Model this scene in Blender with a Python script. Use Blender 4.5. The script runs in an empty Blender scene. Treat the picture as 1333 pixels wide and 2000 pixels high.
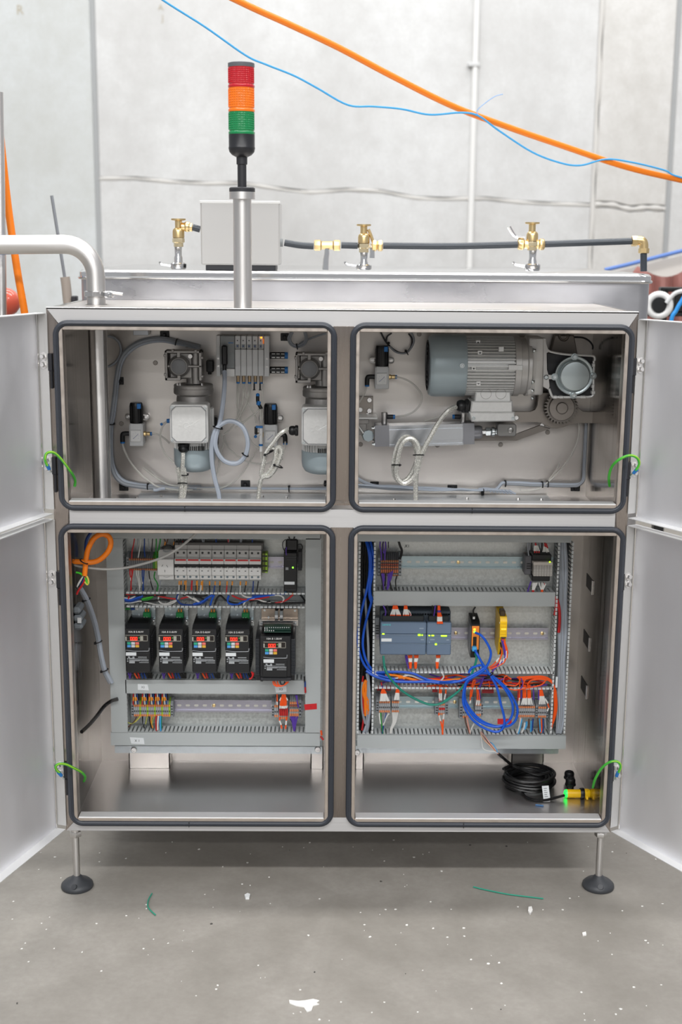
import bpy, math, random
from mathutils import Vector, Matrix
from math import pi, sin, cos, radians
random.seed(7)
SC = bpy.context.scene
# ---------------------------------------------------------------- camera
FPX, YAW, PIT, ROL = 2500.0, 0.0105, 0.2059, 0.0084
CAM = Vector((-.0333, -3.0518, 1.6507))
_f = Vector((sin(YAW)*cos(PIT), cos(YAW)*cos(PIT), -sin(PIT)))
_r = Vector((cos(YAW), -sin(YAW), 0)); _u = _r.cross(_f)
_r, _u = cos(ROL)*_r+sin(ROL)*_u, -sin(ROL)*_r+cos(ROL)*_u
cd = bpy.data.cameras.new('camera'); cam = bpy.data.objects.new('camera', cd)
SC.collection.objects.link(cam); SC.camera = cam
cam.matrix_world = Matrix(((_r.x, _u.x, -_f.x, CAM.x), (_r.y, _u.y, -_f.y, CAM.y), (_r.z, _u.z, -_f.z, CAM.z), (0, 0, 0, 1)))
cd.sensor_fit = 'VERTICAL'; cd.sensor_height = 36; cd.lens = FPX/2000*36
cd.shift_x = 0; cd.clip_end = 100
cd.dof.use_dof = True; cd.dof.focus_distance = 3.25; cd.dof.aperture_fstop = 3.2
# ---------------------------------------------------------------- world, lamps, exposure
wd = bpy.data.worlds.new('hall'); SC.world = wd; wd.use_nodes = True
wd.node_tree.nodes['Background'].inputs[0].default_value = (.94, .96, 1, 1)
wd.node_tree.nodes['Background'].inputs[1].default_value = .46
def area(name, loc, aim, sx, sy, power, col=(1, .995, .985)):
    l = bpy.data.lights.new(name, 'AREA'); l.shape = 'RECTANGLE'; l.size = sx; l.size_y = sy; l.energy = power; l.color = col
    o = bpy.data.objects.new(name, l); SC.collection.objects.link(o); o.location = loc
    o.rotation_euler = (Vector(aim)-Vector(loc)).to_track_quat('-Z', 'Y').to_euler()
    return o
area('hall_lamp', (0, .25, 6.2), (0, .25, 0), 7, .22, 250)
for y_, p_ in ((-5, 345), (-10, 260), (-15, 210), (-20, 170)):    # the hall's rows of ceiling lamps, every five metres
    area('hall_lamp', (0, y_, 6.2), (0, y_+3.0, 0), 9, .3, p_)
area('hall_lamp', (0, 3.1, 6.4), (0, 4.6, 1.5), 8, .5, 225)  # added lamp, aimed to brighten the back wall
SC.view_settings.view_transform = 'Standard'; SC.view_settings.look = 'None'
SC.view_settings.gamma = 1; SC.view_settings.use_curve_mapping = False
SC.view_settings.exposure = 0.0
# ---------------------------------------------------------------- pixel rays
def P(px, py, Y):
    d = _f+(px-666.5)/FPX*_r-(py-1000)/FPX*_u
    return CAM+d*((Y-CAM.y)/d.y)
def PZ(px, py, Z):
    d = _f+(px-666.5)/FPX*_r-(py-1000)/FPX*_u
    return CAM+d*((Z-CAM.z)/d.z)
def bx(x0, y0, x1, y1, Y, dep=0):
    xm, ym = (x0+x1)/2, (y0+y1)/2
    return P(x0, ym, Y).x, P(x1, ym, Y).x, Y, Y+dep, P(xm, y1, Y).z, P(xm, y0, Y).z
def PL(Y, p):                                   # length of one pixel at depth Y
    return (P(667, 1000, Y)-P(666, 1000, Y)).length*p
def zr(x, y, s): return lambda u, v: (x+u/s, y+v/s)
R1, R2, R3, R4 = zr(100, 600, 4.443), zr(380, 620, 4.166), zr(670, 620, 4.597), zr(940, 620, 4.166)
R5, R6, R7, R8 = zr(100, 1010, 4.443), zr(380, 1010, 4.443), zr(100, 1310, 4.443), zr(380, 1310, 4.443)
B1, B2, B3, B4 = zr(670, 1010, 4.597), zr(940, 1010, 4.443), zr(670, 1310, 4.597), zr(940, 1310, 4.443)
Q5, Q1, Q4, PX = zr(860, 1170, 5.554), zr(960, 1460, 6.059), zr(235, 1040, 7.841), zr(0, 0, 1)
ZCL = [-9, 9, 9]                                # keeps cables clear of the sheet metal: lowest, highest z and widest x
def cv(R, s, Y):                                # "u,v u,v:Y ..." in a crop's coordinates, on the depth plane Y
    out = []
    for t in s.split():
        a, _, y = t.partition(':'); u, v = a.split(',')
        q = P(*R(float(u), float(v)), float(y) if y else Y); out.append(Vector((min(max(q.x, -ZCL[2]), ZCL[2]), q.y, min(max(q.z, ZCL[0]), ZCL[1]))))
    return out
# ---------------------------------------------------------------- mesh builder
def spline(pts, k=6, closed=False):
    pts = [Vector(p) for p in pts]; n = len(pts)
    if n < 3: return pts
    out = []
    for i in range(n if closed else n-1):
        if closed: a, b, c, d = pts[i-1], pts[i], pts[(i+1) % n], pts[(i+2) % n]
        else: a, b, c, d = pts[max(i-1, 0)], pts[i], pts[i+1], pts[min(i+2, n-1)]
        for j in range(k):
            t = j/k
            out.append(.5*((2*b)+(c-a)*t+(2*a-5*b+4*c-d)*t*t+(3*b-a-3*c+d)*t**3))
    if not closed: out.append(pts[-1])
    return out
def rrect(x0, x1, z0, z1, r, k=5):
    o = []
    for cx, cz, a0 in ((x1-r, z1-r, 0), (x0+r, z1-r, 90), (x0+r, z0+r, 180), (x1-r, z0+r, 270)):
        for j in range(k+1):
            a = radians(a0+90*j/k); o.append((cx+r*cos(a), cz+r*sin(a)))
    return o
def circ(cx, cz, r, n=24, a0=0): return [(cx+r*cos(2*pi*i/n+a0), cz+r*sin(2*pi*i/n+a0)) for i in range(n)]
class M:
    def __init__(s): s.v = []; s.f = []
    def add(s, v, f):
        n = len(s.v); s.v += [tuple(p) for p in v]; s.f += [tuple(i+n for i in q) for q in f]; return s
    def box(s, x0, x1, y0, y1, z0, z1, b=0):
        if x0 > x1: x0, x1 = x1, x0
        if y0 > y1: y0, y1 = y1, y0
        if z0 > z1: z0, z1 = z1, z0
        if b <= 0:
            v = [(x, y, z) for x in (x0, x1) for y in (y0, y1) for z in (z0, z1)]
            return s.add(v, [(0, 1, 3, 2), (4, 6, 7, 5), (0, 4, 5, 1), (2, 3, 7, 6), (0, 2, 6, 4), (1, 5, 7, 3)])
        b = min(b, (x1-x0)*.45, (y1-y0)*.45, (z1-z0)*.45)
        X, Y, Z = (x0, x1), (y0, y1), (z0, z1); v = []; ix = {}
        for i in (0, 1):
            for j in (0, 1):
                for k in (0, 1):
                    p = (X[i], Y[j], Z[k]); q = (b if i == 0 else -b, b if j == 0 else -b, b if k == 0 else -b)
                    for a in range(3):
                        ix[i, j, k, a] = len(v); v.append(tuple(p[c] if c == a else p[c]+q[c] for c in range(3)))
        g = lambda i, j, k, a: ix[i, j, k, a]
        f = []
        for a in range(3):
            for e in (0, 1):
                q = [(0, 0), (1, 0), (1, 1), (0, 1)]
                idx = [tuple([m[0], m[1]][:a]+[e]+[m[0], m[1]][a:]) for m in q]
                f.append(tuple(g(*t, a) for t in (idx if e ^ (a == 1) else idx[::-1])))
        for a, b_, c in ((0, 1, 2), (1, 2, 0), (2, 0, 1)):   # edges along c between faces a and b_
            for e in (0, 1):
                for h in (0, 1):
                    t0 = [0, 0, 0]; t1 = [0, 0, 0]; t0[a] = t1[a] = e; t0[b_] = t1[b_] = h; t0[c] = 0; t1[c] = 1
                    q = (g(*t0, a), g(*t1, a), g(*t1, b_), g(*t0, b_))
                    f.append(q if e == h else q[::-1])
        for i in (0, 1):
            for j in (0, 1):
                for k in (0, 1):
                    t = (g(i, j, k, 0), g(i, j, k, 1), g(i, j, k, 2)); f.append(t if (i+j+k) % 2 else t[::-1])
        return s.add(v, f)
    def b6(s, t, b=0): return s.box(*t, b)
    def frame(s, ax):
        d = Vector(ax).normalized(); a = d.orthogonal().normalized(); return d, a, d.cross(a)
    def tube(s, pts, r, n=8, closed=False, k=6, cap=True, smooth=True):
        pts = spline(pts, k, closed) if smooth else [Vector(p) for p in pts]
        N = len(pts); rr = r if callable(r) else (lambda t: r)
        t0 = (pts[1]-pts[0]).normalized(); a = t0.orthogonal().normalized(); v = []; f = []
        for i in range(N):
            t = (pts[(i+1) % N]-pts[i-1]) if closed else (pts[min(i+1, N-1)]-pts[max(i-1, 0)])
            if t.length < 1e-9: t = t0
            t.normalize(); a = (a-t*a.dot(t)); a = a.normalized() if a.length > 1e-6 else t.orthogonal().normalized(); b = t.cross(a)
            q = rr(i/max(N-1, 1))
            v += [pts[i]+(a*cos(2*pi*j/n)+b*sin(2*pi*j/n))*q for j in range(n)]
        for i in range(N if closed else N-1):
            for j in range(n):
                m = (i+1) % N; f.append((i*n+j, i*n+(j+1) % n, m*n+(j+1) % n, m*n+j))
        if cap and not closed: f += [tuple(range(n))[::-1], tuple((N-1)*n+j for j in range(n))]
        return s.add(v, f)
    def cyl(s, p0, p1, r, r1=None, n=16, cap=True):
        return s.lathe([(r, 0), (r if r1 is None else r1, (Vector(p1)-Vector(p0)).length)], p0, Vector(p1)-Vector(p0), n, cap)
    def lathe(s, prof, o, ax=(0, 0, 1), n=24, cap=True, ph=0):
        d, a, b = s.frame(ax); o = Vector(o); v = []; f = []; m = len(prof)
        for r, t in prof:
            v += [o+d*t+(a*cos(2*pi*j/n+ph)+b*sin(2*pi*j/n+ph))*r for j in range(n)]
        for i in range(m-1):
            for j in range(n): f.append((i*n+j, i*n+(j+1) % n, (i+1)*n+(j+1) % n, (i+1)*n+j))
        if cap: f += [tuple(range(n))[::-1], tuple((m-1)*n+j for j in range(n))]
        return s.add(v, f)
    def prism(s, poly, a, b, axis='y', ch=0):
        m = {'y': lambda p, t: (p[0], t, p[1]), 'z': lambda p, t: (p[0], p[1], t), 'x': lambda p, t: (t, p[0], p[1])}[axis]
        n = len(poly); v = []; f = []
        L = [(poly, a), (poly, b)]
        if ch:
            cx = sum(p[0] for p in poly)/n; cz = sum(p[1] for p in poly)/n
            w = max(p[0] for p in poly)-min(p[0] for p in poly); h = max(p[1] for p in poly)-min(p[1] for p in poly)
            small = [(cx+(p[0]-cx)*(1-2*ch/w), cz+(p[1]-cz)*(1-2*ch/h)) for p in poly]
            sg = 1 if b > a else -1
            L = [(small, a), (poly, a+sg*ch), (poly, b)]
        for q, t in L: v += [m(p, t) for p in q]
        for k in range(len(L)-1):
            for i in range(n): f.append((k*n+i, k*n+(i+1) % n, (k+1)*n+(i+1) % n, (k+1)*n+i))
        f += [tuple(range(n))[::-1], tuple((len(L)-1)*n+i for i in range(n))]
        return s.add(v, f)
    def ball(s, c, r, n=14, sz=1):
        return s.lathe([(max(r*sin(pi*i/8), r*.01), -r*cos(pi*i/8)*sz) for i in range(9)], c, (0, 0, 1), n)
    def torus(s, c, ax, R, r, n=24, m=8):
        d, a, b = s.frame(ax); c = Vector(c)
        return s.tube([c+(a*cos(2*pi*i/n)+b*sin(2*pi*i/n))*R for i in range(n)], r, m, True, smooth=False)
    def bolt(s, p, ax, r, h, hexa=True):
        d = Vector(ax).normalized(); p = Vector(p)
        s.lathe([(r*1.5, 0), (r*1.5, h*.2)], p, d, 14); s.lathe([(r, h*.2), (r, h*.85), (r*.8, h)], p, d, 6 if hexa else 14)
        return s
# ---------------------------------------------------------------- materials
MT = {}
def lin(c): return c/12.92 if c <= .04045 else ((c+.055)/1.055)**2.4
def hx(h): return tuple(lin(int(h[i:i+2], 16)/255) for i in (0, 2, 4))+(1,)
def mat(name, col, rough=.5, metal=0, **k):
    if name in MT: return MT[name]
    m = bpy.data.materials.new(name); m.use_nodes = True; nt = m.node_tree; b = nt.nodes['Principled BSDF']
    b.inputs['Base Color'].default_value = hx(col); b.inputs['Roughness'].default_value = rough; b.inputs['Metallic'].default_value = metal
    if 'emit' in k: b.inputs['Emission Color'].default_value = hx(k.get('ecol', col)); b.inputs['Emission Strength'].default_value = k['emit']
    if 'trans' in k: b.inputs['Transmission Weight'].default_value = k['trans']; b.inputs['IOR'].default_value = k.get('ior', 1.4)
    if 'coat' in k: b.inputs['Coat Weight'].default_value = k['coat']
    if 'alpha' in k: b.inputs['Alpha'].default_value = k['alpha']
    N = nt.nodes.new; L = nt.links.new
    if 'aniso' in k:
        b.inputs['Anisotropic'].default_value = k['aniso']
        t = N('ShaderNodeCombineXYZ'); t.inputs[0].default_value, t.inputs[1].default_value, t.inputs[2].default_value = k.get('tan', (1, .3, 0))
        L(t.outputs[0], b.inputs['Tangent'])
    if 'noise' in k:                            # (scale xyz, amount on colour, amount on roughness, bump)
        sc, ac, ar, bp = k['noise']
        tc = N('ShaderNodeTexCoord'); mp = N('ShaderNodeMapping'); mp.inputs['Scale'].default_value = sc
        geo = N('ShaderNodeNewGeometry'); L(geo.outputs['Position'], mp.inputs['Vector'])
        ns = N('ShaderNodeTexNoise'); ns.inputs['Scale'].default_value = 1; ns.inputs['Detail'].default_value = 5; L(mp.outputs[0], ns.inputs['Vector'])
        if ac:
            mr = N('ShaderNodeMapRange'); mr.inputs['From Min'].default_value = .3; mr.inputs['From Max'].default_value = .7
            mr.inputs['To Min'].default_value = 1-ac; mr.inputs['To Max'].default_value = 1+ac*.6; L(ns.outputs['Fac'], mr.inputs['Value'])
            mx = N('ShaderNodeMix'); mx.data_type = 'RGBA'; mx.blend_type = 'MULTIPLY'; mx.inputs[0].default_value = 1
            mx.inputs[6].default_value = hx(col); L(mr.outputs[0], mx.inputs[7]); L(mx.outputs[2], b.inputs['Base Color'])
        if ar:
            mr = N('ShaderNodeMapRange'); mr.inputs['From Min'].default_value = .3; mr.inputs['From Max'].default_value = .7
            mr.inputs['To Min'].default_value = max(rough-ar, .02); mr.inputs['To Max'].default_value = rough+ar; L(ns.outputs['Fac'], mr.inputs['Value']); L(mr.outputs[0], b.inputs['Roughness'])
        if bp:
            bu = N('ShaderNodeBump'); bu.inputs['Strength'].default_value = bp; bu.inputs['Distance'].default_value = .002
            L(ns.outputs['Fac'], bu.inputs['Height']); L(bu.outputs[0], b.inputs['Normal'])
    MT[name] = m; return m
def steel(name, tan, sc, col='c4c2c0', rough=.33, an=.7, bp=.05, ac=.05):
    return mat(name, col, rough, 1, aniso=an, tan=tan, noise=(sc, ac, .07 if ac else .03, bp))
S_H = steel('steel_brushed_across', (0, .3, 1), (3, 60, 260), 'bdbcbc', .45, .9)
S_V = steel('steel_brushed_upright', (1, .3, 0), (260, 60, 3), 'aba29c', .3, .8)
S_Y = steel('steel_sheet_inside', (0, .3, 1), (3, 3, 9), 'c6c1bc', .37, .45, 0, .07)
S_FLOOR = steel('steel_floor_sheet', (0, .3, 1), (7, 1.5, 9), 'd6d3d2', .31, .5, 0, .0)
S_DOOR = steel('steel_door_sheet', (0, .3, 1), (5, 5, 1.6), 'f6f6f9', .58, .2, .0, .05)
S_EDGE = mat('steel_edge', 'd4d2d0', .2, 1)
S_POL = mat('steel_polished', 'e2e2e2', .13, 1)
S_TUBE = mat('steel_tube', 'dedcda', .36, 1, aniso=.75, tan=(0, .3, 1))
GALV = mat('zinc_plated_sheet', 'cfd1ce', .45, .7, noise=((170, 170, 170), .20, .12, 0))
ZINC = mat('zinc_bright', 'cfd6d8', .25, 1)
RAILC = mat('zinc_chromate_rail', 'a4b4b9', .3, .8, noise=((6, 6, 6), .12, .05, 0))
RAILP = mat('zinc_violet_rail', 'b3b1bd', .3, .8, noise=((6, 6, 6), .12, .05, 0))
CAST = mat('cast_aluminium', '9a9794', .42, .7, noise=((90, 90, 90), .06, .05, .15))
CASTL = mat('cast_aluminium_light', 'dededc', .4, .35, noise=((120, 120, 120), .04, .05, .1))
ALU = mat('aluminium_extruded', 'b5b8bc', .3, .85)
ALUD = mat('aluminium_grey', '9c9da2', .4, .6)
COWL = mat('painted_fan_cowl', 'a6b4b9', .36, .15)
RUB = mat('gasket_rubber', '33373f', .42)
BLK = mat('black_plastic', '0c0d0f', .4)
BLK2 = mat('black_cable', '0b0b0c', .33)
DGR = mat('dark_grey_plastic', '2c2d31', .45)
GRY = mat('grey_plastic', '8f9394', .5)
DUCT = mat('grey_duct_plastic', 'b3b8b8', .5)
DUCTF = mat('grey_duct_fingers', 'd2d6d6', .5)
LGR = mat('light_grey_plastic', 'cecfcf', .45)
WHT = mat('white_plastic', 'e6e6e4', .4)
BEIGE = mat('terminal_beige_grey', 'a0a3a6', .5)
PEACH = mat('terminal_orange_levers', 'e08a58', .5)
RED = mat('red_plastic', 'c51d1d', .45)
ORG = mat('orange_wire', 'f2560f', .45)
ORG2 = mat('orange_sheath', 'f98312', .42)
BLU = mat('blue_patch_cable', '0b55c8', .38)
BLUD = mat('dark_blue_wire', '123c86', .45)
BLUL = mat('pale_blue_wire', '45a2d8', .45)
VIO = mat('violet_wire', '55359c', .45)
GRN = mat('green_wire', '178a2c', .45)
GRNL = mat('bright_green_wire', '45c22e', .42)
TEAL = mat('teal_cable', '0e7f6c', .42)
YEL = mat('yellow_plastic', 'f5c400', .4)
YELW = mat('yellow_wire', 'd8c552', .45)
WHW = mat('white_wire', 'd2d2ce', .45)
GRW = mat('grey_cable', '93989f', .45)
GRWL = mat('pale_grey_cable', 'a9b1bd', .4)
BRN = mat('brown_wire', '5a3a2a', .5)
REDW = mat('red_wire', 'c01f22', .45)
PINK = mat('pink_wire', 'e0a090', .45)
BRASS = mat('brass', 'ecd09a', .3, 1)
BRZ = mat('bronze', 'b09a7c', .35, .9)
FITB = mat('fitting_blue', '1f6fb5', .4)
CLEAR = mat('clear_hose', 'dcdad2', .2, 0, alpha=.5)
BRAID = mat('clear_braided_sheath', 'd9d8d0', .24, .4, noise=((300, 300, 300), .2, .08, .35), coat=.6)
LEDR = mat('red_led_digits', 'ff3420', .4, emit=3.0)
LEDG = mat('green_led', 'b4ff20', .4, emit=2.2)
LEDO = mat('orange_led', 'ff9a20', .4, emit=3)
# ---------------------------------------------------------------- object helpers
W = {}
COL = SC.collection
def thing(name, label, cat, loc=(0, 0, 0), group=None):
    o = bpy.data.objects.new(name, None); COL.objects.link(o); o.location = loc; W[o] = Vector(loc); o.empty_display_size = .02
    o['label'] = label; o['category'] = cat
    if group: o['group'] = group
    return o
def ob(name, m, mt, parent=None, kind=None, label=None, org=None, flat=False):
    o0 = W[parent] if parent else Vector(org or (0, 0, 0))
    me = bpy.data.meshes.new(name); me.from_pydata([(p[0]-o0.x, p[1]-o0.y, p[2]-o0.z) for p in m.v], [], m.f)
    me.materials.append(mt); me.update()
    if not flat:
        me.shade_smooth(); me.set_sharp_from_angle(angle=radians(38))
    o = bpy.data.objects.new(name, me); COL.objects.link(o)
    if parent: o.parent = parent
    else: o.location = o0
    W[o] = o0
    if kind: o['kind'] = kind
    if label: o['label'] = label
    return o
def one(name, m, mt, label, cat, group=None, kind=None):
    xs, ys, zs = zip(*m.v); c = ((min(xs)+max(xs))/2, (min(ys)+max(ys))/2, min(zs))
    o = ob(name, m, mt, None, kind, label, c); o['category'] = cat
    if group: o['group'] = group
    return o
def dup(root, loc, label=None):
    r = root.copy(); COL.objects.link(r); r.location = loc; W[r] = Vector(loc)
    if label: r['label'] = label
    for ch in list(root.children):
        c = ch.copy(); COL.objects.link(c); c.parent = r; W[c] = Vector(loc)
        for g in list(ch.children):
            d = g.copy(); COL.objects.link(d); d.parent = c; W[d] = Vector(loc)
    return r
def text(s, size, loc, mt, parent, rot=(pi/2, 0, 0), name='lettering', align='CENTER', ext=.0003, sx=1):
    c = bpy.data.curves.new(name, 'FONT'); c.body = s; c.size = size; c.extrude = ext; c.align_x = align; c.align_y = 'CENTER'; c.resolution_u = 2
    o = bpy.data.objects.new(name, c); COL.objects.link(o); bpy.context.view_layer.update()
    me = bpy.data.meshes.new_from_object(o.evaluated_get(bpy.context.evaluated_depsgraph_get()))
    bpy.data.objects.remove(o); bpy.data.curves.remove(c)
    me.transform(Matrix.Translation(Vector(loc)-(W[parent] if parent else Vector((0, 0, 0)))) @ Matrix.Rotation(rot[2], 4, 'Z') @ Matrix.Rotation(rot[0], 4, 'X') @ Matrix.Rotation(rot[1], 4, 'Y') @ Matrix.Scale(sx, 4, (1, 0, 0)))
    me.materials.clear(); me.materials.append(mt)
    o = bpy.data.objects.new(name, me); COL.objects.link(o); o.parent = parent; W[o] = W[parent]
    return o
# ================================================================ setting
def concrete(name, col, stain, sc=(1.1, 1.1, .8)):
    m = mat(name, col, .85, 0); nt = m.node_tree; N = nt.nodes.new; L = nt.links.new; b = nt.nodes['Principled BSDF']
    geo = N('ShaderNodeNewGeometry')
    def noise(scale, det, lo, hi, mp=(1, 1, 1)):
        q = N('ShaderNodeMapping'); q.inputs['Scale'].default_value = mp; L(geo.outputs['Position'], q.inputs['Vector'])
        n = N('ShaderNodeTexNoise'); n.inputs['Scale'].default_value = scale; n.inputs['Detail'].default_value = det; n.inputs['Roughness'].default_value = .62; L(q.outputs[0], n.inputs['Vector'])
        r = N('ShaderNodeMapRange'); r.inputs['From Min'].default_value = lo; r.inputs['From Max'].default_value = hi; L(n.outputs['Fac'], r.inputs['Value']); return r.outputs[0], n
    a, _ = noise(1.3, 6, .42, .72, sc); f2, n2 = noise(9, 8, .35, .7); f3, n3 = noise(60, 3, .3, .75)
    col0 = hx(col); prev = None
    for fac, c, amt in ((a, stain, .7), (f2, stain, .42), (f3, stain, .3)):
        mu = N('ShaderNodeMath'); mu.operation = 'MULTIPLY'; L(fac, mu.inputs[0]); mu.inputs[1].default_value = amt
        mx = N('ShaderNodeMix'); mx.data_type = 'RGBA'; L(mu.outputs[0], mx.inputs[0])
        if prev is None: mx.inputs[6].default_value = col0
        else: L(prev, mx.inputs[6])
        mx.inputs[7].default_value = hx(c); prev = mx.outputs[2]
    L(prev, b.inputs['Base Color'])
    bu = N('ShaderNodeBump'); bu.inputs['Strength'].default_value = .25; bu.inputs['Distance'].default_value = .004
    L(n2.outputs['Fac'], bu.inputs['Height']); L(bu.outputs[0], b.inputs['Normal'])
    return m
CONC = concrete('tilt_up_concrete', 'dbdcdc', 'b9b8b6'); CONCB = concrete('tilt_up_concrete_bluish', 'd2d6d8', 'b8b9b4')
CONCR = concrete('tilt_up_concrete_right', 'dad9d7', 'b3b0aa')
SEAL = mat('grey_joint_sealant', 'a9abac', .7); MORT = mat('rough_mortar', 'cfcdc9', .9)
FLOORM = concrete('floor_concrete', 'a5a099', '7f7a72', (1.6, 1.6, 1.6)); FLOORM.node_tree.nodes['Principled BSDF'].inputs['Roughness'].default_value = .55
def struct(name, m, mt, parent=None):
    o = ob(name, m, mt, parent); 
    if not parent: o['kind'] = 'structure'
    return o
struct('floor', M().box(-16, 16, -26, 5.25, -.2, 0), FLOORM)
YW = 5.0
wall = struct('wall_back', M().box(-9, 9, YW+.02, YW+.25, 0, 7.2), SEAL)
def wl(pts):                                     # wall polygon from pixels
    return [(P(a, b, YW).x, P(a, b, YW).z) for a, b in pts]
def panel(poly, mt): struct('concrete_panel', M().prism(poly, YW, YW+.05, 'y', .006), mt, wall)
xl0, xl1 = P(180, 200, YW).x, P(190, 200, YW).x; xr0, xr1 = P(1164, 200, YW).x, P(1173, 200, YW).x
xf0, xf1 = P(1310, 250, YW).x, P(1320, 250, YW).x
sz = lambda x: P(190, 346, YW).z+(x-xl1)*((P(1164, 403, YW).z-P(190, 346, YW).z)/(xr0-xl1))
panel([(-8.9, .01), (xl0, .01), (xl0, 7.1), (-8.9, 7.1)], CONCB)
wob = lambda x: .012*sin(x*9)+.008*sin(x*23+1)
us = [xl1+(xr0-xl1)*i/14 for i in range(15)]
panel([(xl1, 7.1)]+[(x, sz(x)+.012+wob(x)) for x in us]+[(xr0, 7.1)], CONC)
panel([(xl1, .01), (xr0, .01)]+[(x, sz(x)-.012+wob(x)) for x in us[::-1]], CONC)
vs = [xr1+(xf0-xr1)*i/4 for i in range(5)]
panel([(xr1, 7.1)]+[(x, sz(xr0)+.02+wob(x)) for x in vs]+[(xf0, 7.1)], CONCR)
panel([(xr1, .01), (xf0, .01)]+[(x, sz(xr0)-.02+wob(x)) for x in vs[::-1]], CONCR)
panel([(xf1, .01), (8.9, .01), (8.9, 7.1), (xf1, 7.1)], CONC)
mb = M()
mb.tube([(xr0+.014+.004*sin(i*1.7), YW+.014, .5+i*.11) for i in range(58)], lambda t: .016+.004*sin(t*97), 8)
mb.tube([(x, YW+.012, sz(x)+wob(x)) for x in us], lambda t: .0125+.004*sin(t*61), 8); mb.tube([(x, YW+.012, sz(xr0)+wob(x)) for x in vs], lambda t: .016+.004*sin(t*31), 8)
o = struct('mortar', mb, MORT, wall); o['kind'] = 'stuff'
cx = P(925, 250, YW).x
tr = struct('trim_1', M().cyl((cx, YW-.012, 0), (cx, YW-.012, 6.9), .019, n=14), WHT)
zc = P(930, 127, YW).z
struct('conduit_clip', M().box(cx-.045, cx+.024, YW-.034, YW+.001, zc-.012, zc+.012, .003), LGR, tr)
STAIN = mat('faint_brown_wall_stain', 'b4ac9a', .9)
for q, (px, py, s, r) in {'R': (39, 20, .075, .05), 'A': (314, 15, .05, -.1), 'J': (318, 36, .05, .05)}.items():
    p = P(px, py, YW-.001); text(q, s, p, STAIN, wall, (pi/2, 0, 0), 'faint_letter', ext=.0005)
# ================================================================ cabinet
Z1, Z0, XC = 1.5, .174, .70
TL, TR, BL, BR = (-.662, -.037, 1.037, 1.449), (.040, .669, 1.037, 1.449), (-.667, -.037, .214, .959), (.040, .674, .214, .959)
cab = thing('control_cabinet', 'stainless steel control cabinet with four open compartments standing on two round feet', 'cabinet', (0, .2, Z0))
def pr(name, poly, mt, y0=0., y1=.004, par=cab, ch=.0008): return ob(name, M().prism(poly, y0, y1, 'y', ch), mt, par)
xa, xb = TL[0], TR[1]; xc, xd = BL[0], BR[1]
m0, m1 = -.037, .040
pr('top_rail', [(-XC, Z1), (XC, Z1), (xb, 1.449), (xa, 1.449)][::-1], S_H)
pr('bottom_rail', [(-XC, Z0), (XC, Z0), (xd, .214), (xc, .214)], S_H)
pr('stile', [(-XC, Z0), (xc, .214), (xc, .959), (xa, 1.037), (xa, 1.449), (-XC, Z1)], S_V)
pr('stile', [(XC, Z0), (XC, Z1), (xb, 1.449), (xb, 1.037), (xd, .959), (xd, .214)], S_V)
h = .0
pr('mid_rail', [(xa, .960), (xa+.02, .959), (-.06, .959), (m0+.012, .975), (m1-.012, .975), (.06, .959), (xb, .959), (xb, 1.037), (.055, 1.037), (m1-.012, 1.02), (m0+.012, 1.02), (-.055, 1.037), (xa, 1.037)], S_H, -.0035, .003)
pr('mullion', [(m0, 1.030), (m1, 1.030), (m1, 1.449), (m1-.014, 1.462), (m0+.014, 1.462), (m0, 1.449)], S_V, -.002, .003)
pr('mullion', [(m0, .214), (m1, .214), (m1, .959), (m1-.014, .978), (m0+.014, .978), (m0, .959)], S_V, -.002, .003)
ob('top_edge', M().box(-XC, XC, 0, .03, Z1-.004, Z1+.0015, .001), S_EDGE, cab)
t = text('-0782-W78', .0095, P(671, 981, -.0025), mat('etched_letters', '9a948f', .5, .6), cab, name='stamped_number')
for (x0, x1, z0, z1) in (TL, TR, BL, BR):
    g = .0095; lip = M()                         # folded lip around the opening
    for a in ((x0-g, x0, z0-g, z1+g), (x1, x1+g, z0-g, z1+g), (x0, x1, z0-g, z0), (x0, x1, z1, z1+g)): lip.box(a[0], a[1], -.009, .028, a[2], a[3], .0012)
    l = ob('opening_lip', lip, steel('steel_lip', (0, .3, 1), (60, 60, 60), 'c9bfb6', .35, .3, 0), cab)
    ob('lip_edge', M().box(x0+.002, x1-.002, -.0095, .024, z0-.001, z0+.0022, .0008), mat('lip_edge_bright', 'f0f0f0', .5, .6), l)
    r = rrect(x0-g-.0065, x1+g+.0065, z0-g-.0065, z1+g+.0065, .03, 8)
    ga = ob('gasket', M().tube([(p[0], -.0065, p[1]) for p in r], .0072, 12, True, smooth=False), RUB, cab)
    ob('gasket_ridge', M().tube([(p[0], -.0128, p[1]) for p in rrect(x0-g-.006, x1+g+.006, z0-g-.006, z1+g+.006, .029, 8)], .0022, 6, True, smooth=False), RUB, ga)
    xm = x0+(x1-x0)*(.45 if x0 < 0 else .44); ob('gasket_joint', M().box(xm, xm+.0012, -.0145, -.001, z0-g-.0135, z0-g+.001), BLK, ga)
XI, YB0, YB1 = .686, .45, .47
def pan(n, *a, mt=S_Y): return ob(n, M().box(*a), mt, cab)
S_SIDE = steel('steel_side_sheet', (1, .3, 0), (60, 60, 3), 'a09a94', .16, .5, 0, .05)
pan('side_panel', -XC, -XI, .004, YB1, Z0, Z1, mt=S_SIDE); pan('side_panel', XI, XC, .004, YB1, Z0, Z1, mt=S_SIDE)
hx0, hy0, hr = P(188, 575, .20).x, .20, PL(.20, 17.5)+.002
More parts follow.
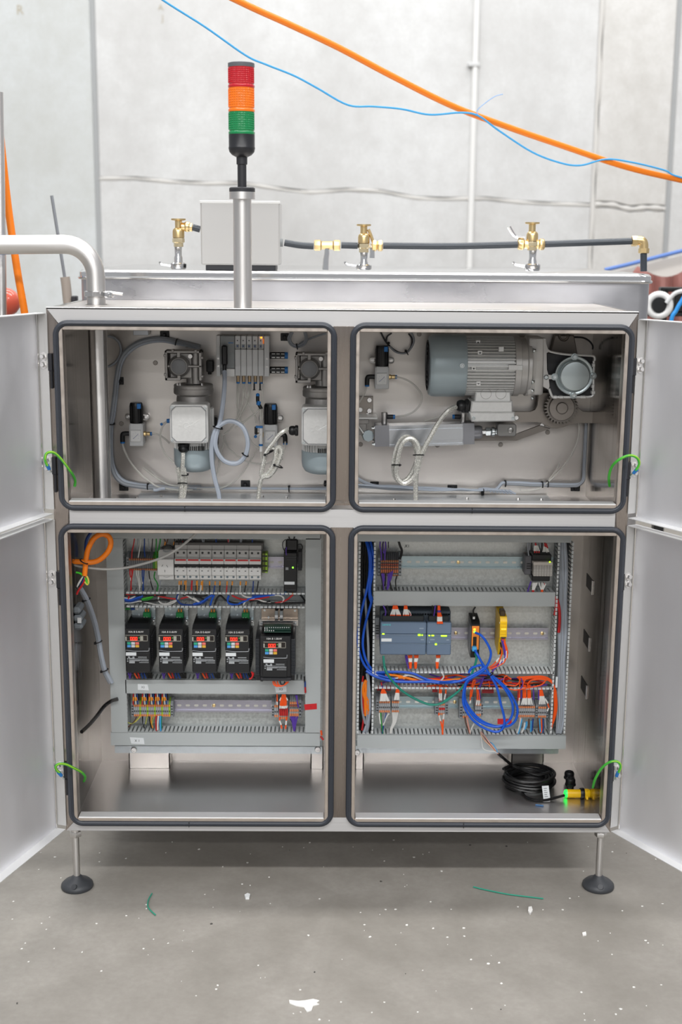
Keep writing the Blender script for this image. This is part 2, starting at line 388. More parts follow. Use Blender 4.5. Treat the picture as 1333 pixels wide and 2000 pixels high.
pan('roof_panel', hx0+hr, XI, .03, YB1, Z1-.006, Z1-.001); pan('roof_panel', -XI, hx0-hr, .03, YB1, Z1-.006, Z1-.001); pan('roof_panel', hx0-hr, hx0+hr, .03, hy0-hr, Z1-.006, Z1-.001); pan('roof_panel', hx0-hr, hx0+hr, hy0+hr, YB1, Z1-.006, Z1-.001); pan('floor_panel', -XI, XI, .004, YB0, Z0, Z0+.003, mt=S_FLOOR)
pan('shelf_panel', -XI, XI, .006, YB0, .962, .969, mt=S_FLOOR)
pan('rear_panel', -XI, XI, YB0, YB1-.005, Z0, .962); pan('rear_panel', -XI, XI, YB0, YB1-.005, .969, Z1-.006)
FOOTM = mat('foot_dark_plastic', '3c3e42', .45)
for px, py, tx in ((151, 1728, 149), (1169, 1728, 1173)):
    c = PZ(px, py, .006); cx, cy = c.x, c.y; tz = Z0
    f = ob('levelling_foot', M().lathe([(.040, 0), (.042, .004), (.041, .010), (.034, .017), (.018, .024), (.012, .032), (.009, .034)], (cx, cy, 0), n=32), FOOTM, cab)
    ob('foot_bolt_lug', M().cyl((cx, cy-.030, .014), (cx-.002, cy-.036, .019), .008, .007, 12), FOOTM, f)
    ob("threaded_stud", M().lathe([(.0085+.0006*(i % 2), .03+i*.0022) for i in range(int((tz-.045)/.0022))], (cx, cy, 0), n=14), S_TUBE, f)
    q = M().lathe([(.015, tz-.030), (.0165, tz-.028), (.0165, tz-.018), (.015, tz-.016)], (cx, cy, 0), n=6); q.cyl((cx, cy, tz-.016), (cx, cy, tz+.002), .012)
    ob('lock_nut', q, S_TUBE, f)
# ---- doors
def door(hx0, sgn, ang, z0, z1, w, hinges):
    a = radians(ang); d = Vector((sgn*cos(a), -sin(a), 0)); n = Vector((-sgn*sin(a), -cos(a), 0)); H = Vector((hx0, -.003, 0))
    def loc(m):
        m.v = [tuple(H+d*p[0]+n*p[1]+Vector((0, 0, p[2]))) for p in m.v]; return m
    D = ob('door', loc(M().box(0, w, -.028, -.0262, z0, z1)), S_DOOR, cab)
    ob('hinge_flange', loc(M().box(0, .0018, -.0262, .0025, z0+.012, z1-.002)), mat('flange_grey', 'c9c8c6', .55, .75), D)
    ob('bottom_flange', loc(M().box(0.001, w, -.0262, -.001, z0, z0+.0018)), mat('flange_bright', 'e4e4e4', .6, .6), D)
    ob('top_flange', loc(M().box(0.001, w, -.0262, -.001, z1-.0018, z1)), mat('flange_bright', 'e4e4e4', .6, .6), D)
    ob('closing_flange', loc(M().box(w-.0018, w, -.0262, -.002, z0+.002, z1-.002)), S_V, D)
    ob('weld_seam', loc(M().box(.0018, .006, -.0262, -.0225, z0+.002, z1-.002, .0015)), S_EDGE, D)
    for zt, zb in hinges:
        zm = (zt+zb)/2
        hq = M().box(-.003, .0024, .0005, .012, zm, zt, .0008); hq.cyl((.0005, .009, zb), (.0005, .009, zm-.001), .0038, n=12); hq.cyl((.0005, .009, zm-.001), (.0005, .009, zm+.0005), .0055, n=12)
        hg = ob('hinge', loc(hq), mat('hinge_dark_steel', '3a3a3d', .35, .8), D)
        for k in (.82, .36):
            ob('hinge_bolt', loc(M().bolt((.0018, -.010, zm+(zt-zm)*k), (1, 0, 0), .0065, .010)), S_TUBE, D)
zt = lambda x, y: P(x, y, 0).z
HL1 = [(zt(104, 690), zt(104, 758)), (zt(107, 892), zt(110, 960))]; HL2 = [(zt(114, 1115), zt(116, 1180)), (zt(130, 1488), zt(131, 1550))]
HR1 = [(zt(1238, 699), zt(1236, 767)), (zt(1230, 902), zt(1227, 968))]; HR2 = [(zt(1219, 1120), zt(1214, 1184)), (zt(1197, 1494), zt(1194, 1555))]
door(-.6995, -1, 70, 1.004, 1.488, .66, HL1); door(-.6995, -1, 71, .178, .992, .66, HL2)
door(.6995, 1, 59, 1.002, 1.484, .66, HR1); door(.6995, 1, 60, .178, .985, .66, HR2)
# ================================================================ on top and behind
TANKM = mat('tank_polished_steel', 'c2c2c6', .3, 1, noise=((2.4, 2.4, 4.5), .3, .24, 0))
YT = .475
tx0, tx1, tzt = P(152, 560, YT).x, P(1277, 560, YT).x, P(700, 531, YT+.02).z
tank = thing('steel_tank', 'wide polished steel tank with a rounded rim standing behind the open cabinet', 'tank', ((tx0+tx1)/2, 1.0, 0))
rp = rrect(tx0+.004, tx1-.004, YT, 1.5, .035, 6)
ob('tank_body', M().prism(rp, .3, tzt-.006, 'z'), TANKM, tank)
rp2 = rrect(tx0, tx1, YT-.006, 1.506, .038, 6)
ob('lid', M().prism(rp2, tzt, tzt-.018, 'z', .006), S_POL, tank)
ob('rim', M().tube([(p[0], p[1], tzt-.021) for p in rp2], .0045, 8, True, smooth=False), S_POL, tank)
for x in (tx0+.1, tx1-.1):
    for y in (1.38,): ob('leg', M().cyl((x, y, 0), (x, y, .31), .025), S_TUBE, tank)
    ob('leg', M().cyl((x, .62, 0), (x, .62, .31), .025), S_TUBE, tank)
# ---- beige junction box on the tank
q = bx(392, 393, 547, 518, .486, .16)
bxo = thing('junction_box', 'plain light grey steel box standing on the tank behind the signal tower', 'box', ((q[0]+q[1])/2, .56, tzt))
ob('housing', M().b6(q, .004), mat('box_pale_paint', 'c6c5c3', .4, .25), bxo)
ob('base_rail', M().box(q[0]+.012, q[1]-.012, .492, .63, tzt, q[4]+.001, .002), DGR, bxo)
ob('lid_edge', M().box(q[0]-.0012, q[1]+.0012, .4852, .506, q[5]-.006, q[5]+.0012, .001), WHT, bxo)
c = P(551, 474, .515); ob('cable_gland', M().cyl((q[1]-.001, .515, c.z), (q[1]+.007, .515, c.z), .011, n=12), GRY, bxo)
# ---- signal tower
YS = .10
cx = P(474, 480, YS).x; zz = lambda y, Y=YS: P(474, y, Y).z; px = PL(YS, 1)
tw = thing('signal_tower', 'signal tower with red, orange and green lenses on a steel pole', 'signal light', (cx, YS, Z1))
ob('pole', M().cyl((cx, YS, Z1-.002), (cx, YS, zz(388)), 17.2*px, n=32), S_TUBE, tw)
ob('collar', M().lathe([(24*px, 0), (24*px, zz(375)-zz(389))], (cx, YS, zz(389)), n=32), S_TUBE, tw)
ob('collar_ring', M().lathe([(24*px, 0), (24*px, zz(368)-zz(375)), (22*px, zz(366)-zz(375))], (cx, YS, zz(375)), n=32), DGR, tw)
ob('stem', M().lathe([(8.3*px, 0), (8.3*px, zz(322)-zz(367)), (10*px, zz(321)-zz(367)), (10.2*px, zz(306)-zz(367))], (cx, YS, zz(367)), n=24), DGR, tw)
ob('base_housing', M().lathe([(9*px, 0), (18*px, zz(303)-zz(308)), (23*px, zz(297)-zz(308)), (24.5*px, zz(290)-zz(308)), (24.5*px, zz(288)-zz(308)), (24*px, zz(287)-zz(308)), (24*px, zz(263)-zz(308))], (cx, YS, zz(308)), n=32), mat('tower_black', '26272b', .35), tw)
for nm, a, b, c in (('green_lens', 263, 219, '0b8a4e'), ('orange_lens', 219, 172, 'fb7d0a'), ('red_lens', 172, 132, 'c81424')):
    m_ = mat('lens_'+nm, c, .1, 0, coat=.5)
    H = zz(b)-zz(a); pf = [(24*px, 0), (24.4*px, .0015), (24.6*px, .0035), (24.4*px, .0055), (24*px, .0065), (23*px, .0075)]; n = 8; w = (H-.0105)/n
    for i in range(n):
        for q in range(6): pf.append(((22.9+1.0*sin(pi*(q+.3)/5.6))*px, .009+w*(i+q/6)))
    pf.append((23.9*px, H))
    l = ob(nm, M().lathe(pf, (cx, YS, zz(a)), n=40), m_, tw)
    s_ = M()
    for k in range(-7, 8):                       # inner light pipes of the lens
        an = k*.2; x, y = cx+23.5*px*sin(an), YS-23.5*px*cos(an); s_.cyl((x, y, zz(a)+.010), (x, y, zz(b)-.002), .7*px, n=5)
    ob('lens_ribs', s_, m_, l, 'stuff')
ob('cap', M().lathe([(24*px, 0), (24.3*px, .001), (24.3*px, zz(124)-zz(132)), (21*px, zz(122.5)-zz(132))], (cx, YS, zz(132)), n=32), mat('tower_cap_grey', '66686d', .4), tw)
# ---- bent steel pipe at the left
YP_ = .20; r = PL(YP_, 17.5); x0 = P(188, 575, YP_).x; zb = P(100, 477, YP_).z
bp = thing('bent_steel_pipe', 'thick steel pipe bending from the left down through the cabinet roof', 'pipe', (x0, YP_, .97))
pts = [(x0, YP_, .97), (x0, YP_, zb-.075)]+[(x0-.075+.075*cos(a), YP_, zb-.075+.075*sin(a)) for a in [pi/2*i/8 for i in range(1, 9)]]+[(x0-.6, YP_, zb-.008)]
ob('pipe', M().tube(pts, r, 28, smooth=False), S_TUBE, bp)
zc_ = P(188, 574, YP_).z
ob('pipe_clamp', M().lathe([(r*1.05, -.008), (r*1.28, -.006), (r*1.28, .006), (r*1.05, .008)], (x0, YP_, zc_), n=32), S_EDGE, bp)
k = M().box(x0+r*1.1, x0+r*1.1+.022, YP_-.035, YP_-.012, zc_-.008, zc_+.008, .003); k.bolt((x0+r*1.1+.012, YP_-.035, zc_), (0, -1, 0), .005, .01); k.cyl((x0+r*1.1+.02, YP_-.03, zc_+.004), (x0+r*1.1+.045, YP_-.028, zc_+.001), .004)
ob('clamp_bolt', k, S_POL, bp)
one('blue_pipe', M().tube([P(-60, 494, .5), P(15, 492, .5), P(165, 485, .5)], PL(.5, 5), 12), mat('blue_pipe_paint', '7d9be0', .4), 'thin blue pipe running just under the bent steel pipe', 'pipe')
# ---- brass valves and black air pipe along the tank
YV = .515; u = PL(YV, 1)
def pv(x, y): return P(x, y, YV)
def L_(mm, prof, x, y0, n=20):                   # lathe upright from (radius px, y px) pairs
    o = pv(x, y0); return mm.lathe([(max(a, .1)*u, pv(x, y).z-o.z) for a, y in prof], o, n=n)
def H_(mm, prof, y, x0, n=16):
    o = pv(x0, y); return mm.lathe([(a*u, pv(x, y).x-o.x) for a, x in prof], o, (1, 0, 0), n)
def valve(x, yo, label, loc_y=526):
    t = thing('brass_valve', label, 'valve', (pv(x, 500).x, YV, tzt), 'brass valves on the tank')
    ob('vent_cap', L_(M(), [(13.5, 434+yo), (13.5, 437+yo), (6.5, 438.5+yo), (6.5, 452+yo)][::-1], x, 452+yo), BRASS, t)
    b = L_(M(), [(7, 452+yo), (10, 455+yo), (11, 459+yo), (11, 471+yo), (9, 472+yo)][::-1], x, 472+yo); ob('valve_body', b, BRASS, t)
    ob('union_ring', L_(M(), [(11, 472+yo), (11.5, 474+yo), (11.5, 480+yo), (9, 482+yo), (9, 489+yo)][::-1], x, 489+yo, 8), mat('union_pale_brass', 'e9d9b4', .25, .8), t)
    ob('neck', L_(M(), [(8, 487+yo), (7, 492+yo), (6.5, 506+yo), (8, 510+yo), (8, loc_y-2)][::-1], x, loc_y-2), S_POL, t)
    cl = ob('tri_clamp', L_(M(), [(13, 515+yo*.3), (15, 517+yo*.3), (15, loc_y-2), (13, loc_y+1)][::-1], x, loc_y+1), S_POL, t)
    w = M().tube([pv(x-13, 520), pv(x-24, 518), pv(x-34, 516), pv(x-37, 511)], lambda k: u*(3.2-k*1.2), 8); ob('wing_nut', w, S_POL, cl)
    return t
def lever(t, pts, w=4.5): ob('lever', M().tube([pv(*p) for p in pts], lambda k: u*w*(.75+.4*k), 8), S_POL, t)
v1 = valve(349, -7, 'brass valve nearest the bent pipe, left of the grey steel box', 525)
ob('side_elbow', M().ball(pv(366, 443), 9.5*u).cyl(pv(355, 443), pv(376, 444), 8*u, n=12), BRASS, v1)
v2 = valve(711, 4, 'brass valve with a lever hanging on its right, midway along the black pipe')
ob('side_union', H_(M(), [(9.5, 727), (10.5, 729), (10.5, 735), (8, 737), (10.5, 740), (10.5, 746), (9, 748)], 480, 727, 6), BRASS, v2)
ob('spring_clip', M().tube([pv(720, 448), pv(725, 460), pv(729, 472)], 3*u, 8), BRASS, v2); lever(v2, [(722, 478), (727, 486), (727, 504)])
v3 = valve(1040, 0, 'brass valve with a lever sticking up to its left, nearest the pipe elbow', 528)
lever(v3, [(1026, 464), (1012, 463), (1004, 458), (995, 443)], 3.4)
ob('tee_union', H_(M(), [(9, 1012), (10.5, 1014), (10.5, 1022), (8, 1025), (8, 1052), (10.5, 1055), (10.5, 1062), (9, 1064)], 477, 1012, 8), BRASS, v3)
t4 = thing('brass_tee', 'brass tee with a silver lever hanging from it, right of the grey box', 'pipe fitting', pv(640, 480))
ob('tee_body', H_(M(), [(9, 614), (10, 616), (10, 626), (7.5, 629), (7.5, 650), (10, 653), (10, 663), (9, 665)], 479, 614, 8), BRASS, t4)
lever(t4, [(638, 481), (639, 492), (637, 508), (636, 527)], 5.2)
t5 = thing('brass_elbow', 'brass elbow turning the black pipe downwards at its right end', 'pipe fitting', pv(1255, 480))
ob('elbow_body', M().tube([pv(1236, 471), pv(1252, 470), pv(1258, 476), pv(1258, 494)], 8.5*u, 14), BRASS, t5)
ob('elbow_nut', H_(M(), [(10, 1235), (10, 1245), (8, 1246)], 471, 1235, 6), BRASS, t5)
ob('elbow_nut', L_(M(), [(10, 485), (10, 494), (8, 495)][::-1], 1258, 495, 6), BRASS, t5)
PIPE = mat('black_air_pipe', '3b4148', .28)
ap = thing('air_pipe', 'black plastic pipe linking the brass fittings along the tank', 'pipe', pv(800, 480))
for a in ([(377, 444), (391, 448)], [(556, 474), (585, 479), (613, 481)], [(667, 479), (699, 480)], [(749, 480), (880, 481), (1011, 478)], [(1065, 477), (1150, 474), (1234, 471)], [(1258, 493), (1258, 530)]):
    ob('pipe_length', M().tube([pv(*p) for p in a], 6.3*u, 12), PIPE, ap)
# ---- hoses overhead
def dep(a, b): return lambda i, n: a+(b-a)*i/(n-1)
hp = [(-300, -420), (200, -130), (462, 0), (560, 45), (660, 92), (760, 145), (880, 205), (990, 247), (1100, 285), (1220, 325), (1333, 352), (1500, 388), (1800, 420)]
def hd(x): return .7+.55*max(min((x-300)/1100, 1.3), -.5)
one('orange_hose', M().tube([P(x, y, hd(x)) for x, y in hp], .0093, 14), ORG2, 'orange hose slung diagonally across the hall above the cabinet', 'hose')
bw = [(-100, -330), (220, -70), (318, 0), (400, 52), (480, 108), (520, 126), (575, 148), (620, 172), (680, 205), (730, 208), (785, 213), (840, 224), (900, 220), (935, 226), (975, 255), (1040, 297), (1095, 318), (1135, 323), (1185, 311), (1240, 318), (1300, 333), (1333, 347), (1500, 385)]
w = thing('blue_wire', 'thin blue wire looped along the overhead orange hose', 'wire', P(935, 225, hd(935)))
ob('wire', M().tube([P(x, y, hd(x)-.0138) for x, y in bw], .0029, 8), mat('sky_blue_wire', '3fa3dc', .4), w)
ob('wire_tail', M().tube([P(x, y, hd(935)-.015) for x, y in ((934, 224), (933, 215), (950, 200), (968, 188), (983, 184))], .0014, 6), mat('pale_sky_blue', '8fb2e0', .4), w)
# ---- left background
one('steel_post', M().tube([P(4, 700, .55), P(4, 612, .55), P(0, 330, .55), P(-3, 180, .55)], .013, 16, smooth=False), S_TUBE, 'slim steel post at the left edge behind the upper door', 'post')
one('orange_drop_hose', M().tube([P(-6, 200, .6), P(8, 335, .6), P(18, 420, .6), P(34, 530, .6), P(50, 625, .6), P(54, 700, .6)], PL(.6, 7), 12), ORG2, 'orange hose hanging straight down behind the left doors', 'hose')
one('red_float', M().ball(P(12, 590, .75), PL(.75, 27), 22), mat('red_orange_gloss', 'd9604a', .25, 0, coat=.5), 'glossy red-orange ball half hidden behind the drop hose', 'ball')
t = thing('lance', 'thin grey lance leaning with a thicker beige handle, left of the tank', 'tool', P(130, 700, 1.2))
ob('rod', M().tube([P(101, 382, 1.2), P(115, 470, 1.2), P(127, 545, 1.2)], PL(1.2, 3), 8), mat('lance_grey', '8c8f94', .4, .4), t)
ob('handle', M().tube([P(127, 541, 1.2), P(131, 575, 1.2), P(136, 660, 1.2), P(140, 1010, 1.2), Vector((P(141, 1200, 1.2).x, 1.2, 0))], PL(1.2, 9), 10), mat('lance_beige', 'a59a90', .5), t)
ob('valve_block', M().box(*bx(139, 578, 150, 600, 1.18, .03), .003), DGR, t)
# ---- right background
YTN = 2.6
tn = thing('red_tarp_tent', 'dull red tarp with pale scallops hung from a blue bar in the right background', 'tent', P(1290, 640, YTN))
tb = M()
top = [(1183, 530), (1210, 523), (1240, 514), (1275, 505), (1310, 497), (1345, 489), (1420, 472), (1560, 440)]
v = []; n = len(top); cols = []
for i in range((n-1)*6+1):
    k = i/6; a = int(min(k, n-2)); fr = k-a
    x = top[a][0]+(top[a+1][0]-top[a][0])*fr; y = top[a][1]+(top[a+1][1]-top[a][1])*fr; cols.append((x, y))
for j in range(5):
    for i, (x, y) in enumerate(cols): v.append(P(x, y+8+j/4*(790-y), YTN+.03+.05*sin(i*1.1)*(.3+j*.25)))
m = len(cols); tb.add(v, [(j*m+i, j*m+i+1, (j+1)*m+i+1, (j+1)*m+i) for j in range(4) for i in range(m-1)])
so = ob('tarp', tb, mat('dull_red_tarp', 'a2716a', .7), tn); md = so.modifiers.new('thick', 'SOLIDIFY'); md.thickness = .006
for a, b_, dp in ((1188, 1236, 20), (1242, 1372, 34)):
    sc_ = M(); kk = 14; up = [(a+(b_-a)*i/kk) for i in range(kk+1)]
    yt = lambda x: 530-(x-1183)*.247
    poly = [(P(x, yt(x)+3, YTN).x, P(x, yt(x)+3, YTN).z) for x in up]+[(P(x, yt(x)+3, YTN).x, P(x, yt(x)+5+dp*sin(pi*(x-a)/(b_-a)), YTN).z) for x in up[::-1]]
    ob('scallop', sc_.prism(poly, YTN-.07, YTN-.06), mat('pale_canvas', 'd8d2cc', .7), tn)
ob('blue_bar', M().tube([P(1182, 527, YTN-.09), P(1230, 516, YTN-.09), P(1345, 487, YTN-.09), P(1560, 435, YTN-.09)], PL(YTN, 3.6), 8), mat('blue_bar_paint', '5b7fc4', .4), tn)
for x_ in (1400, 1540): ob('tent_leg', M().cyl(P(x_, 470, YTN), Vector((P(x_, 470, YTN).x, YTN, 0)), .02), mat('blue_bar_paint', '5b7fc4', .4), tn)
YR_ = 1.7; p = PL(YR_, 1); rc = P(1288, 596, YR_)
rl = thing('hose_reel', 'white hose reel with a black hub in a black frame before the red tarp', 'reel', (rc.x, YR_, rc.z-.3))
ob('rim', M().torus(rc, (.25, 1, 0), 20*p, 6.5*p, 28, 12), WHT, rl)
ob('hub', M().cyl(rc+Vector((0, .02, 0)), rc+Vector((0, -.012, 0)), 14*p, n=24), BLK, rl)
fr_ = M()
for a in ((1292, 561, 1340, 570), (1291, 565, 1300, 800), (1318, 566, 1340, 612), (1262, 606, 1340, 618)): fr_.b6(bx(*a, YR_+.06, .04), .003)
fo = P(1296, 900, YR_+.06); fr_.box(fo.x-.02, fo.x+.02, YR_+.06, YR_+.1, 0, 1.3, .003)
ob('frame', fr_, BLK, rl)
ob('crank_arm', M().tube([P(1302, 592, YR_-.02), P(1318, 574, YR_-.02), P(1334, 568, YR_-.02)], 4*p, 8), LGR, rl)
one('blue_air_hose', M().tube([P(1352, 555, 1.5), P(1334, 585, 1.5), P(1322, 606, 1.5), P(1310, 640, 1.5), P(1300, 800, 1.5)], PL(1.5, 4), 8), mat('bright_blue_hose', '1f8fdc', .4), 'bright blue air hose slanting down beside the white reel', 'hose')
# ================================================================ upper compartments
ZCL[:] = [.988, 1.486, XI-.01]
YBK = YB0                                         # rear sheet
def mount(px_, py, label, w=17, h=17, Y=YBK):     # black adhesive cable-tie base
    q = bx(px_-w/2, py-h/2, px_+w/2, py+h/2, Y-.004, .004)
    t = thing('cable_tie_mount', label, 'cable mount', ((q[0]+q[1])/2, Y, q[4]), 'black cable tie mounts on the sheet')
    ob('base', M().b6(q, .001), BLK, t)
    x, z = (q[0]+q[1])/2, (q[4]+q[5])/2
    ob('tie_head', M().box(x-.004, x+.004, Y-.014, Y-.003, z-.004, z+.004, .001), BLK, t)
    return t
def tie(p, ax, r, par=None, name='cable_tie'):    # a zip tie ring round a cable
    m = M().torus(p, ax, r, .0016, 14, 6); d, a, b = m.frame(ax); p = Vector(p)
    q = p+a*r; m.box(q.x-.003, q.x+.003, q.y-.003, q.y+.003, q.z-.003, q.z+.003, .0008)
    return ob(name, m, BLK, par)
# ---- pressure regulators
def regulator(xc, ytop, label, elbow=-1):
    Yf = .405; s = PL(Yf, 1); x = P(xc, ytop+40, Yf).x; Z = lambda y: P(xc, ytop+y, Yf).z
    t = thing('pressure_regulator', label, 'air regulator', (x, Yf, Z(84)), 'pressure regulators on the rear sheet')
    kn = M().lathe([(12.4*s, 0), (12.9*s, .002), (12.4*s, Z(8)-Z(40)), (12.4*s, Z(3)-Z(40)), (11*s, Z(0)-Z(40))], (x, Yf, Z(40)), n=28)
    for k in range(14):
        a = 2*pi*k/14; kn.box(x+12.6*s*cos(a)-.0006, x+12.6*s*cos(a)+.0006, Yf+12.6*s*sin(a)-.0006, Yf+12.6*s*sin(a)+.0006, Z(36), Z(6))
    k = ob('adjusting_knob', kn, BLK, t)
    ob('lock_ring', M().box(x+3*s, x+10.5*s, Yf-13.4*s, Yf-6*s, Z(11), Z(1), .001), FITB, k)
    ob('body', M().box(x-13.5*s, x+13.5*s, Yf-.014, Yf+.03, Z(84), Z(41), .002).box(x-11*s, x+11*s, Yf-.016, Yf, Z(52), Z(40), .001), LGR, t)
    g = ob('gauge', M().box(x-10.5*s, x+9.5*s, Yf-.0185, Yf-.013, Z(75), Z(53), .0012), WHT, t)
    gd = M()
    for i in range(7):
        a = radians(220-i*43); gd.box(x-.5*s+6.5*s*cos(a)-.0004, x-.5*s+6.5*s*cos(a)+.0004, Yf-.0192, Yf-.018, Z(64)+6.5*s*sin(a)-.0004, Z(64)+6.5*s*sin(a)+.0004)
    gd.tube([(x-5*s, Yf-.019, Z(69)), (x+4.5*s, Yf-.019, Z(60))], .0005, 4); ob('needle', gd, BLUD, g)
    for sx in (-1, 1):
        br = M().tube([(x+sx*12*s, Yf+.008, Z(25)), (x+sx*20*s, Yf+.012, Z(25)), (x+sx*22.5*s, Yf+.014, Z(29.5)), (x+sx*20*s, Yf+.012, Z(34)), (x+sx*12*s, Yf+.008, Z(34))], .0022, 6)
        br.cyl((x+sx*18*s, Yf+.01, Z(29.5)), (x+sx*18*s, YBK-.001, Z(29.5)), .004, n=10); br.bolt((x+sx*18*s, Yf+.013, Z(29.5)), (0, -1, 0), .0035, .005)
        ob('bracket', br, S_TUBE, t)
    for sd in (-1, 1):
        if sd == elbow:
            e = ob('elbow_fitting', M().tube([(x+sd*13*s, Yf, Z(61)), (x+sd*24*s, Yf, Z(61)), (x+sd*27.5*s, Yf, Z(64)), (x+sd*28*s, Yf, Z(77))], 4.6*s, 12), BLK, t)
            ob('release_ring', M().cyl((x+sd*28*s, Yf, Z(76)), (x+sd*28*s, Yf, Z(80)), 4.4*s, n=12), FITB, e)
        else:
            e = ob('straight_fitting', M().lathe([(4*s, 0), (4.8*s, .001), (4.8*s, .006), (3.6*s, .008), (4.2*s, 12*s), (3.5*s, 13*s)], (x+sd*13*s, Yf, Z(61)), (sd, 0, 0), 14), BRASS, t)
            ob('release_ring', M().cyl((x+sd*26*s, Yf, Z(61)), (x+sd*29*s, Yf, Z(61)), 3.8*s, n=12), FITB, e)
    return t
regulator(267, 786, 'black-knobbed air regulator alone by the bent pipe, left of the motors')
regulator(529, 788, 'black-knobbed air regulator between the two upright motors', 1)
regulator(746.5, 675, 'black-knobbed air regulator top left in the right-hand opening')
# ---- upright gear motors
def fins(m, cx, cy, z0, z1, r, n, a0, a1, h):     # upright cooling ribs round a vertical cylinder
    for i in range(n):
        a = a0+(a1-a0)*i/(n-1); c, s_ = cos(a), sin(a)
        m.tube([(cx+r*c, cy+r*s_, z0), (cx+r*c, cy+r*s_, z1)], h, 4, smooth=False)
def gearmotor(label):
    Yc = .335; s = PL(Yc, 1); X = lambda x: P(x, 800, Yc).x; Z = lambda y: P(372, y, Yc).z
    cx = X(379); t = thing('gear_motor', label, 'gear motor', (cx, Yc, Z(918)), 'upright gear motors')
    fx, fz, Yg = X(354), Z(713.5), Yc-22*s
    fr = M()                                      # open cast frame of the worm box
    for a in ((327, 683, 398, 688), (327, 683, 332, 741), (392, 683, 398, 741), (327, 735, 352, 741), (332, 711, 398, 715.5), (350, 686, 357, 741)): fr.b6((X(a[0]), X(a[2]), Yg-.004, Yg+.045, Z(a[3]), Z(a[1])), .0015)
    for a in ((325, 690), (325, 727), (396, 694), (396, 730), (340, 681), (384, 681)): fr.b6((X(a[0]), X(a[0]+5), Yg-.006, Yg+.02, Z(a[1]+5), Z(a[1])), .001)
    ob('gearbox_frame', fr, CAST, t)
    ob('gearbox', M().box(X(334), X(390), Yg+.012, Yc+.03, Z(739), Z(687), .004).cyl((X(385), Yc-.012, Z(748)), (X(385), Yc-.012, Z(684)), 9.5*s, n=24), CAST, t)
    o = ob('output_flange', M().lathe([(20*s, 0), (20.5*s, .002), (20.5*s, .006), (16*s, .012), (15*s, .012)], (fx, Yg+.006, fz), (0, -1, 0), 36), mat('cast_aluminium_dark', '7d7b79', .45, .6), t)
    ob('shaft_cap', M().lathe([(14*s, 0), (14*s, .002), (13*s, .003)], (fx, Yg-.006, fz), (0, -1, 0), 32), mat('cap_grey', '77787a', .45), o)
    ob('oil_plug', M().lathe([(4*s, 0), (4*s, .004), (2*s, .004), (2*s, .002)], (X(376), Yg, Z(694)), (0, -1, 0), 14), S_TUBE, t)
    ob('neck', M().lathe([(17*s, 0), (14.5*s, .002), (14.5*s, Z(737)-Z(749)), (12*s, Z(736)-Z(749)), (12*s, Z(730)-Z(749))], (X(380), Yc, Z(749)), n=32), CAST, t)
    for x_ in (351, 356, 398): ob('flange_bolt', M().bolt((X(x_), Yc-25*s, Z(750)), (0, 0, 1), 2*s, .006), S_TUBE, t)
    ob('bell_housing', M().lathe([(33*s, 0), (33*s, Z(780)-Z(796)), (32*s, Z(772)-Z(796)), (37.5*s, Z(768)-Z(796)), (38*s, Z(766)-Z(796)), (38*s, Z(758)-Z(796)), (37.2*s, Z(757)-Z(796)), (37.5*s, Z(752)-Z(796)), (36*s, Z(750)-Z(796))], (cx, Yc, Z(796)), n=44), CAST, t)
    st = M().cyl((cx, Yc, Z(880)), (cx, Yc, Z(794)), 36*s, n=40); fins(st, cx, Yc, Z(876), Z(797), 37.5*s, 26, radians(150), radians(390), .0016)
    ob('finned_stator', st, CASTL, t)
    sl = M()
    for i in range(9): sl.box(X(371+i*3.6), X(373+i*3.6), Yc-38.5*s, Yc-30*s, Z(874), Z(866), 0)
    ob('cooling_slots', sl, BLK, t)
    ob('fan_cowl', M().lathe([(25*s, 0), (33*s, Z(914)-Z(918)), (38*s, Z(906)-Z(918)), (39.5*s, Z(897)-Z(918)), (39.5*s, Z(875)-Z(918)), (38.3*s, Z(874)-Z(918))], (cx, Yc, Z(918)), n=44), COWL, t)
    # terminal box
    yb, yf = Yc-.03, Yc-.093; X2 = lambda x: P(x, 828, yf).x; Z2 = lambda y: P(372, y, yf).z; ss = PL(yf, 1)
    bxp = rrect(X2(331.5), X2(406.5), Z2(866), Z2(790), 6*ss, 4)
    tb = ob('terminal_box', M().prism(bxp, yf, yb, 'y', .002), CASTL, t)
    x0, x1, z0, z1, c = X2(334.5), X2(403.5), Z2(863.5), Z2(793), 9*ss
    oct_ = [(x0+c, z0), (x1-c, z0), (x1, z0+c), (x1, z1-c), (x1-c, z1), (x0+c, z1), (x0, z1-c), (x0, z0+c)]
    ob('lid_groove', M().prism(oct_, yf-.0006, yf+.001), mat('shadow_gap_grey', '8e8f92', .6), tb)
    k = 1.3*ss; cxx, czz = (x0+x1)/2, (z0+z1)/2
    ob('lid_panel', M().prism([(cxx+(p[0]-cxx)*.965, czz+(p[1]-czz)*.965) for p in oct_], yf-.0026, yf, 'y', .001), CASTL, tb)
    em = M(); gx, gz = X2(364), Z2(831)           # embossed gear wheel
    for i in range(12):
        a = 2*pi*i/12; em.prism([(gx+ss*(r_*cos(a+d)), gz+ss*(r_*sin(a+d))) for r_, d in ((10.5, -.13), (15, -.1), (15, .1), (10.5, .13))], yf-.0036, yf-.002)
    em.torus((gx, yf-.0027, gz), (0, 1, 0), 5.5*ss, .0009, 20, 5)
    em.tube([(gx+1*ss, yf-.003, gz-3*ss), (gx+13*ss, yf-.003, gz+3*ss), (gx+26*ss, yf-.003, gz+11*ss)], .0007, 5)
    ob('embossed_gear', em, CASTL, tb)
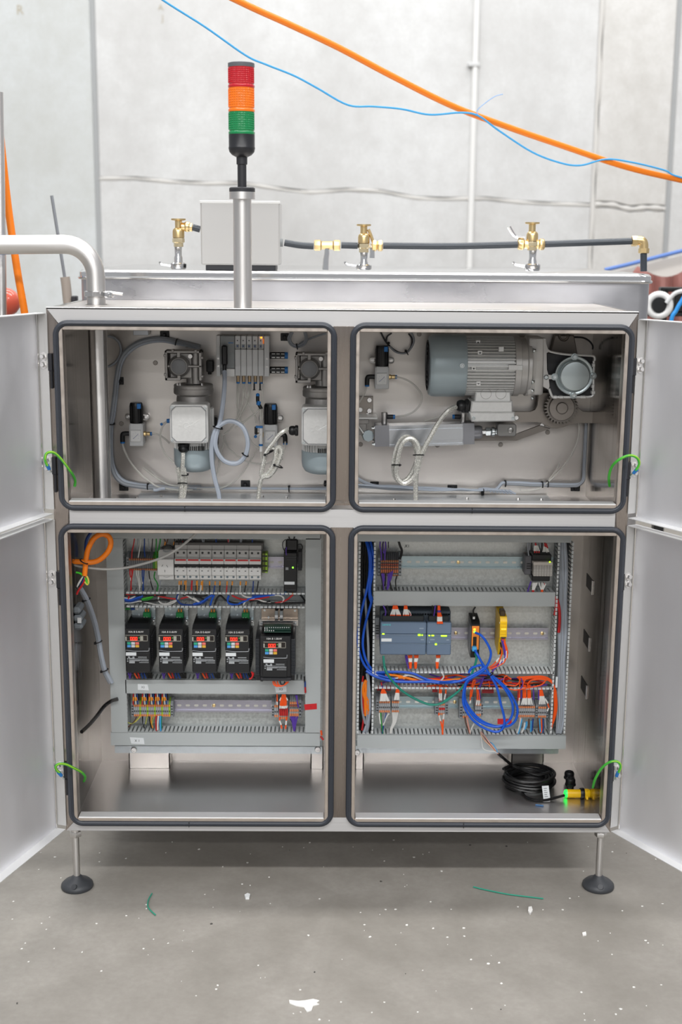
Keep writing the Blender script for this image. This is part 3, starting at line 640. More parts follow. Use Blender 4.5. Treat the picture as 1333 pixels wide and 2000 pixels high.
    for a in ((336, 796), (401.5, 797), (336, 860.5), (400.5, 861.5)): ob('lid_screw', M().cyl((X2(a[0]), yf-.003, Z2(a[1])), (X2(a[0]), yf, Z2(a[1])), 2.6*ss, n=10).box(X2(a[0])-1.6*ss, X2(a[0])+1.6*ss, yf-.0034, yf-.003, Z2(a[1])-.4*ss, Z2(a[1])+.4*ss), ZINC, tb)
    return t
g1 = gearmotor('upright gear motor with pale square terminal box left of the valve block')
g2 = dup(g1, g1.location+Vector((PL(.335, 246.5), 0, -.004)), 'upright gear motor cut off by the cabinet mullion, right of the valve block')
def gland(p, ax, r, ln, label):
    t = thing('cable_gland', label, 'cable gland', p)
    ob('dome_nut', M().lathe([(r*.95, 0), (r*1.1, ln*.06), (r*1.1, ln*.32), (r*.9, ln*.36), (r*.95, ln*.5), (r, ln*.55), (r*.95, ln*.8), (r*.75, ln*.95), (r*.6, ln)], p, ax, 12), BLK, t)
    ob('lock_nut', M().lathe([(r*1.18, ln*.1), (r*1.18, ln*.3)], p, ax, 6), BLK, t)
    return t
gland(P(358.5, 866, .275), (0, 0, -1), PL(.28, 10), PL(.28, 17), 'black cable gland under the left upright motor terminal box')
gland(P(583, 841, .272), (-1, 0, 0), PL(.28, 9.5), PL(.28, 18), 'black cable gland on the left of the second motor terminal box')
# ---- valve manifold
Yv = .37; q = bx(423, 655, 526, 735, Yv, .05); X = lambda u: P(*R2(u, 300), Yv).x; Z = lambda v: P(*R2(370, v), Yv).z
vm = thing('valve_manifold', 'pale pneumatic valve block with five slim valves hung high between the motors', 'valve block', ((q[0]+q[1])/2, Yv+.03, q[4]))
ob('back_rail', M().box(X(195), X(600), Yv+.035, YBK-.001, Z(470), Z(160), .002), ALU, vm)
ob('end_plate', M().box(X(178), X(210), Yv-.004, Yv+.045, Z(478), Z(148), .001), LGR, vm)
ob('end_plate', M().box(X(568), X(610), Yv-.002, Yv+.045, Z(478), Z(150), .001), LGR, vm)
cb = ob('control_module', M().box(X(211), X(328), Yv-.002, Yv+.045, Z(415), Z(150), .0015), GRY, vm)
ob('blue_print', M().box(X(278), X(318), Yv-.0024, Yv, Z(210), Z(204)), FITB, cb)
ob('module_base', M().box(X(256), X(328), Yv-.006, Yv+.04, Z(480), Z(417), .0015), WHT, vm)
ob('plug_connector', M().box(X(226), X(272), Yv-.022, Yv-.002, Z(385), Z(225), .003).tube([Vector((X(249), Yv-.013, Z(370))), Vector((X(246), Yv-.02, Z(470)))], .0055, 10), BLK, vm)
for i in range(5):
    a = 331+i*47.3; v_ = ob('valve_slice', M().box(X(a), X(a+44.5), Yv-.004, Yv+.045, Z(474), Z(258), .0012).box(X(a+1), X(a+43), Yv-.001, Yv+.045, Z(256), Z(150), .0012), LGR, vm)
    ob('label_strip', M().box(X(a+8), X(a+34), Yv-.0015, Yv+.001, Z(250), Z(218)), GRY, v_)
    ob('pilot_button', M().cyl((X(a+20), Yv-.003, Z(233)), (X(a+20), Yv, Z(233)), .0018, n=10), BLUD, v_)
    ob('screw', M().cyl((X(a+20), Yv-.0025, Z(188)), (X(a+20), Yv, Z(188)), .0016, n=10), DGR, v_)
    f = ob('hose_fitting', M().cyl((X(a+20), Yv+.012, Z(530)), (X(a+20), Yv+.012, Z(476)), .0044, n=12), BRZ, vm)
    ob('release_ring', M().cyl((X(a+20), Yv+.012, Z(541)), (X(a+20), Yv+.012, Z(528)), .0046, n=12), FITB, f)
for a in (485, 533): ob('blanking_plug', M().cyl((X(a), Yv+.002, Z(590)), (X(a), Yv+.002, Z(535)), .002, n=8).cyl((X(a), Yv+.002, Z(592)), (X(a), Yv+.002, Z(586)), .0036, n=10), BLK, vm)
ob('status_led', M().ball((X(545), Yv-.003, Z(162)), .0022, 8), LEDO, vm)
ob('status_led', M().box(X(558), X(566), Yv-.004, Yv-.002, Z(212), Z(172)), mat('orange_glow', 'd8702a', .4, emit=.6), vm)
for a, b in ((283, 338), (402, 458)):
    mf = ob('silencer', M().cyl((X(612), Yv+.015, Z((a+b)/2)), (X(735), Yv+.015, Z((a+b)/2)), (Z(a)-Z(b))/2, n=16), BLK, vm)
    ms = M()
    for i in range(3): ms.box(X(628+i*38), X(656+i*38), Yv+.0065, Yv+.009, Z((a+b)/2+19), Z((a+b)/2+11)); ms.box(X(628+i*38), X(656+i*38), Yv+.0068, Yv+.01, Z((a+b)/2-9), Z((a+b)/2-17))
    ob('silencer_mesh', ms, WHT, mf)
    ob('silencer_tip', M().cyl((X(735), Yv+.015, Z((a+b)/2)), (X(760), Yv+.015, Z((a+b)/2)), (Z(a)-Z(b))/2*1.02, n=16), FITB, mf)
for a in ((592, 333), (592, 398), (195, 335), (195, 395)): ob('mounting_screw', M().bolt((X(a[0]), Yv-.004, Z(a[1])), (0, -1, 0), .0018, .003), S_TUBE, vm)
# ---- small pneumatic pieces
def Pz(R, u, v, Y): return P(*R(u, v), Y)
t = thing('flow_valve', 'small white valve with blue collars hanging before the second regulator', 'air valve', Pz(R2, 530, 1090, .35))
ob('body', M().cyl(Pz(R2, 541, 1090, .35), Pz(R2, 541, 1045, .35), .0042, n=12).cyl(Pz(R2, 541, 1028, .35), Pz(R2, 541, 900, .35), .0052, n=14).cyl(Pz(R2, 541, 945, .35), Pz(R2, 505, 968, .335), .0035, n=10), WHT, t)
ob('blue_collar', M().cyl(Pz(R2, 541, 1045, .35), Pz(R2, 541, 1030, .35), .0054, n=14).box(*bx(*R2(500, 884), *R2(556, 900), .345, .01)), FITB, t)
ob('blue_knob', M().ball(Pz(R2, 497, 970, .33), .0042, 10), FITB, t)
ob('black_union', M().box(*bx(*R2(489, 890), *R2(512, 952), .352, .012), .001), BLK, t)
t = thing('inline_connector', 'black hose connector with blue rings above the white flow valve', 'air fitting', Pz(R2, 520, 690, .36))
ob('body', M().tube([Pz(R2, 515, 640, .36), Pz(R2, 518, 690, .36), Pz(R2, 545, 745, .36)], .0048, 10), BLK, t)
ob('ring', M().ball(Pz(R2, 516, 632, .36), .0052, 10), FITB, t)
ob('ring', M().cyl(Pz(R2, 518, 712, .355), Pz(R2, 528, 682, .355), .0056, n=12), FITB, t)
t = thing('push_fitting', 'blue-ended push fitting peeping out left of the first motor terminal box', 'air fitting', Pz(R1, 1000, 990, .36))
ob('body', M().cyl(Pz(R1, 1035, 985, .36), Pz(R1, 1005, 988, .36), .0058, n=12), FITB, t)
ob('stem', M().tube([Pz(R1, 1005, 990, .36), Pz(R1, 975, 1008, .36), Pz(R1, 950, 1018, .36)], .0022, 8), CLEAR, t)
ob('small_end', M().cyl(Pz(R1, 968, 1010, .36), Pz(R1, 950, 1020, .36), .0034, n=10), FITB, t)
one('valve_coil', M().box(*bx(403, 704, 417, 727, .40, .03), .002).cyl(P(410, 731, .41), P(410, 726, .41), .005, n=10), BLK, 'black solenoid beside the first gearbox, left of the valve block', 'solenoid')
one('black_valve_block', M().box(*bx(412, 815, 425, 872, .41, .035), .002), BLK, 'black upright block half hidden behind the grey cable loop', 'air valve')
# ---- cables and hoses, left opening
def cable(name, label, cat, R, s, Y, r, mt, group=None, n=8):
    return one(name, M().tube(cv(R, s, Y), r, n), mt, label, cat, group)
def loom(name, label, cat, runs, part='wire', group=None):   # one loom, its wires as parts: (R, pts, Y, r, material)
    p0 = cv(runs[0][0], runs[0][1], runs[0][2])[0]
    t = thing(name, label, cat, p0, group)
    for R, s, Y, r, mt in runs: ob(part, M().tube(cv(R, s, Y), r, 7), mt, t)
    return t
YC = .435
t = loom('grey_cable_run', 'grey cables sweeping from the roof down the rear sheet and along its foot', 'cable', [
    (R1, '1290,345 1180,318 1080,295 970,272 850,280 740,315 640,390 590,490 565,620 552,740 530,920 515,1010 508,1120 512,1280 525,1380 560,1470 620,1525 700,1548 850,1568 1020,1575 1300,1570', YC, .0062, GRW),
    (R1, '1290,352 1180,330 1080,312 970,292 860,300 750,335 655,410 605,500 580,620 566,740 545,920 528,1010 520,1120 522,1280 540,1380 580,1460 640,1510 720,1532 860,1552 1020,1560 1300,1558', YC+.004, .005, GRWL),
    (R2, '0,1388 150,1390 300,1388 415,1388 600,1390 770,1392 900,1390 1075,1385 1150,1385', YC, .0036, GRW),
    (R2, '0,1402 150,1402 300,1400 415,1402 600,1400 770,1400 900,1402 1075,1398 1150,1398', YC-.003, .003, GRWL),
    (R1, '990,1572 950,1575 920,1620 890,1680', .40, .0042, GRWL)], 'cable')
for R, u, v, ax in ((R1, 1085, 303, (1, 0, -.3)), (R1, 838, 1556, (1, 0, 0)), (R1, 525, 1015, (0, 0, 1)), (R2, 770, 1395, (1, 0, 0))): tie(P(*R(u, v), YC-.002), ax, .0085, t)
for i, (R, u, v, w) in enumerate(((R1, 985, 240, 18), (R1, 600, 640, 13), (R1, 630, 1560, 18), (R2, 735, 160, 16), (R2, 415, 1358, 18), (R2, 1066, 1352, 5))):
    mount(*R(u, v), ['black tie mount under the roof above the first gearbox', 'black tie mount on the sheet above the left regulator', 'black tie mount low down at the cable bend by the bent pipe', 'black tie mount beside the small cable coil at the top', 'black tie mount on the bottom cables between the motors', 'black tie mount cut off by the mullion edge at the bottom cables'][i], w, 15 if w > 8 else 11)
cable('cable_coil', 'thin pale cable coiled against the pipe near the roof', 'cable', R1, '490,250 545,265 590,310 605,380 580,450 530,500 490,515', YC, .0034, GRW)
t = loom('grey_cable_coil', 'small grey cable coil hung beside the second gearbox at the roof', 'cable', [(R2, '790,120 765,170 785,220 830,240 885,225 915,180 905,120', .40, .0032, GRW), (R2, '800,120 778,170 795,212 832,228 880,215 905,175 895,120', .398, .0032, GRW), (R2, '840,240 880,200 1000,150 1075,130', .41, .0028, GRW)], 'cable')
tie(P(*R2(835, 238), .398), (1, 0, .2), .007, t)
Yl = .262
t = loom('grey_loop_cable', 'fat pale grey cable looped below the valve block connector', 'cable', [
    (R2, '246,440:.335 247,520:.31 242,610:.28 230,720 212,830 195,900 178,960 170,1030 190,1100 240,1165 310,1190 370,1175 415,1120 435,1040 425,960 390,890 330,850 270,845 220,870 180,905 155,960 140,1040 140,1130 150,1230 170,1330 195,1420 205,1490', Yl, .0062, GRWL),
    (R2, '196,905 180,945 165,1010 175,1080 215,1145 280,1180 330,1182', Yl+.014, .0055, GRWL)], 'cable')
tie(P(*R2(190, 897), Yl), (.3, 0, 1), .013, t); tie(P(*R2(412, 1118), Yl), (.6, 0, 1), .009, t)
CL = .0024
t = loom('air_hose_bundle', 'clear air hoses fanning down from the valve block', 'air hose', [
    (R2, '350,540 348,650 350,720 375,820 420,930 480,1030 545,1070', .40, CL, CLEAR), (R2, '362,540 360,640 355,740 345,830 290,910 245,950', .395, CL, CLEAR),
    (R2, '397,540 398,620 385,720 350,810 330,850', .39, CL, CLEAR), (R2, '410,540 415,620 440,700 490,790 505,860', .392, CL, CLEAR),
    (R2, '443,540 440,620 420,700 380,780 345,850', .388, CL, CLEAR), (R2, '457,540 452,620 430,700 395,770 360,800', .394, CL, CLEAR),
    (R2, '490,780 440,820 390,860 330,900', .375, CL, CLEAR), (R2, '545,720 500,780 430,830 375,865', .37, CL, CLEAR),
    (R2, '535,745 540,820 541,890', .355, CL, CLEAR), (R2, '560,540 556,620 552,740 552,830 548,890', .38, CL, CLEAR),
    (R2, '240,960 270,1050 330,1110 400,1160 480,1185 560,1192 640,1170 720,1150', .42, CL, CLEAR), (R2, '541,1095 545,1150 556,1230', .35, CL, CLEAR),
    (R2, '210,1400 300,1350 370,1290 430,1210 470,1140 520,1070', .425, CL, CLEAR), (R2, '20,1440 120,1425 210,1400', .425, CL, CLEAR),
    (R2, '200,1180 215,1100 235,1020 215,940', .40, CL, CLEAR), (R2, '180,1290 200,1210 225,1130', .40, .003, CLEAR)], 'hose')
cable('clear_hose', 'clear hose from the left regulator elbow down to the bottom cables', 'air hose', R1, '617,1175 635,1240 680,1330 750,1420 840,1500 920,1555 1010,1575 1100,1600 1230,1625', .405, .0027, CLEAR)
cable('clear_hose', 'clear hose from the left regulator fitting behind the first motor', 'air hose', R1, '870,1095 930,1105 985,1140 1030,1180', .405, .0027, CLEAR)
cable('clear_hose', 'clear hose bowing down left of the first motor fan cowl', 'air hose', R1, '1005,992 965,1040 948,1110 955,1190 985,1260 1035,1320 1100,1370', .36, .0026, CLEAR)
cable('clear_hose', 'faint clear hose curving low behind the first fan cowl', 'air hose', R1, '800,1390 900,1470 1000,1530 1080,1550 1200,1560', .43, .0026, CLEAR)
t = loom('braided_motor_cable', 'silvery braided cables falling from the first motor gland to the shelf', 'cable', [
    (R1, '1147,1250:.275 1145,1330 1140,1420 1135,1530 1130,1610 1135,1665', .27, .0058, BRAID), (R1, '1150,1390 1165,1450 1168,1530 1160,1610 1150,1665', .275, .0052, BRAID), (R1, '1098,1390 1110,1450 1120,1530 1125,1610 1120,1665', .28, .0052, BRAID)], 'cable')
tie(P(*R1(1140, 1530), .272), (0, .3, 1), .012, t); tie(P(*R1(1160, 1455), .27), (0, 0, 1), .009, t)
t = loom('braided_loop_cable', 'silvery braided cable knotted in loops below the second motor gland', 'cable', [
    (R2, '772,912:.272 730,925 685,960 650,1010 610,1060 580,1110 565,1180 550,1240 545,1290 590,1270 630,1220 655,1150 665,1080 690,1055 710,1090 690,1160 660,1230 610,1290 560,1300 540,1330 528,1400 522,1480', .262, .0058, BRAID),
    (R2, '615,1055 650,1070 675,1110 665,1180 640,1230', .27, .0055, BRAID)], 'cable')
tie(P(*R2(605, 1100), .26), (.5, 0, -1), .014, t); tie(P(*R2(680, 1208), .26), (-.4, 0, -1), .013, t)
cable('clear_hose', 'clear hose rising from the braided loops to a black elbow', 'air hose', R2, '740,1010 735,1050 715,1120 690,1180', .35, .0026, CLEAR)
for R, u, v in ((R1, 905, 483), (R1, 1178, 330), (R1, 610, 1010), (R3, 160, 1140), (R4, 160, 1035), (R4, 543, 935), (R3, 850, 1148), (R3, 685, 150)):
    m = M().lathe([(.0065, 0), (.0065, .0012), (.0055, .0024), (.003, .0024), (.003, .0008)], P(*R(u, v), YBK), (0, -1, 0), 16)
    ob('rear_sheet_bolt', m, mat('bolt_dull_steel', '9b958f', .4, .9), cab)
br = M()                                          # pale foot flange of the inner plates, with bolts
for x0, x1 in ((270, 636), (700, 1075)):
    a, b = P(x0, 968, .40), P(x1, 968, .40); br.box(a.x, b.x, .30, .44, .969, .973, .001)
ob('foot_flange', br, mat('pale_flange', 'cfd2d4', .35, .6), cab)
for px_, py in ((268, 971), (315, 970), (513, 971), (560, 973), (770, 977), (913, 975), (1013, 976), (1058, 977)):
    p = PZ(px_, py, .973); ob('flange_bolt', M().bolt((p.x, min(max(p.y, .1), .42), .972), (0, 0, 1), .004, .006), S_TUBE, cab)
one('roof_bracket', M().box(*bx(260, 645, 290, 655, .41, .03), .001), ALU, 'small grey bracket under the roof above the left opening cables', 'bracket')
# ---- right-hand opening: flat gear motor, cylinder, gear
Yc = .33; s = PL(Yc, 1)
def T(x, y, Y=Yc): return P(x, y, Y)
LINKM = mat('machined_plate', '9a938c', .42, .85)
Yp = .405
pl = [R4(*p) for p in ((150, 770), (400, 768), (440, 750), (458, 715), (465, 660), (470, 610), (770, 610), (775, 690), (790, 730), (830, 765), (900, 770), (940, 772), (968, 790), (978, 815), (970, 842), (945, 860), (900, 862), (790, 862), (720, 872), (670, 893), (620, 902), (570, 897), (530, 880), (490, 858), (450, 853), (150, 853))]
pts = [(P(x, y, Yp).x, P(x, y, Yp).z) for x, y in pl]
lk = thing('bearing_plate', 'dark machined plate with a rounded ear behind the toothed gear', 'machine plate', (P(1097, 800, Yp).x, Yp, P(1097, 830, Yp).z))
ob('plate', M().prism(pts[::-1], Yp, Yp+.012, 'y', .0015), LINKM, lk)
for u, v in ((940, 815), (288, 815), (495, 880)): ob('plate_bolt', M().lathe([(.0068, 0), (.0068, .003), (.0055, .004), (.003, .004), (.003, .002)], P(*R4(u, v), Yp), (0, -1, 0), 16), S_TUBE, lk)
for u, v in ((940, 815), (300, 815)): ob('standoff', M().cyl(P(*R4(u, v), Yp+.010), Vector((P(*R4(u, v), Yp).x, YBK-.001, P(*R4(u, v), Yp).z)), .009, n=14), LINKM, lk)
bar = [(P(x, y, .395).x, P(x, y, .395).z) for x, y in ((926, 862), (1008, 861), (1060, 838), (1075, 826), (1086, 838), (1014, 860), (1008, 860), (1012, 861), (1010, 860.5))][:3]
ba = [R4(*p) for p in ((-60, 962), (285, 950), (480, 878), (565, 905), (290, 1002), (-60, 1006))]
one('torque_arm', M().prism([(P(x, y, .393).x, P(x, y, .393).z) for x, y in ba][::-1], .393, .401, 'y', .001), mat('arm_steel', '88827c', .42, .85), 'long bent steel arm sloping up behind the cylinder clevis to the gear', 'machine arm')
# gear
gc = P(1097, 796, .375); g = thing('toothed_gear', 'dark toothed gear wheel on a shaft under the round gearbox cover', 'gear', gc)
ro, ri = 33*s, 28.5*s; poly = []
for i in range(30):
    for f, r_ in ((0, ri), (.22, ri), (.34, ro), (.66, ro), (.78, ri)): a = 2*pi*(i+f)/30; poly.append((gc.x+r_*cos(a), gc.z+r_*sin(a)))
ob('gear_wheel', M().prism(poly, .372, .396), mat('gear_steel', '85807b', .4, .85), g)
ob('hub', M().lathe([(25*s, 0), (25*s, .008), (24*s, .010), (12.5*s, .010), (12.5*s, .006)], (gc.x, .374, gc.z), (0, -1, 0), 32), mat('gear_hub_steel', '9c958f', .4, .85), g)
ob('shaft', M().lathe([(11*s, 0), (11*s, .012), (10*s, .0135)], (gc.x, .374, gc.z), (0, -1, 0), 24), mat('gear_hub_steel', '9c958f', .4, .85), g)
# motor
zc = T(950, 714).z; X = lambda x: T(x, 714).x; Z = lambda y: T(950, y).z; ax = lambda x0: (X(x0), Yc, zc)
m = thing('gear_motor', 'large horizontal gear motor with round zinc cover under the roof', 'gear motor', (X(980), Yc, Z(824)))
H = lambda prof, n=48: M().lathe([(r*s, X(x)-X(prof[0][1])) for r, x in prof], ax(prof[0][1]), (1, 0, 0), n)
ob('fan_cowl', H([(50, 836), (56, 838), (59, 843), (59.5, 850), (59.5, 906), (58, 908)]), COWL, m)
gr = M()
for i in range(5): gr.torus((X(836)-.0004, Yc, zc), (1, 0, 0), (10+i*9)*s, 1.6*s, 28, 5)
for i in range(6):
    a = pi*i/6; gr.box(X(835)-.001, X(836), Yc-.0008, Yc+.0008, zc-48*s, zc+48*s)
ob('fan_grille', gr, DGR, m)
ob('cowl_screw', M().bolt((X(897), Yc-59.5*s, Z(709)), (0, -1, 0), 3*s, .004), ZINC, m)
st = M().cyl((X(905), Yc, zc), (X(1002), Yc, zc), 49*s, n=40)
for i in range(26):
    a = radians(95+i*170/25); c, d = cos(a), sin(a); h_ = .0013
    st.prism([(Yc+c*r_*s-d*k*h_, zc+d*r_*s+c*k*h_) for r_, k in ((48, -1), (57, -1), (57, 1), (48, 1))], X(908), X(1000), 'x')
so = ob('finned_stator', st, CASTL, m)
for u, v, w, h in ((1200, 300, 46, 44), (1195, 570, 50, 40), (1145, 435, 44, 52), (1190, 215, 40, 46)):
    x, y = R3(u, v); dz = (714-y)*s; yy = Yc-math.sqrt(max((57*s)**2-min(dz*dz, (50*s)**2), 1e-6)); k = ob('cast_lug', M().box(X(x-4), X(x+5), yy, yy+.01, Z(y+4.5), Z(y-4.5), .001), CASTL, m); ob('lug_screw', M().cyl((X(x+.5), yy-.0008, Z(y)), (X(x+.5), yy, Z(y)), 1.6*s, n=10), DGR, k)
for x_, y in ((991, 712), (971, 677)): ob('cast_lug', M().box(X(x_-5), X(x_+22 if x_ > 980 else x_+5), Yc-58*s, Yc-52*s, Z(y+5), Z(y-5), .001), CASTL, m)
ob('drive_flange', H([(52, 999), (57.5, 1001), (57.5, 1012), (54, 1013), (54, 1024), (57, 1026), (57, 1032)]), mat('cast_aluminium_mid', 'c2c0bd', .4, .5), m)
for y in (680, 740, 757, 771): ob('flange_bolt', M().bolt((X(1033), Yc-48*s, Z(y)), (1, 0, 0), 3*s, .007), ZINC, m)
Yg = Yc-.055; X2 = lambda x: P(x, 720, Yg).x; Z2 = lambda y: P(1060, y, Yg).z
ob('adapter_housing', M().prism(rrect(X2(1033), X2(1063), Z2(772), Z2(660), .006, 4), Yg, Yc+.04, 'y', .003), mat('cast_aluminium_mid', 'c2c0bd', .4, .5), m)
ob('adapter_rib', M().box(X2(1047), X2(1048.5), Yg-.0015, Yg+.01, Z2(770), Z2(662)), mat('cast_aluminium_mid', 'c2c0bd', .4, .5), m)
def poly(pts, Y): return [(P(*q, Y).x, P(*q, Y).z) for q in pts]
Zf = zr(1020, 640, 6.348)
side = poly([Zf(*p) for p in ((262, 128), (290, 132), (300, 200), (325, 265), (360, 285), (330, 300), (304, 312), (310, 520), (330, 590), (345, 730), (330, 770), (262, 732))], Yg)
ob('side_cheek', M().prism(side[::-1], Yg-.002, Yg+.03, 'y', .001), mat('cast_aluminium_mid', 'c2c0bd', .4, .5), m)
def ribtube(pts, w): return M().tube([P(*Zf(*p), Yg+.006) for p in pts], w*s, 8)
ob('gearbox_rim', ribtube([(325, 288), (420, 312), (560, 332), (700, 340), (820, 345), (885, 352), (905, 375), (905, 410)], 2.2), CASTL, m)
ob('gearbox_rim', ribtube([(893, 410), (893, 500), (888, 600), (888, 700), (885, 790), (884, 830), (865, 852), (830, 858)], 2.4), CASTL, m)
ob('gearbox_rim', ribtube([(830, 860), (600, 862), (410, 860), (375, 848), (350, 790), (338, 755)], 2.4), CASTL, m)
for a in ((872, 445, 912, 490), (868, 705, 905, 752), (868, 785, 912, 830), (385, 845, 440, 882), (470, 848, 520, 880), (730, 845, 800, 880)): ob('rim_boss', M().b6(bx(*Zf(a[0], a[1]), *Zf(a[2], a[3]), Yg, .022), .0015), CASTL, m)
ob('gearbox_core', M().prism(poly([Zf(*p) for p in ((310, 320), (880, 370), (880, 850), (385, 850), (330, 740))], Yg+.03)[::-1], Yg+.03, Yc+.04), mat('gearbox_inner_dark', '3a3b3e', .5, .3), m)
cc = P(*Zf(655, 600), Yg-.004)
cv_ = ob('round_cover', M().lathe([(36*s, 0), (37*s, .003), (36*s, .007), (31*s, .007), (29*s, .005)], (cc.x, cc.y+.012, cc.z), (0, -1, 0), 48), mat('zinc_cover_rim', 'b4bec0', .28, .8), m)
ob('cover_cap', M().lathe([(28.5*s, 0), (28.5*s, .012), (26.5*s, .0155), (20*s, .0165)], (cc.x, cc.y+.008, cc.z), (0, -1, 0), 48), mat('zinc_cover', 'c3ced0', .3, .6), cv_)
for u, v in ((655, 362), (405, 610), (885, 597), (640, 838)):
    p = P(*Zf(u, v), Yg-.001); e = ob('cover_ear', M().cyl((p.x, p.y+.012, p.z), p, 6.5*s, n=18), mat('zinc_cover_rim', 'b4bec0', .28, .8), m)
    ob('ear_bolt', M().lathe([(4.2*s, 0), (4.2*s, .003), (3.6*s, .006), (1.8*s, .006), (1.8*s, .003)], p, (0, -1, 0), 14), ZINC, e)
p = P(*Zf(300, 613), Yg-.003); ob('cheek_bolt', M().lathe([(4.6*s, 0), (4.6*s, .003), (3*s, .005)], p, (0, -1, 0), 16), ZINC, m)
ob('strut', M().box(*bx(*Zf(300, 585), *Zf(400, 640), Yg+.001, .01), .001), CASTL, m)
tb = M().prism(poly([(930, 765), (998, 765), (999, 786), (927, 786)], Yc-.05)[::-1], Yc-.05, Yc+.03, 'y', .003)
t_ = ob('terminal_box', tb, CASTL, m)
ob('box_body', M().prism(poly([(922, 784), (1002, 784), (1002, 806), (919, 806)], Yc-.062)[::-1], Yc-.062, Yc+.03, 'y', .003), CASTL, t_)
ob('box_lid', M().prism(poly([(917, 805), (1006, 805), (1008, 823), (922, 824)], Yc-.066)[::-1], Yc-.066, Yc+.035, 'y', .003), CASTL, t_)
for x_ in (950, 979): ob('knockout', M().torus(P(x_, 769, Yc-.0505), (0, 1, 0), 10*s, .0006, 24, 4), CAST, t_)
for x_ in (926, 1003): ob('lid_screw', M().bolt(P(x_, 817, Yc-.066), (0, -1, 0), 2.4*s, .003), ZINC, t_)
for x_ in (930, 990): ob('motor_foot', M().box(X(x_)-.01, X(x_)+.01, Yc+.02, YBK-.001, Z(740), Z(690)), CAST, m)
gland(P(917, 793, Yc-.035), (-1, 0, 0), 12*s, 24*s, 'black cable gland left of the horizontal motor terminal box')
# cylinder
Ys = .375; c0, c1 = P(732, 849, Ys), P(925, 844, Ys); d = (c1-c0).normalized(); upv = Vector((0, -1, 0)).cross(d).normalized()*-1
if upv.z < 0: upv = -upv
def along(t_, y=0, z=0): return c0+d*t_+Vector((0, y, 0))+upv*z
cyl = thing('air_cylinder', 'square aluminium air cylinder lying under the horizontal motor', 'air cylinder', c0)
Ln = (c1-c0).length; hz, hy = 20.5*s, .028
def bar_(m_, t0, t1, y0, y1, z0, z1):
    v = [along(t, y, z) for t in (t0, t1) for y in (y0, y1) for z in (z0, z1)]
    return m_.add(v, [(0, 1, 3, 2), (4, 6, 7, 5), (0, 4, 5, 1), (2, 3, 7, 6), (0, 2, 6, 4), (1, 5, 7, 3)])
bd = bar_(M(), 28*s, Ln-22*s, -hy+.004, hy, -hz+.003, hz-.003)
for z0, z1 in ((-.0325, -.0265), (-.016, .017), (.0235, .029)): bar_(bd, 28*s, Ln-22*s, -hy, hy-.004, z0*hz/.0305, z1*hz/.0305)
ob('barrel', bd, mat('anodised_barrel', 'c9cdd2', .24, .8), cyl)
ob('end_cap', bar_(M(), 0, 28*s, -hy-.001, hy, -hz, hz), ALUD, cyl); ob('end_cap', bar_(M(), Ln-22*s, Ln, -hy-.001, hy, -hz, hz), ALUD, cyl)
for z_ in (-.78, .78): ob('tie_bolt', M().bolt(along(0, -.02, hz*z_), -d, 3*s, 6*s), ZINC, cyl)
ob('rod_collar', M().lathe([(13*s, 0), (13*s, 12*s), (11*s, 17*s)], along(Ln), d, 24), ALUD, cyl)
ob('piston_rod', M().lathe([(5*s, 0), (5*s, 52*s)], along(Ln), d, 16), S_POL, cyl)
ob('rod_nut', M().lathe([(9*s, 0), (9*s, 9*s)], along(Ln+24*s), d, 6), ZINC, cyl); ob('rod_coupling', M().lathe([(7*s, 0), (9.5*s, 2*s), (9.5*s, 7*s), (7*s, 9*s), (7*s, 14*s)], along(Ln+34*s), d, 20), ZINC, cyl)
q = bx(972, 828, 1009, 852, .352, .03); cl = ob('clevis', M().prism(rrect(q[0], q[1], q[4], q[5], .006, 4), .350, .39, 'y', .0015), mat('clevis_grey', '8e8d8b', .4, .7), cyl)
pc = P(998, 840, .349); ob('clevis_pin', M().lathe([(5.5*s, 0), (5.5*s, .004), (4.5*s, .005)], (pc.x, .351, pc.z), (0, -1, 0), 18), mat('clevis_pin_steel', 'a5a4a2', .3, .9), cl)
for x_, sgn, nm in ((751, 1, 'left'), (905, -1, 'right')):
    b0 = P(x_, 828, .37); t = ob('port_fitting', M().lathe([(5.5*s, 0), (5.5*s, 17*s), (6*s, 18*s), (6*s, 22*s), (5*s, 23*s)], b0, (0, 0, 1), 16), S_TUBE, cyl)
    p1 = b0+Vector((0, 0, 14*s)); f_ = ob('side_port', M().lathe([(4*s, 5*s), (4.6*s, 6*s), (4.6*s, 16*s), (4*s, 18*s)], p1, (sgn, 0, 0), 14), DGR, cyl); ob('release_ring', M().cyl(p1+Vector((sgn*17*s, 0, 0)), p1+Vector((sgn*21*s, 0, 0)), 4.3*s, n=14), FITB, f_)
bk = thing('cylinder_bracket', 'grey bolted bracket holding the left end of the air cylinder', 'bracket', P(716, 828, .42))
ob('back_plate', M().b6(bx(690, 774, 729, 817, .435, .0135), .001), LINKM, bk)
ob('shelf', M().b6(bx(690, 815, 738, 819, .36, .08), .001), CASTL, bk); ob('shelf_block', M().b6(bx(690, 819, 721, 828, .37, .05), .001), CAST, bk)
for a in ((704, 800), (722, 781), (722, 802), (718, 811)): ob('bracket_bolt', M().lathe([(.007, 0), (.007, .005), (.006, .006), (.003, .006), (.003, .003)], P(*a, .435), (0, -1, 0), 14), S_TUBE, bk)
ob('hinge_fork', M().box(*bx(700, 828, 716, 850, .37, .02), .001), CAST, bk)
ob('eye_nut', M().lathe([(.0155, -.008), (.0165, -.004), (.0165, .004), (.0155, .008)], P(719, 851, .365), (.2, -1, .1), 8), mat('zinc_nut', 'b9c4c6', .25, .9), bk)
ob('linkage_rod', M().tube([P(700, 832, .362), P(716, 852, .36), P(735, 862, .365)], .003, 8), S_TUBE, bk)
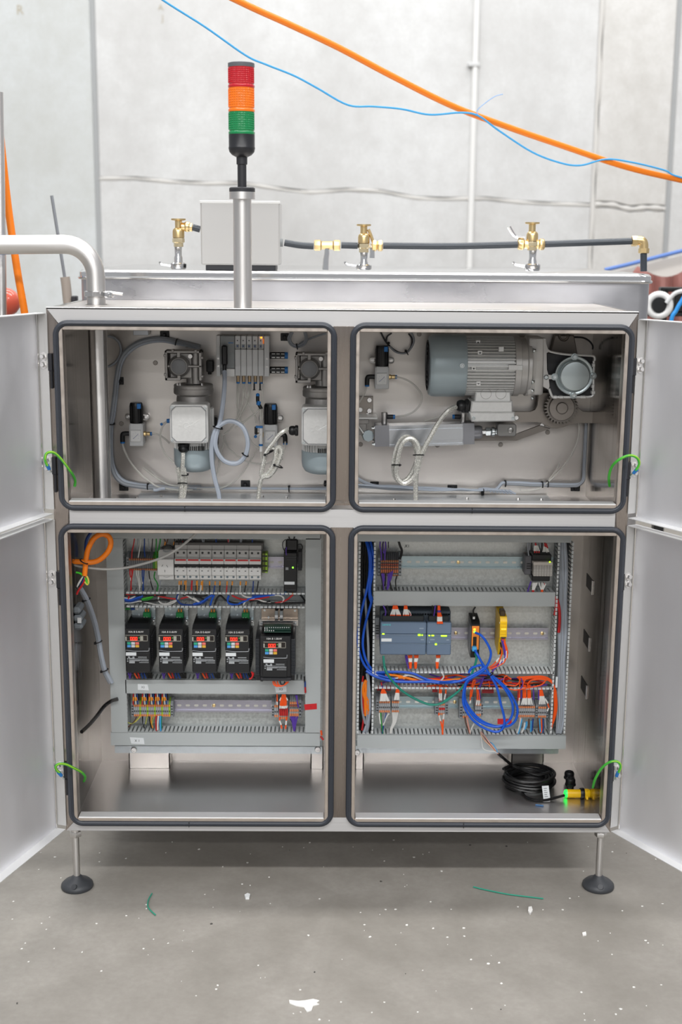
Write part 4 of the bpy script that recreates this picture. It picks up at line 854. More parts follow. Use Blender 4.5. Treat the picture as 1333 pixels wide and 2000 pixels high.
# cables in the right opening
cable('clear_hose', 'clear hose arcing from the top right regulator to the cylinder port', 'air hose', R3, '470,533:.40 530,545 600,575 660,625 705,690 700,770 650,835 590,870 530,885 470,892:.37', .39, .0026, CLEAR)
cable('clear_hose', 'clear hose dropping from the top right regulator elbow to the bracket', 'air hose', R3, '215,605 205,650 180,710 150,760 120,800', .405, .0024, CLEAR)
cable('clear_hose', 'clear hose running behind the cylinder to its right port', 'air hose', R3, '990,855 920,880 820,905 740,925', .40, .0024, CLEAR)
t = loom('thin_cable_coil', 'thin grey cable coiled at the roof beside the top right regulator', 'cable', [
    (R3, '340,130 370,190 405,240 460,290 520,318 575,310 615,260 620,190 590,145', .43, .0024, DGR), (R3, '420,260 480,312 560,322 610,280 640,210 625,150 600,130', .425, .0024, GRW), (R3, '390,215 400,170 440,140', .43, .0024, DGR)], 'cable')
tie(P(*R3(405, 245), .425), (1, 0, -.6), .007, t); tie(P(*R3(575, 315), .423), (.8, 0, .5), .007, t)
BR = [(R3, '1015,805:.28 960,830 900,890 840,980 790,1070 750,1140 720,1210 690,1290 670,1370 620,1450 550,1490 490,1440 480,1360 500,1240 530,1140 580,1090 630,1090 670,1140 680,1200 665,1290 660,1380 655,1480 655,1570 655,1650', .265, .0066, BRAID),
      (R3, '680,1230 650,1330 600,1430 540,1475 480,1450 455,1370 460,1270 490,1160 530,1090 580,1070 620,1095 650,1150 665,1220', .28, .0062, BRAID),
      (R3, '665,1200 640,1120 590,1085', .272, .006, BRAID)]
t = loom('braided_coil_cable', 'clear braided cable from the horizontal motor coiled in front of the cylinder', 'cable', BR, 'cable')
tie(P(*R3(680, 1236), .262), (0, .2, 1), .014, t); tie(P(*R3(482, 1325), .27), (0, .2, 1), .012, t)
t = loom('grey_cable_run', 'pale grey cables tied along the foot of the right-hand rear sheet', 'cable', [
    (R3, '130,1440 200,1480 300,1510 450,1515 600,1525 780,1530 950,1540 1080,1550 1200,1580 1340,1590', YC-.004, .0036, GRWL), (R3, '130,1455 220,1495 330,1525 480,1530 640,1540 800,1550 950,1560 1100,1575 1220,1595', YC-.006, .003, GRW),
    (R3, '130,1500 250,1510 420,1520 560,1530 750,1560 950,1555 1060,1540 1180,1560 1330,1575', YC-.008, .003, GRWL), (R3, '130,1520 300,1530 460,1545 620,1550 800,1570 950,1575 1090,1590 1200,1600', YC-.002, .003, GRW),
    (R4, '-20,1400 40,1395 120,1400 170,1350 200,1345 320,1345 420,1352 500,1355 640,1360 770,1360 820,1345 850,1300 862,1230 866,1100 868,950 868,860', YC, .0044, GRWL), (R4, '195,1355 320,1360 420,1366 520,1368 640,1372 765,1372 800,1362 838,1320 850,1250 854,1100 856,950 856,860', YC-.004, .0038, GRW)]
    + [(R4, f'{30+i*28},{1405} {60+i*26},{1400+i*2} {80+i*27},{1430} {78+i*29},{1500}', .41-.004*i, .0028, GRWL) for i in range(8)], 'cable')
for R, u, v in ((R4, 200, 1352), (R4, 500, 1360), (R4, 545, 1356), (R3, 1250, 1575), (R4, 20, 1420)): tie(P(*R(u, v), YC-.004), (1, 0, 0), .0085, t)
for R, u, v, w, lb in ((R3, 285, 1500, 17, 'black tie mount at the foot of the right-hand rear sheet near the mullion'), (R3, 985, 1530, 19, 'black tie mount below the braided coil on the right-hand cables'), (R4, 770, 1392, 18, 'black tie mount at the corner where the right cables turn upwards')): mount(*R(u, v), lb, w, 11)
cable('clear_hose', 'clear hose sweeping down to the cable run at lower right', 'air hose', R4, '795,850 800,930 780,1020 740,1110 680,1200 610,1280 540,1345 480,1390 400,1430 320,1450', .43, .0026, CLEAR)
cable('clear_hose', 'faint clear hose crossing behind the right cable run', 'air hose', R4, '640,1190 600,1260 550,1330', .435, .0022, CLEAR)
cable('black_hose', 'thin dark hose arcing beside the gearbox in the dark top right corner', 'hose', R4, '760,160 830,165 880,190 910,230 915,260', .40, .0024, DGR)
one('dark_lug_plate', M().prism([(P(x, y, .42).x, P(x, y, .42).z) for x, y in ((1073, 700), (1085, 655), (1122, 655), (1130, 700))][::-1], .42, .435, 'y', .002).torus(P(1102, 656, .418), (0, 1, 0), .012, .003), LINKM, 'dark lug plate with a ring above the round gearbox cover', 'machine plate')
# ================================================================ lower compartments: plates, ducts, rails
ZCL[:] = [Z0+.011, .955, XI-.012]
YPL, YD, YRL, YTF = .385, .312, .362, .328
def plate(x0, x1, y0, y1, label):
    q = bx(x0, y0, x1, y1, YPL); xa_, xb_ = q[0], q[1]; zb_, zt_ = q[4], q[5]
    t = thing('mounting_plate', label, 'mounting plate', ((xa_+xb_)/2, YPL, zb_))
    ob('sheet', M().box(xa_, xb_, YPL, YPL+.003, zb_, zt_), GALV, t)
    f = bx(x0, 1457, x1, 1471.5, .345); ob('bottom_flange', M().box(xa_, xb_, .345, .347, f[4], f[5]).box(xa_, xb_, .345, YPL, f[5]-.001, f[5]), mat('zinc_flange', 'c4cbce', .42, .8, noise=((40, 40, 40), .08, .08, 0)), t)
    return t, f
pl1, f1 = plate(223, 631, 1036, 1462, 'zinc plated mounting plate behind the inverters in the lower left opening')
pl2, f2 = plate(697, 1096, 1038, 1466, 'zinc plated mounting plate in the lower right opening')
for par, pts in ((pl1, ((262, 1464), (621, 1463))), (pl2, ((698, 1469),))):
    for x, y in pts: p = P(x, y, .345); ob('plate_bolt', M().lathe([(.0085, 0), (.0085, .004), (.007, .006), (.004, .006), (.004, .003)], p, (0, -1, 0), 16), S_TUBE, par)
for n_, (a, b, par) in enumerate(((252, 332, pl1), (607, 632, pl1), (694, 711, pl2), (999, 1062, pl2))):
    q = bx(a, 1470, b, 1500, .395); lg = M().box(q[0], q[1], .393, .395, Z0+.0035, q[5]+.02).box(q[0], q[0]+.003, .393, YB0-.001, Z0+.0035, q[5]+.02).box(q[1]-.003, q[1], .393, YB0-.001, Z0+.0035, q[5]+.02)
    ob('plate_leg', lg, S_Y, par)
def comb(m, x0, x1, y0, y1, z0, z1, ax, pitch=.0113, fw=.0088):
    a, b = (x0, x1) if ax == 'x' else (z0, z1); n = int((b-a)/pitch)
    for i in range(n):
        c = a+(i+.5)*(b-a)/n; e = fw/2
        if ax == 'x':
            m.box(c-e*.78, c+e*.78, y0+.012, y1, z0, z1); m.box(c-e, c+e, y0, y0+.012, z0, z1); m.box(c-e, c+e, y0-.0004, y0+.0025, z0-.0022, z1+.0008)
        else:
            m.box(x0, x1, y0+.012, y1, c-e*.78, c+e*.78); m.box(x0, x1, y0, y0+.012, c-e, c+e); m.box(x0-.0016, x1+.0016, y0-.0004, y0+.0025, c-e, c+e)
    return m
def duct(x0, y0, x1, y1, ax, lid, label, side='both'):
    q = bx(x0, y0, x1, y1, YD); xa_, xb_, z0, z1 = q[0], q[1], q[4], q[5]
    t = thing('wire_duct', label, 'cable duct', ((xa_+xb_)/2, YPL, z0))
    w = .0018
    ob('base', M().box(xa_, xb_, YPL-.003, YPL-.0005, z0, z1), DUCT, t)
    b = M()
    if ax == 'x': b.box(xa_, xb_, YPL-.018, YPL-.003, z0, z0+w); b.box(xa_, xb_, YPL-.018, YPL-.003, z1-w, z1)
    else: b.box(xa_, xa_+w, YPL-.018, YPL-.003, z0, z1); b.box(xb_-w, xb_, YPL-.018, YPL-.003, z0, z1)
    ob('side_web', b, DUCT, t, 'stuff')
    for k in (0, 1):
        m = M()
        if ax == 'x': comb(m, xa_, xb_, YD+.002, YPL-.017, (z0, z1-w)[k], (z0+w, z1)[k], 'x')
        else: comb(m, (xa_, xb_-w)[k], (xa_+w, xb_)[k], YD+.002, YPL-.017, z0, z1, 'z')
        ob('duct_fingers', m, DUCTF, t, 'stuff')
    if lid:
        e = .0012
        l = M().box(xa_-e, xb_+e, YD-.0012, YD+.0006, z0-e, z1+e)
        if ax == 'x': l.box(xa_, xb_, YD, YD+.007, z0-e, z0); l.box(xa_, xb_, YD, YD+.007, z1, z1+e)
        else: l.box(xa_-e, xa_, YD, YD+.007, z0, z1); l.box(xb_, xb_+e, YD, YD+.007, z0, z1)
        ob('lid', l, DUCT, t)
    return t
duct(215, 1041, 625, 1051.5, 'x', 1, 'grey lidded duct along the top of the left mounting plate')
duct(213.5, 1052.5, 243.5, 1430, 'z', 1, 'tall grey lidded duct at the left edge of the inverters')
duct(598, 1052.5, 626, 1430, 'z', 1, 'tall grey lidded duct at the right edge of the left plate with a red sticker')
duct(246, 1158, 596.5, 1186, 'x', 0, 'open duct full of coloured wires between breakers and inverters')
duct(246, 1329, 596.5, 1354, 'x', 1, 'grey lidded duct under the row of inverters')
duct(217.5, 1432, 624.5, 1455.5, 'x', 1, 'grey lidded duct along the bottom of the left plate')
duct(700, 1043.5, 1116, 1057.5, 'x', 1, 'dark-shaded lidded duct along the top of the right mounting plate')
duct(700.5, 1059, 731, 1434, 'z', 0, 'tall open duct with blue cables at the left of the right plate')
duct(1084.5, 1059, 1112.5, 1434, 'z', 0, 'tall open duct packed with grey cables at the right of the right plate')
duct(731.5, 1156.5, 1084, 1182.5, 'x', 1, 'grey lidded duct above the blue-grey controller')
duct(732, 1313, 1083.5, 1345, 'x', 0, 'open duct full of orange and violet wires below the controller')
duct(699, 1437, 1105, 1461, 'x', 1, 'grey lidded duct along the bottom of the right plate')
# ---- stickers on the lids
def sticker(pts, mt, label, cat='label', txt=None, tsz=.01, Y=YD-.0022):
    q = [(P(x, y, Y).x, P(x, y, Y).z) for x, y in pts]
    t = thing('sticker', label, cat, (q[0][0], Y, min(p[1] for p in q)))
    ob('paper', M().prism(q[::-1], Y, Y+.0008), mt, t, flat=True)
    if txt: text(txt, tsz, (sum(p[0] for p in q)/4, Y-.0003, sum(p[1] for p in q)/4), DGR, t, ext=.0001)
    return t
PAPER = mat('white_paper', 'e2e6e8', .6); REDS = mat('red_sticker', 'cf2027', .5)
sticker([(269, 1336), (288.5, 1337), (291, 1348.5), (269.5, 1347.5)], PAPER, 'white slanted paper tag on the duct lid below the first inverter', txt='X2', tsz=.008)
sticker([(253.5, 1440), (280.5, 1441.5), (282.5, 1453.5), (256.5, 1452.5)], PAPER, 'white paper tag at the left of the bottom duct lid', txt='X 1', tsz=.010)
sticker([(537, 1341.5), (559.5, 1340), (560, 1351), (539.5, 1353)], PAPER, 'white paper tag under the large inverter', txt='X3', tsz=.009)
sticker([(594.5, 1376), (619, 1374), (619.5, 1385), (596, 1387)], REDS, 'red sticker on the right-hand lidded duct of the left plate', txt='=', tsz=.006)
# ---- rails
def rail(x0, x1, y0, y1, mt, label, screws=()):
    q = bx(x0, y0, x1, y1, YRL); h = q[5]-q[4]; zc = (q[4]+q[5])/2
    t = thing('din_rail', label, 'mounting rail', ((q[0]+q[1])/2, YRL, q[4]))
    ob('rail', M().box(q[0], q[1], YRL+.006, YRL+.0075, zc-h*.36, zc+h*.36).box(q[0], q[1], YRL, YRL+.0075, q[5]-h*.14, q[5]-h*.11).box(q[0], q[1], YRL, YRL+.0075, q[4]+h*.11, q[4]+h*.14)
       .box(q[0], q[1], YRL, YRL+.0012, q[5]-h*.12, q[5]).box(q[0], q[1], YRL, YRL+.0012, q[4], q[4]+h*.12).box(q[0], q[1], YRL+.0075, YPL-.0005, zc-h*.1, zc+h*.1), mt, t)
    sl = M(); n = int((q[1]-q[0])/.0235)
    for i in range(n):
        c = q[0]+(i+.5)*(q[1]-q[0])/n; sl.prism(rrect(c-.006, c+.006, zc-.0032, zc+.0032, .0026, 3), YRL+.0052, YRL+.0062)
    ob('slots', sl, mat('rail_slot_view', 'e6e4dc', .6, .1), t, 'stuff')
    for x in screws: p = P(x, (y0+y1)/2, YRL+.003); ob('rail_screw', M().lathe([(.005, 0), (.005, .002), (.003, .003)], (p.x, YRL+.006, zc), (0, -1, 0), 12), BRASS, t)
rail(250, 590, 1087, 1110, RAILP, 'violet-tinted rail carrying the breakers at the top left')
rail(258, 592, 1367.5, 1391, RAILP, 'violet-tinted slotted rail at the bottom of the left plate', (418,))
rail(740, 1082, 1087, 1111, RAILC, 'blue-green slotted rail across the top of the right plate', (896,))
rail(736, 1072, 1226, 1249, RAILP, 'brownish violet rail carrying the controller and switch', (891, 1060))
rail(738, 1080, 1361, 1384, RAILC, 'blue-green slotted rail at the bottom of the right plate', (889,))
# ---- terminals
def tmesh(x0, x1, z0, z1, Yf, Yb, z2=None):       # one terminal housing: deep and stepped
    h = z1-z0; g = (x1-x0)*.06
    return M().prism([(Yf, z0+h*.06), (Yf, z1-h*.06), (Yf+.004, z1), (Yb-.012, z1+h*.3), (Yb, z1+h*.3), (Yb, z0-h*.12), (Yf+.006, z0)], x0+g, x1-g, 'x')
def strip(x0, x1, y0, y1, n, label, grp=None, special={}, rows=((.83, .17, PEACH), (0.0, .17, PEACH)), slot=(.36, .14), body=BEIGE, ends='', Yf=YTF, ew=5.5):
    q = bx(x0, y0, x1, y1, Yf); X0, X1, z0, z1 = q[0], q[1], q[4], q[5]; H = z1-z0; w = (X1-X0)/n
    t = thing('terminal_strip', label, 'terminal block', ((X0+X1)/2, Yf+.03, z0), grp)
    for i in range(n):
        a = X0+i*w; sp = special.get(i)
        b = ob('terminal', tmesh(a, a+w, z0, z1, Yf, YRL), sp or body, t)
        for k, (o_, h_, mt) in enumerate(rows):
            ob('lever', M().box(a+w*.1, a+w*.9, Yf-.003, Yf+.002, z0+H*o_, z0+H*(o_+h_), .0006), (mat('lever_amber', 'e0a32e', .5) if sp is not None and mt is PEACH else mt), b)
        if slot: ob('test_hole', M().box(a+w*.2, a+w*.7, Yf-.0006, Yf+.001, z0+H*slot[0], z0+H*(slot[0]+slot[1])), BLK, b)
    e = PL(Yf, ew)
    for c in ends:
        xa_ = X0-e if c == 'l' else X1
        b = ob('end_clamp', M().prism([(Yf+.002, z0-H*.05), (Yf+.002, z1+H*.05), (YRL-.01, z1+H*.35), (YRL, z1+H*.35), (YRL, z0-H*.25), (Yf+.01, z0-H*.15)], xa_+.0004, xa_+e-.0004, 'x'), mat('clamp_grey', '878b8f', .5), t)
        sl = M()
        for k in range(4): sl.box(xa_+e*.25, xa_+e*.8, Yf+.0012, Yf+.003, z0+H*(.1+k*.23), z0+H*(.18+k*.23))
        ob('clamp_slots', sl, BLK, b)
    return t
GY = mat('terminal_green_yellow', '9cc43c', .5)
strip(261.5, 333, 1376, 1399, 20, 'grey and green-yellow terminals with orange levers at the lower left corner of the left plate', special={i: GY for i in (3, 7, 11, 15, 19)}, ends='lr')
strip(536, 544, 1377, 1400, 2, 'pair of grey terminals left of the red-covered terminals', ends='l')
strip(545.5, 563, 1377, 1404, 5, 'terminals under a red cover with orange wires, lower right of the left plate', rows=((.83, .15, WHT), (.24, .55, RED), (0, .15, PEACH)), slot=None)
strip(566, 584, 1370, 1400, 5, 'banded orange terminals with violet wires, lower right of the left plate', rows=((.84, .14, PEACH), (.68, .12, mat('lever_brown', '9c4a34', .5)), (.36, .14, PEACH), (.02, .2, PEACH)), slot=(.55, .08), ends='r')
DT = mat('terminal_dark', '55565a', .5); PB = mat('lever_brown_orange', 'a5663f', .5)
strip(252, 307, 1090, 1114, 13, 'shaded terminals with brown-orange levers at the top left behind the clear hose', special={11: mat('terminal_green', '3d8a2c', .5), 12: GY}, rows=((.82, .16, PB), (.0, .16, PB)), slot=None, body=mat('terminal_shade_grey', '6e7073', .5), ends='l')  # shade is put into the darker terminal grey
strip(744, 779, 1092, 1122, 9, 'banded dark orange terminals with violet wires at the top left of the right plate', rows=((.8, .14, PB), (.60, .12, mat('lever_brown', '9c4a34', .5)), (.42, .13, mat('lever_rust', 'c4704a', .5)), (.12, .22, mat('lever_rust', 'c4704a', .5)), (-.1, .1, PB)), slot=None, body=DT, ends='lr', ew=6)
strip(741, 762.5, 1369, 1391, 6, 'six grey terminals with orange levers below the left red tag', ends='l', ew=7)
strip(765.5, 780, 1369, 1391, 4, 'four grey terminals with white wires just right of the six')
strip(857.5, 869.5, 1374, 1396, 3, 'small terminal group with a red jumper under the green cable', special={}, rows=((.86, .12, PEACH), (.44, .2, RED), (.0, .16, PEACH)), slot=None, ends='lr', ew=7.5)
strip(904.5, 916, 1378, 1402, 3, 'terminals half hidden behind the left side of the blue cable loop', ends='l', ew=7)
strip(928.5, 940.5, 1374, 1398, 3, 'three terminals with orange and violet wires inside the blue cable loop', ends='r', ew=4)
strip(1012.5, 1045.5, 1379, 1400, 9, 'nine orange-levered terminals right of the blue cable loop', ends='l', ew=6)
strip(1051.5, 1067.5, 1380, 1401, 4, 'four orange-levered terminals at the far right of the bottom rail', ends='lr', ew=5)
# ---- breakers
MCB = mat('breaker_white', 'dcdcda', .42); MCBG = mat('breaker_white_shaded', 'b3b2af', .45)  # the greyer copy of the white carries the upper sections' shade
Yb_ = .305; Xb = lambda u: P(*R6(u, 440), Yb_).x; Zb = lambda v: P(*R6(300, v), Yb_).z
w1 = PL(Yb_, 24.43); x0b = P(340.5, 1104, Yb_).x
def breaker(x, label):
    t = thing('circuit_breaker', label, 'circuit breaker', (x+w1/2, YRL-.03, Zb(552)), 'two-pole breakers on the rail')
    g = .0004
    ob('body', M().box(x+g, x+w1-g, Yb_+.014, YRL-.001, Zb(550), Zb(298), .001).box(x+g, x+w1-g, Yb_+.022, YRL-.001, Zb(298), Zb(262)), MCBG, t)
    ob('lower_front', M().box(x+g, x+w1-g, Yb_+.009, Yb_+.02, Zb(550), Zb(512), .001), MCB, t)
    ob('front', M().box(x+g, x+w1-g, Yb_, Yb_+.02, Zb(508), Zb(442), .001).box(x+g, x+w1-g, Yb_+.002, Yb_+.02, Zb(412), Zb(366), .001), MCB, t)
    ob('dark_recess', M().box(x+g, x+w1-g, Yb_+.006, Yb_+.02, Zb(445), Zb(410)), BLK, t)
    ob('red_stripe', M().box(x+w1*.1, x+w1*.95, Yb_+.0014, Yb_+.003, Zb(383), Zb(369)), RED, t)
    for k in (.25, .75):
        c = x+w1*k
        ob('terminal_hole', M().cyl((c, Yb_+.0132, Zb(322)), (c, Yb_+.015, Zb(322)), .0031, n=12), BLK, t)
        ob('terminal_screw', M().cyl((c, Yb_+.0082, Zb(527)), (c, Yb_+.0095, Zb(527)), .0031, n=12), mat('screw_blue_grey', '6c7b84', .35, .6), t)
        ob('toggle', M().box(c-.0008, c+w1*.13, Yb_-.005, Yb_+.008, Zb(452), Zb(437), .0008), MCB, t)
        ob('mark', M().box(c-.0026, c+.0016, Yb_-.0004, Yb_+.001, Zb(471), Zb(465)), DGR, t)
    ob('print_line', M().box(x+w1*.15, x+w1*.85, Yb_+.0136, Yb_+.015, Zb(352), Zb(344)), mat('print_pale', 'cfcfcc', .5), t)
    return t
b0 = breaker(x0b, 'white two-pole breaker first in the row, touching the power socket')
nth = ['', 'second', 'third', 'fourth', 'fifth', 'sixth']
for i in range(1, 7):
    dup(b0, b0.location+Vector((w1*i, 0, 0)), f'white two-pole breaker {nth[i]} in the row counted from the socket' if i < 6 else 'white two-pole breaker last in the row, beside the green-yellow terminal')
Xq = lambda u: P(*Q4(u, 500), Yb_).x; Zq = lambda v: P(*Q4(690, v), Yb_).z
so = thing('power_socket', 'white three-slot power socket on the rail left of the breakers', 'socket', (Xq(697), YRL-.03, Zq(740)))
ob('housing', M().prism([(Yb_+.012, Zq(735)), (Yb_+.012, Zq(400)), (Yb_+.02, Zq(290)), (YRL-.001, Zq(290)), (YRL-.001, Zq(735))], Xq(578), Xq(815), 'x'), MCBG, so)
fp = ob('face_plate', M().box(Xq(572), Xq(820), Yb_-.006, Yb_+.014, Zq(648), Zq(404), .0015), WHT, so)
def slot_(cu, cv_, a, l):
    c, s_ = cos(a), sin(a); x, z = Xq(cu), Zq(cv_); h = .0006
    return M().prism([(x+dx*c-dz*s_, z+dx*s_+dz*c) for dx, dz in ((-h, -l), (h, -l), (h, l), (-h, l))], Yb_-.0064, Yb_-.005)
for a in ((650, 500, -.6, .0032), (723, 508, .6, .0036), (687, 580, 0, .003)): ob('slot', slot_(*a), BLK, fp)
ob('lower_cover', M().box(Xq(582), Xq(812), Yb_+.008, Yb_+.02, Zq(735), Zq(652), .001), MCB, so)
ob('arc_mark', M().tube([(Xq(655), Yb_+.0076, Zq(683)), (Xq(700), Yb_+.0076, Zq(697)), (Xq(750), Yb_+.0076, Zq(683))], .0005, 5), GRY, so)
ob('cable_hood', M().tube([(Xq(650), Yb_+.014, Zq(292)), (Xq(700), Yb_+.012, Zq(312)), (Xq(775), Yb_+.014, Zq(292))], .0022, 6), GRY, so)
one('breaker_back_strip', M().box(Xb(-180), Xb(597), Yb_+.024, YRL-.006, Zb(297), Zb(240), .002), mat('back_strip_grey', '5c5a57', .5), 'dark grey strip along the back of the breaker row', 'back_strip')  # plain dark grey strip above and behind the breaker bodies
q = bx(*R6(588, 315), *R6(636, 485), .33, .03); t = thing('earth_terminal', 'green-yellow earth terminal at the right end of the breakers', 'terminal block', (q[0], .345, q[4]))
for k in (0, 1): ob('terminal', M().box(q[0]+k*(q[1]-q[0])*.55, q[0]+(q[1]-q[0])*(.5+k*.5), .33, YRL-.001, q[4], q[5], .001), (mat('terminal_olive', '6d7a35', .5), GY)[k], t)
for k in range(4): ob('slot', M().box(q[0]+.001, q[1]-.001, .3294, .331, q[4]+(k+.3)*(q[5]-q[4])/4, q[4]+(k+.6)*(q[5]-q[4])/4), BLK, t)
# ---- power supply
Yp_ = .30; Xp = lambda u: P(*R6(u, 470), Yp_).x; Zp = lambda v: P(*R6(830, v), Yp_).z
ps = thing('power_supply', 'slim black power supply with a green light right of the breakers', 'power supply', (Xp(832), YRL-.03, Zp(650)))
ob('case', M().box(Xp(776), Xp(890), Yp_, YRL-.001, Zp(650), Zp(310), .0015), BLK, ps)
ob('vent_ridges', M().box(Xp(800), Xp(885), Yp_-.0008, Yp_+.001, Zp(352), Zp(344)).box(Xp(800), Xp(885), Yp_-.0008, Yp_+.001, Zp(372), Zp(364)).box(Xp(790), Xp(882), Yp_-.0008, Yp_+.001, Zp(634), Zp(626)), DGR, ps, 'stuff')
ob('power_light', M().ball((Xp(855), Yp_-.0008, Zp(437)), .0024, 8), mat('green_light', '7dff3a', .4, emit=3), ps)
ob('print_mark', M().box(Xp(792), Xp(816), Yp_-.0004, Yp_+.001, Zp(458), Zp(436)), GRY, ps)
tg = ob('white_tag', M().box(Xp(780), Xp(870), Yp_-.0012, Yp_+.001, Zp(585), Zp(560), .0004), PAPER, ps)
ob('plug', M().box(Xp(792), Xp(898), Yp_+.006, Yp_+.03, Zp(300), Zp(196), .004), BLK, ps)
ob('side_clamp', M().box(Xp(898), Xp(932), .325, YRL-.001, Zp(484), Zp(318), .001), DGR, ps)
loom('plug_wires', 'black wires looping at the top of the slim power supply', 'wire', [(R6, '800,190 770,215 768,260 790,310', .312, .0012, BLK2), (R6, '890,240 925,235 938,265 920,300 895,305', .312, .0012, BLK2), (R6, '870,170 860,200 850,240', .31, .002, BLK2), (R6, '820,170 830,200 835,240', .31, .002, BLK2), (R6, '800,260 795,300 800,330', .298, .0012, VIO)])
# ---- inverters
INV = mat('inverter_black', '17181b', .42); INVS = mat('inverter_silver_line', '8f9296', .35, .4)
KEYS = ('2fa583', 'd0d2d4', 'e8766a', '4f9be0', 'd0d2d4', 'dfae3a')
def seven(m, s_, x, z, w, h, Y):
    SEG = {'0': 'abcdef'}; th = w*.19
    seg = {'a': (x, x+w, z+h-th, z+h), 'd': (x, x+w, z, z+th), 'f': (x, x+th, z+h/2, z+h), 'e': (x, x+th, z, z+h/2), 'b': (x+w-th, x+w, z+h/2, z+h), 'c': (x+w-th, x+w, z, z+h/2)}
    for k in SEG[s_]: a = seg[k]; m.box(a[0], a[1], Y-.0005, Y+.0005, a[2], a[3])
def control_face(t, x, z, s, Y, rating):          # x, z of the display frame's top left corner; s metres per crop pixel
    U = lambda u: x+u*s; V = lambda v: z-v*s
    dp = ob('display_window', M().box(U(2), U(420), Y-.0004, Y+.001, V(118), V(2)), mat('display_dark', '1b1412', .2), t)
    fr = M()
    for a in ((0, 420, 0, 7), (0, 420, 110, 118), (0, 24, 30, 118), (412, 420, 0, 118), (280, 336, 20, 115)): fr.box(U(a[0]), U(a[1]), Y-.001, Y+.001, V(a[3]), V(a[2]))
    ob('display_frame', fr, mat('display_frame_beige', 'a9a79c', .5), dp)
    ob('led_glow', M().box(U(84), U(232), Y-.0006, Y+.0008, V(106), V(34)), mat('display_red_glow', '2c0705', .3, emit=.12, ecol='a01408'), dp)
    dg = M()
    for k in range(3): seven(dg, '0', U(92+k*48), V(102), 36*s, 64*s, Y-.001)
    dg.box(U(131), U(138), Y-.0015, Y-.0005, V(102), V(95)); ob('red_digits', dg, LEDR, dp)
    ob('green_indicator', M().box(U(250), U(272), Y-.001, Y+.0005, V(62), V(40)), mat('dim_green_led', '4f8a2c', .4, emit=.3), dp)
    for k in range(6):
        u0, v0 = 30+(k % 3)*78, 140+(k//3)*56
        ob('key', M().box(U(u0), U(u0+70), Y-.0015, Y+.001, V(v0+48), V(v0), .0006), mat('key_'+KEYS[k], KEYS[k], .5), t)
    text(rating, 54*s, (U(200), Y-.0006, V(-62)), WHT, t, sx=1.0)
    pm = M()
    for a in ((40, 75, 428, 452), (125, 160, 428, 452), (20, 42, 462, 485), (20, 42, 506, 528), (55, 165, 455, 475), (230, 395, 432, 444), (170, 400, 468, 474), (60, 430, 488, 500), (60, 270, 508, 516), (60, 165, 520, 560), (250, 430, 540, 550), (280, 430, 512, 518)): pm.box(U(a[0]), U(a[1]), Y-.0004, Y+.0006, V(a[3]), V(a[2]))
    ob('warning_print', pm, mat('print_white_grey', 'a9adb0', .5), t, 'stuff')
    lb = ob('white_tag', M().box(U(0), U(198), Y-.001, Y+.001, V(410), V(343), .0004), PAPER, t)
    sw = M().tube([(U(-2), Y+.0004, V(300)), (U(150), Y-.0003, V(318)), (U(320), Y-.0003, V(318)), (U(425), Y-.0003, V(314)), (U(442), Y-.0003, V(290)), (U(446), Y+.0004, V(252))], lambda k: s*(5+8*k), 8)
    ob('silver_band', sw, INVS, t)
Yi = .262; Xi = lambda u: P(235+u/9.52, 1275, Yi).x; Zi = lambda v: P(270, 1175+v/9.52, Yi).z; si = PL(Yi, 1)/9.52
def inverter(label):
    x0, x1 = Xi(98), Xi(556); t = thing('inverter', label, 'inverter', ((x0+x1)/2, .32, Zi(1345)), 'small inverters in a row')
    zt_, zb_ = Zi(512), Zi(1345)
    ob('case', M().prism([(Yi+.002, zb_+.006), (Yi+.002, zt_), (Yi+.018, zt_+.006), (YPL-.012, zt_+.008), (YPL-.001, zt_+.008), (YPL-.001, zb_), (Yi+.010, zb_)], x0+.001, x1-.001, 'x'), INV, t)
    ob('top_vent', M().prism([(Yi+.03, zt_+.004), (YPL-.01, zt_+.004), (YPL-.01, zt_+.013), (Yi+.045, zt_+.013)], x0+.004, x1-.008, 'x'), BLK, t)
    ob('upper_cover', M().box(x0, x1, Yi, Yi+.02, Zi(915), Zi(590), .002), INV, t)
    ob('lower_cover', M().box(x0, x1, Yi+.0004, Yi+.02, Zi(1310), Zi(955), .002), INV, t)
    fn = M()
    for k in range(16): z = zb_+.012+k*.0055; fn.box(x1-.0005, x1+.002, Yi+.03, YPL-.006, z, z+.0028)
    ob('heat_sink_fins', fn, DGR, t, 'stuff')
    control_face(t, Xi(104), Zi(622), si, Yi, '10A 8 0.4kW')
    return t
iv = inverter('small black inverter with red digits at the left end of its row')
wv = PL(Yi, 66.4)
for i, lb in ((1, 'small black inverter with red digits, second from the left duct'), (2, 'small black inverter with red digits, third from the left duct'), (3, 'small black inverter with red digits next to the large inverter')): dup(iv, iv.location+Vector((wv*i, 0, 0)), lb)
Zr = zr(490, 1175, 10.81); Yj = .245; Xj = lambda u: P(*Zr(u, 1100), Yj).x; Zj = lambda v: P(*Zr(520, v), Yj).z; sj = PL(Yj, 1)/10.81
bi = thing('inverter', 'large black inverter with ribbed sides at the right end of the row', 'inverter', (Xj(520), .32, Zj(1690)))
ob('case', M().prism([(Yj+.012, Zj(1690)), (Yj+.006, Zj(800)), (Yj+.03, Zj(745)), (YPL-.001, Zj(735)), (YPL-.001, Zj(1690))], Xj(105), Xj(925), 'x'), INV, bi)
ob('front_cover', M().box(Xj(185), Xj(858), Yj, Yj+.03, Zj(1600), Zj(738), .003), INV, bi)
ob('terminal_cover', M().box(Xj(190), Xj(865), Yj+.004, Yj+.03, Zj(1690), Zj(1608), .003), DGR, bi)
